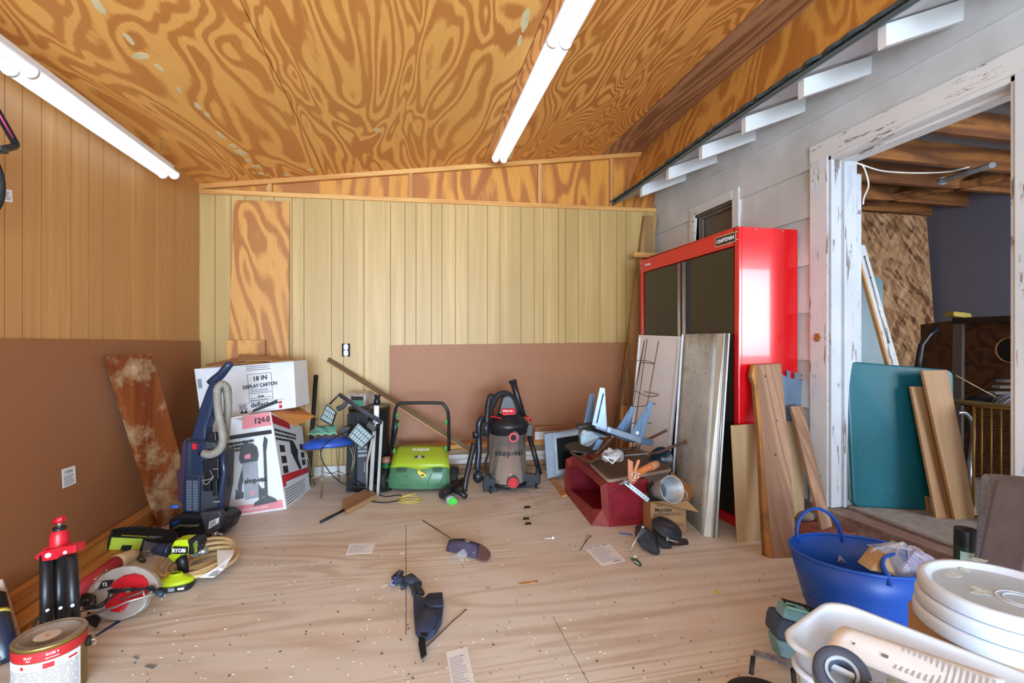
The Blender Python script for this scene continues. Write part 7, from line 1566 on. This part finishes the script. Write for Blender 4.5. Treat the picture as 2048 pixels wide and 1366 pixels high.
# ------------------------------------------------------------------ white bins
BZ = .8; A_ = P(1668, 1206, 1.395 * BZ); uu = V((.396, -.918, 0)); vv = V((-.84, -.54, 0)); uu.normalize(); vv = (vv - uu * vv.dot(uu)).normalized()
def bin_(nm, zt, zb_, Lu, Lv, off, label):
    A = V((A_.x, A_.y, 0)) + off; t = thing(nm, label, 'storage bin', Matrix.Translation((A + uu * Lu / 2 + vv * Lv / 2) + UP * zb_), 'stacked white storage bins')
    cx_ = A + uu * Lu / 2 + vv * Lv / 2
    def ring(sc_u, z, r=.05): return [cx_ + uu * a + vv * b + UP * z for a, b in rrect(Lu * sc_u, Lv * sc_u, r * sc_u, 5)]
    rings = [ring(.80, zb_), ring(.985, zt - .012), ring(1.05, zt - .012), ring(1.06, zt - .004), ring(1.04, zt), ring(.98, zt - .003), ring(.79, zb_ + .006)]
    k = len(rings[0]); vs = [p for r in rings for p in r]; fs = [(i * k + j, i * k + (j + 1) % k, (i + 1) * k + (j + 1) % k, (i + 1) * k + j) for i in range(len(rings) - 1) for j in range(k)]
    m = MB(); m.add(vs, fs, 0, True); m.add(rings[0], [tuple(range(k))]); m.add(rings[-1], [tuple(range(k))]); build(m, 'bin_body', white_pl, t); return t, cx_
bt, cx_ = bin_('storage_bin', .604, .33, .40, .245, V((0, 0, 0)), 'upper milky white storage bin full of tape and papers in the right foreground')
bin_('storage_bin', .555, .0, .39, .24, V((0, 0, 0)) + uu * .01, 'lower milky white storage bin the upper bin is nested in')
m = MB(); q = [P(1655, 1297, 1.20 * BZ), P(1690, 1252, 1.26 * BZ), P(1770, 1270, 1.22 * BZ), P(2005, 1362, 1.08 * BZ), P(1960, 1460, .98 * BZ), P(1760, 1345, 1.10 * BZ)]
def sheet(u, v):
    a_ = lerp(P(1652, 1298, 1.21 * BZ), P(2000, 1440, 1.0 * BZ), u); b_ = lerp(P(1690, 1252, 1.27 * BZ), P(2010, 1358, 1.08 * BZ), u); return lerp(a_, b_, v) + UP * .012 * math.sin(v * math.pi) * (1 - u)
m.grid(sheet, 12, 6); pp = tag(build(m, 'instruction_sheet', paper_m, solid=.001), 'large folded white instruction sheet lying over the contents of the upper bin', 'paper')
m = MB()
for k in range(16):
    u0 = .42 + .035 * k
    m.quad([sheet(u0, .15) + UP * .0025, sheet(u0 + .012, .15) + UP * .0025, sheet(u0 + .012, .85) + UP * .0025, sheet(u0, .85) + UP * .0025], UP * -.0005)
build(m, 'printing', plain('pale print', '#A9B3C2', .8), pp)
m = MB(); m.quad([sheet(.33, .3) + UP * .003, sheet(.37, .3) + UP * .003, sheet(.37, .38) + UP * .003, sheet(.33, .38) + UP * .003], UP * -.0005); m.quad([sheet(.14, .3) + UP * .003, sheet(.155, .3) + UP * .003, sheet(.155, .36) + UP * .003, sheet(.14, .36) + UP * .003], UP * -.0005); build(m, 'logo_mark', ink, pp)
c = P(1682, 1352, 1.10 * BZ); axq = (-FW * .5 + UP * .7 - RT * .25).normalized(); M = frame(c, RT - axq * RT.dot(axq), axq)
m = MB(); m.lathe([(a * .8, b * .8) for a, b in ((.022, 0), (.026, .022), (.052, .024), (.056, .02), (.056, -.02), (.052, -.024), (.022, -.024), (.022, 0))], M, 36); t = tag(build(m, 'tape_roll', plain('dark grey tape', '#3A4352', .3), M=M), 'roll of dark grey tape in the left end of the upper white bin', 'tape roll')
m = MB(); m.lathe([(a * .8, b * .8) for a, b in ((.0265, .0225), (.030, .0245), (.033, .0245))], M, 30); build(m, 'inner_ring', grey_pl, t)
c = P(1775, 1385, 1.04 * BZ); m = MB(); m.tube([c, c + UP * .0 + RT * .03 - FW * .02], .024, 16); tag(build(m, 'glass_jar', plain('greenish jar', '#9FB0B0', .2)), 'small greenish jar beside the tape roll in the upper bin', 'jar')
m = MB(); c = P(1735, 1385, 1.04 * BZ); m.tube([c - RT * .02, c + RT * .03], .014, 12); tag(build(m, 'black_tool_part', black_pl), 'black tool part between tape roll and jar in the bin', 'tool part')
m = MB(); m.tube([P(1638, 1224, 1.83), P(1668, 1230, 1.80)], .008, 8); tag(build(m, 'white_stub', white_pl), 'short white handle sticking out behind the corner of the upper bin', 'handle piece')
m = MB(); m.tube(spline([P(1640, 1226, 1.83), P(1626, 1240, 1.80), P(1622, 1262, 1.80), P(1630, 1280, 1.81)], 5), .0016, 6); tag(build(m, 'thin_wire', silver), 'thin curved wire looping in front of the teal grey bag', 'wire')
# teal grey bag
Zy = 1.78
def Y7(u, v, d=0.0): return P(1440 + .15625 * u, 1200 + .1563 * v, Zy + d)
t = thing('cloth_pouch', 'teal and grey cloth tool pouch standing beside the white bins', 'bag', Matrix.Translation(fl(1590, 1318)))
m = MB(); m.prism([Y7(850, 90), Y7(1200, 190), Y7(1160, 350), Y7(800, 240)], FW * .06); build(m, 'upper_flap', mint_bag, t, bevel=.01)
m = MB(); m.prism([Y7(800, 240, .005), Y7(1160, 350, .005), Y7(1230, 640, .0), Y7(1080, 620, -.01), Y7(740, 520, -.01), Y7(755, 350, .0)], FW * .10); build(m, 'body', plain('slate pouch cloth', '#3E4E68', .85, var=.2), t, bevel=.012)
m = MB(); m.prism([Y7(740, 525, -.012), Y7(1080, 615, -.012), Y7(1060, 850, -.03), Y7(800, 800, -.03)], FW * .08); build(m, 'lower_pocket', mint_bag, t, bevel=.01)
m = MB(); m.tube([Y7(850, 45, .02), Y7(860, 90, -.004), Y7(1200, 185, -.004)], .004, 6); m.tube([Y7(850, 40, .03), Y7(1100, 110, .06), Y7(1350, 190, .1)], .004, 6); build(m, 'piping', teal_cloth, t)
m = MB(); m.prism([Y7(860, 60, .02), Y7(1200, 150, .05), Y7(1340, 210, .05), Y7(1220, 560, .06), Y7(1160, 480, .01), Y7(1210, 190, .01)], FW * .05); build(m, 'dark_opening', black_cloth, t)
# black disc with rectangular handle
t = thing('black_float_tool', 'black round tool with a rectangular worn handle bar on the floor at the bottom edge', 'tool', Matrix.Translation(fl(1530, 1366)))
g7 = lambda u, v, z: fl(1440 + .15625 * u, 1200 + .1563 * v, z)
m = MB(); c = fl(1524, 1400, .03); m.lathe([(0, 0), (.105, 0), (.115, .01), (.112, .03), (.09, .04), (0, .045)], Matrix.Translation((c.x, c.y, 0.0)), 40); build(m, 'disc', plain('matt black metal', '#1B1E24', .6), t)
m = MB(); m.tube([g7(400, 950, .05), g7(425, 720, .085)], .008, 8, flat=.5); m.tube([g7(950, 1060, .05), g7(925, 800, .085)], .008, 8, flat=.5); build_split(m, 'handle_arm', plain('matt black arm', '#1D2026', .6), t)
m = MB(); m.quad([g7(420, 715, .085), g7(925, 870, .085), g7(925, 775, .085), g7(430, 655, .085)], UP * .006); build(m, 'worn_bar', plain('worn silver paint', '#8A8D97', .5, .4, var=.5, nscale=45), t)
# ------------------------------------------------------------------ things lying on the open floor
def sheet_on_floor(nm, pts, label, rows=10, mat=paper_m, hdr=False):
    q = [fl(*p) for p in pts]; m = MB(); m.quad([p + UP * .0015 for p in q], UP * -.001); o = tag(build(m, nm, mat), label, 'paper')
    f = face4([p + UP * .001 for p in q]); m = MB(); lines(m, f, .1, .9, .12, .85, rows, UP, .35, .4)
    if hdr: 
        for k in range(3): patch(m, f, .06 + .3 * k, .3 + .3 * k, .91, .96, UP)
        patch(m, f, .55, .85, .04, .10, UP)
    build(m, 'printing', plain('soft print', '#9AA2B4', .8), o); return o
sheet_on_floor('paper_sheet', [(691, 1110), (744, 1106), (751, 1087), (699, 1088)], 'small printed white paper on the floor in front of the mower', 8)
sheet_on_floor('invoice', [(1203, 1132), (1252, 1122), (1217, 1086), (1168, 1096)], 'white form with dark header boxes on the floor in front of the vise', 12, hdr=True)
sheet_on_floor('receipt', [(907, 1366 + 30), (955, 1366 + 26), (934, 1293), (892, 1305)], 'long white receipt on the floor at the bottom edge of the picture', 16)
m = MB(); m.prism([fl(799, 1108, .002), fl(808, 1108, .002), (fl(810, 1104, .002)), fl(801, 1104, .002)], UP * -.001); tag(build(m, 'paper_scrap', paper_m), 'tiny white paper scrap on the floor seam above the glove', 'paper')
# cap
c = fl(930, 1100); s = dep(1105) / F
def C8(u, v, z): return fl(400 + u * .293, 980 + v * .293, z)
t = thing('baseball_cap', 'worn navy cap with a brown brim lying on the floor by a wire', 'cap', Matrix.Translation(c))
def crown(u, v):
    e0 = [C8(1680, 415, .004), C8(1790, 440, .004), C8(1880, 470, .004), C8(1900, 430, .01)]; e1 = [C8(1705, 335, .035), C8(1800, 350, .05), C8(1890, 375, .04), C8(1905, 395, .02)]
    def pl(e, u): x = u * 3; i = min(2, int(x)); return lerp(e[i], e[i + 1], x - i)
    return lerp(pl(e0, u), pl(e1, u), v) + UP * .03 * math.sin(v * math.pi) * math.sin(.3 + u * 2.6)
m = MB(); m.grid(crown, 18, 8); build(m, 'crown', plain('worn plum cloth', '#4A4560', .9, var=.25, nscale=40), t, solid=.003)
m = MB(); m.prism([C8(1720, 335, .035), C8(1760, 350, .02), C8(1840, 420, .015), C8(1895, 440, .012), C8(1910, 370, .03), C8(1800, 335, .04)], UP * .003); build(m, 'inside', navy_cloth, t)
m = MB(); pts = [C8(1905, 370, .025), C8(1950, 395, .018), C8(1980, 425, .01), C8(1982, 460, .006), C8(1960, 485, .004), C8(1925, 488, .004), C8(1885, 468, .006), C8(1900, 430, .014)]; m.prism(spline(pts, 2, True), UP * .005); br = build(m, 'brim', plain('faded brown brim', '#6A4E4C', .85, var=.2), t, bevel=.002)
m = MB(); m.prism([C8(1808, 345, .045), C8(1840, 350, .045), C8(1838, 368, .04), C8(1812, 360, .04)], UP * .002); m.prism([C8(1800, 380, .03), C8(1875, 420, .028), C8(1870, 432, .026), C8(1795, 388, .028)], UP * .002); build(m, 'white_tag', paper_m, t)
m = MB(); m.tube([C8(1520, 207, .003), C8(1600, 258, .003), C8(1705, 325, .02)], .003, 6); tag(build(m, 'rusty_rod', rust), 'thin rusty rod lying on the floor pointing to the cap', 'rod')
tag(build(crum(916, 1112, 16, 8, .015, dep(1115) - .01, 3), 'plastic_wrap', clear_pl), 'crumpled clear plastic wrap on the floor beside the cap', 'plastic wrap')
# glove
t = thing('work_glove', 'dark navy rubber work glove crumpled on the floor seam', 'glove', Matrix.Translation(fl(818, 1170)))
rub = plain('dark rubber glove', '#2A3442', .6, var=.25, nscale=15)
m = MB(); m.tube([C8(1385, 615, .022), C8(1430, 605, .026), C8(1475, 640, .022)], [.020, .034, .026], 14, flat=.7); build(m, 'palm', rub, t)
for p, r in (([(1440, 640, .02), (1460, 680, .016), (1462, 715, .012)], .012), ([(1470, 640, .02), (1500, 680, .014), (1522, 712, .01)], .012), ([(1480, 620, .02), (1500, 640, .015), (1490, 665, .012)], .011), ([(1455, 640, .014), (1480, 690, .011), (1510, 708, .01)], .011), ([(1400, 640, .016), (1385, 660, .012), (1370, 665, .01)], .012)):
    m = MB(); m.tube(spline([C8(*a) for a in p], 4), [r] * 8 + [r * .6], 10); build(m, 'finger', rub, t)
m = MB(); m.tube([C8(1395, 610, .022), C8(1350, 610, .022), C8(1315, 620, .02)], [.022, .03, .034], 14, flat=.6); m.tube([C8(1370, 560, .02), C8(1345, 590, .02)], [.018, .024], 12, flat=.6); cf = build(m, 'cuff', navy_cloth, t)
m = MB(); m.tube([C8(1372, 552, .03), C8(1330, 605, .035), C8(1298, 640, .02), C8(1330, 652, .015)], .0045, 6); build(m, 'cuff_edge', plain('pale blue hem', '#7F93BC', .9), cf)
m = MB(); m.prism([C8(1235, 660, .003), C8(1262, 640, .003), C8(1282, 645, .003), C8(1262, 655, .003), C8(1240, 668, .003)], UP * -.001); tag(build(m, 'torn_label', paper_m), 'tiny torn white label on the floor left of the glove', 'label')
# knee pad
t = thing('knee_pad', 'dark navy knee pad with straps lying on the floor near the bottom of the picture', 'knee pad', Matrix.Translation(fl(856, 1260)))
m = MB(); m.prism([C8(*p, .01) for p in ((1455, 765), (1470, 760), (1530, 775), (1560, 745), (1655, 738), (1662, 800), (1650, 920), (1605, 1000), (1545, 1035), (1500, 1030), (1470, 990), (1460, 880))], UP * .03); build(m, 'pad', navy_cloth, t, bevel=.012, segs=3)
c = C8(1548, 890, .04)
m = MB(); sx_ = (C8(1620, 890, .04) - c).length; sy_ = (C8(1548, 800, .04) - c).length
m.lathe([(1.0, -.005), (.9, .006), (.6, .014), (0, .018)], Matrix.Translation(c) @ Matrix.Rotation(-YAW, 4, 'Z'), 30, sx=sx_, sy=sy_); build(m, 'cap_shell', plain('navy pad shell', '#2C3A55', .6, var=.15), t)
m = MB(); m.prism([C8(*p, .02) for p in ((1495, 1000), (1535, 1010), (1548, 1130), (1510, 1160), (1490, 1060))], UP * .008); build(m, 'strap', black_cloth, t, bevel=.002)
m = MB(); m.prism([C8(*p, .042) for p in ((1530, 772), (1655, 745), (1658, 800), (1560, 812))], UP * .01); build(m, 'upper_strap', navy_cloth, t, bevel=.003)
m = MB(); m.prism([C8(*p, .041) for p in ((1505, 975), (1560, 985), (1545, 1010), (1510, 1005))], UP * .005); build(m, 'buckle_gap', black_matte, t)
m = MB(); m.tube(spline([C8(1545, 1070, .003), C8(1640, 980, .003), C8(1720, 900, .003), C8(1790, 840, .003), C8(1812, 815, .004), C8(1820, 822, .004)], 4), .0022, 6); tag(build(m, 'bent_wire', rust), 'long thin bent wire on the floor beside the knee pad', 'wire')
m = MB(); m.tube([fl(1239, 1066, .005), fl(1265, 1069, .005)], .004, 8); tag(build(m, 'blue_pen', pen_blue), 'blue pen on the floor just left of the vise handle', 'pen')
m = MB(); m.prism([fl(*p, .004) for p in ((1260, 1117), (1275, 1119), (1284, 1130), (1281, 1133), (1272, 1129))], UP * .004); o = tag(build(m, 'green_packet', plain('dark green foil', '#2E6A58', .3), bevel=.001), 'small green foil packet on the floor below the vise', 'packet')
m = MB(); m.prism([fl(*p, .009) for p in ((1266, 1121), (1274, 1124), (1279, 1129), (1272, 1126))], UP * .001); build(m, 'white_print', paper_m, o)
m = MB(); c = fl(1270, 1113, .006); m.tube([c - RT * .008, c + RT * .008], .006, 8); tag(build(m, 'white_plug', paper_m), 'tiny white plug on the floor right above the green packet', 'plug')
c = fl(1104, 1076, .004); m = MB(); m.tube([c, c - RT * .045 - FW * .004], .0025, 6); m.tube([c, c + RT * .012], .010, 10); tag(build(m, 'white_clip', paper_m), 'small white plastic clip on the floor left of the pen', 'clip')
for k, (px, py, lb) in enumerate(((1054, 1015, 'dark square chip on the floor, farthest of the three'), (1052, 1038, 'dark chip on the floor, middle of the three left of the red shell'), (1056, 1048, 'dark square chip on the floor, nearest of the three'))):
    m = MB(); w_ = 7; m.quad([fl(px - w_, py + 2, .001), fl(px + w_, py + 1, .001), fl(px + w_ - 1, py - 3, .001), fl(px - w_ + 3, py - 3, .001)], UP * .002); tag(build(m, 'dark_chip', ink_dark), lb, 'chip', 'dark chips on the floor')
m = MB(); m.tube(spline([fl(1160, 1101, .003), fl(1168, 1088, .003), fl(1182, 1071, .003)], 3), .002, 5); m.tube([fl(1168, 1088, .003), fl(1177, 1068, .003)], .0012, 5); tag(build(m, 'twig', rust), 'thin dark twig on the floor left of the white form', 'twig')
m = MB(); m.quad([fl(1035, 1170, .001), fl(1040, 1166, .001), fl(1076, 1161, .001), fl(1076, 1165, .001)], UP * .002); tag(build(m, 'wood_sliver', pine_z), 'pale wood sliver on the floor in the middle of the room', 'wood sliver')
m = MB(); m.prism([fl(1434 + 6 * math.cos(k), 1185 + 2.5 * math.sin(k), .002) for k in range(6)], UP * .003); tag(build(m, 'yellow_blob', plain('lime blob', '#CBD84A', .5)), 'small yellow green blob on the floor near the blue tub', 'scrap')
# crumbs and sawdust: nobody could count them
random.seed(31)
def crumbs(nm, mat, n_, lab, smin, smax):
    m = MB()
    for _ in range(n_):
        px, py = random.uniform(200, 1560), random.uniform(1005, 1366)
        c = fl(px, py, .0005)
        if c.x < -1.35 or c.x > 2.2: continue
        a_ = random.random() * math.pi; l_ = random.uniform(smin, smax); w_ = l_ * random.uniform(.2, .6); d1 = V((math.cos(a_), math.sin(a_), 0)) * l_; d2 = V((-math.sin(a_), math.cos(a_), 0)) * w_
        m.hexa([c - d1 - d2, c + d1 - d2 * .5, c + d1 * .8 + d2, c - d1 + d2 * .6] + [p + UP * .002 for p in (c - d1 - d2, c + d1 - d2 * .5, c + d1 * .8 + d2, c - d1 + d2 * .6)])
    return tag(build(m, nm, mat), lab, 'debris', kind='stuff')
crumbs('pale_wood_chips', plain('pale chips', '#E3D9CA', .8), 260, 'pale wood chips and paper crumbs scattered over the plywood floor', .002, .0055)
crumbs('dark_crumbs', plain('dark crumbs', '#3A332E', .9), 220, 'dark crumbs and dirt specks scattered over the plywood floor', .0015, .005)
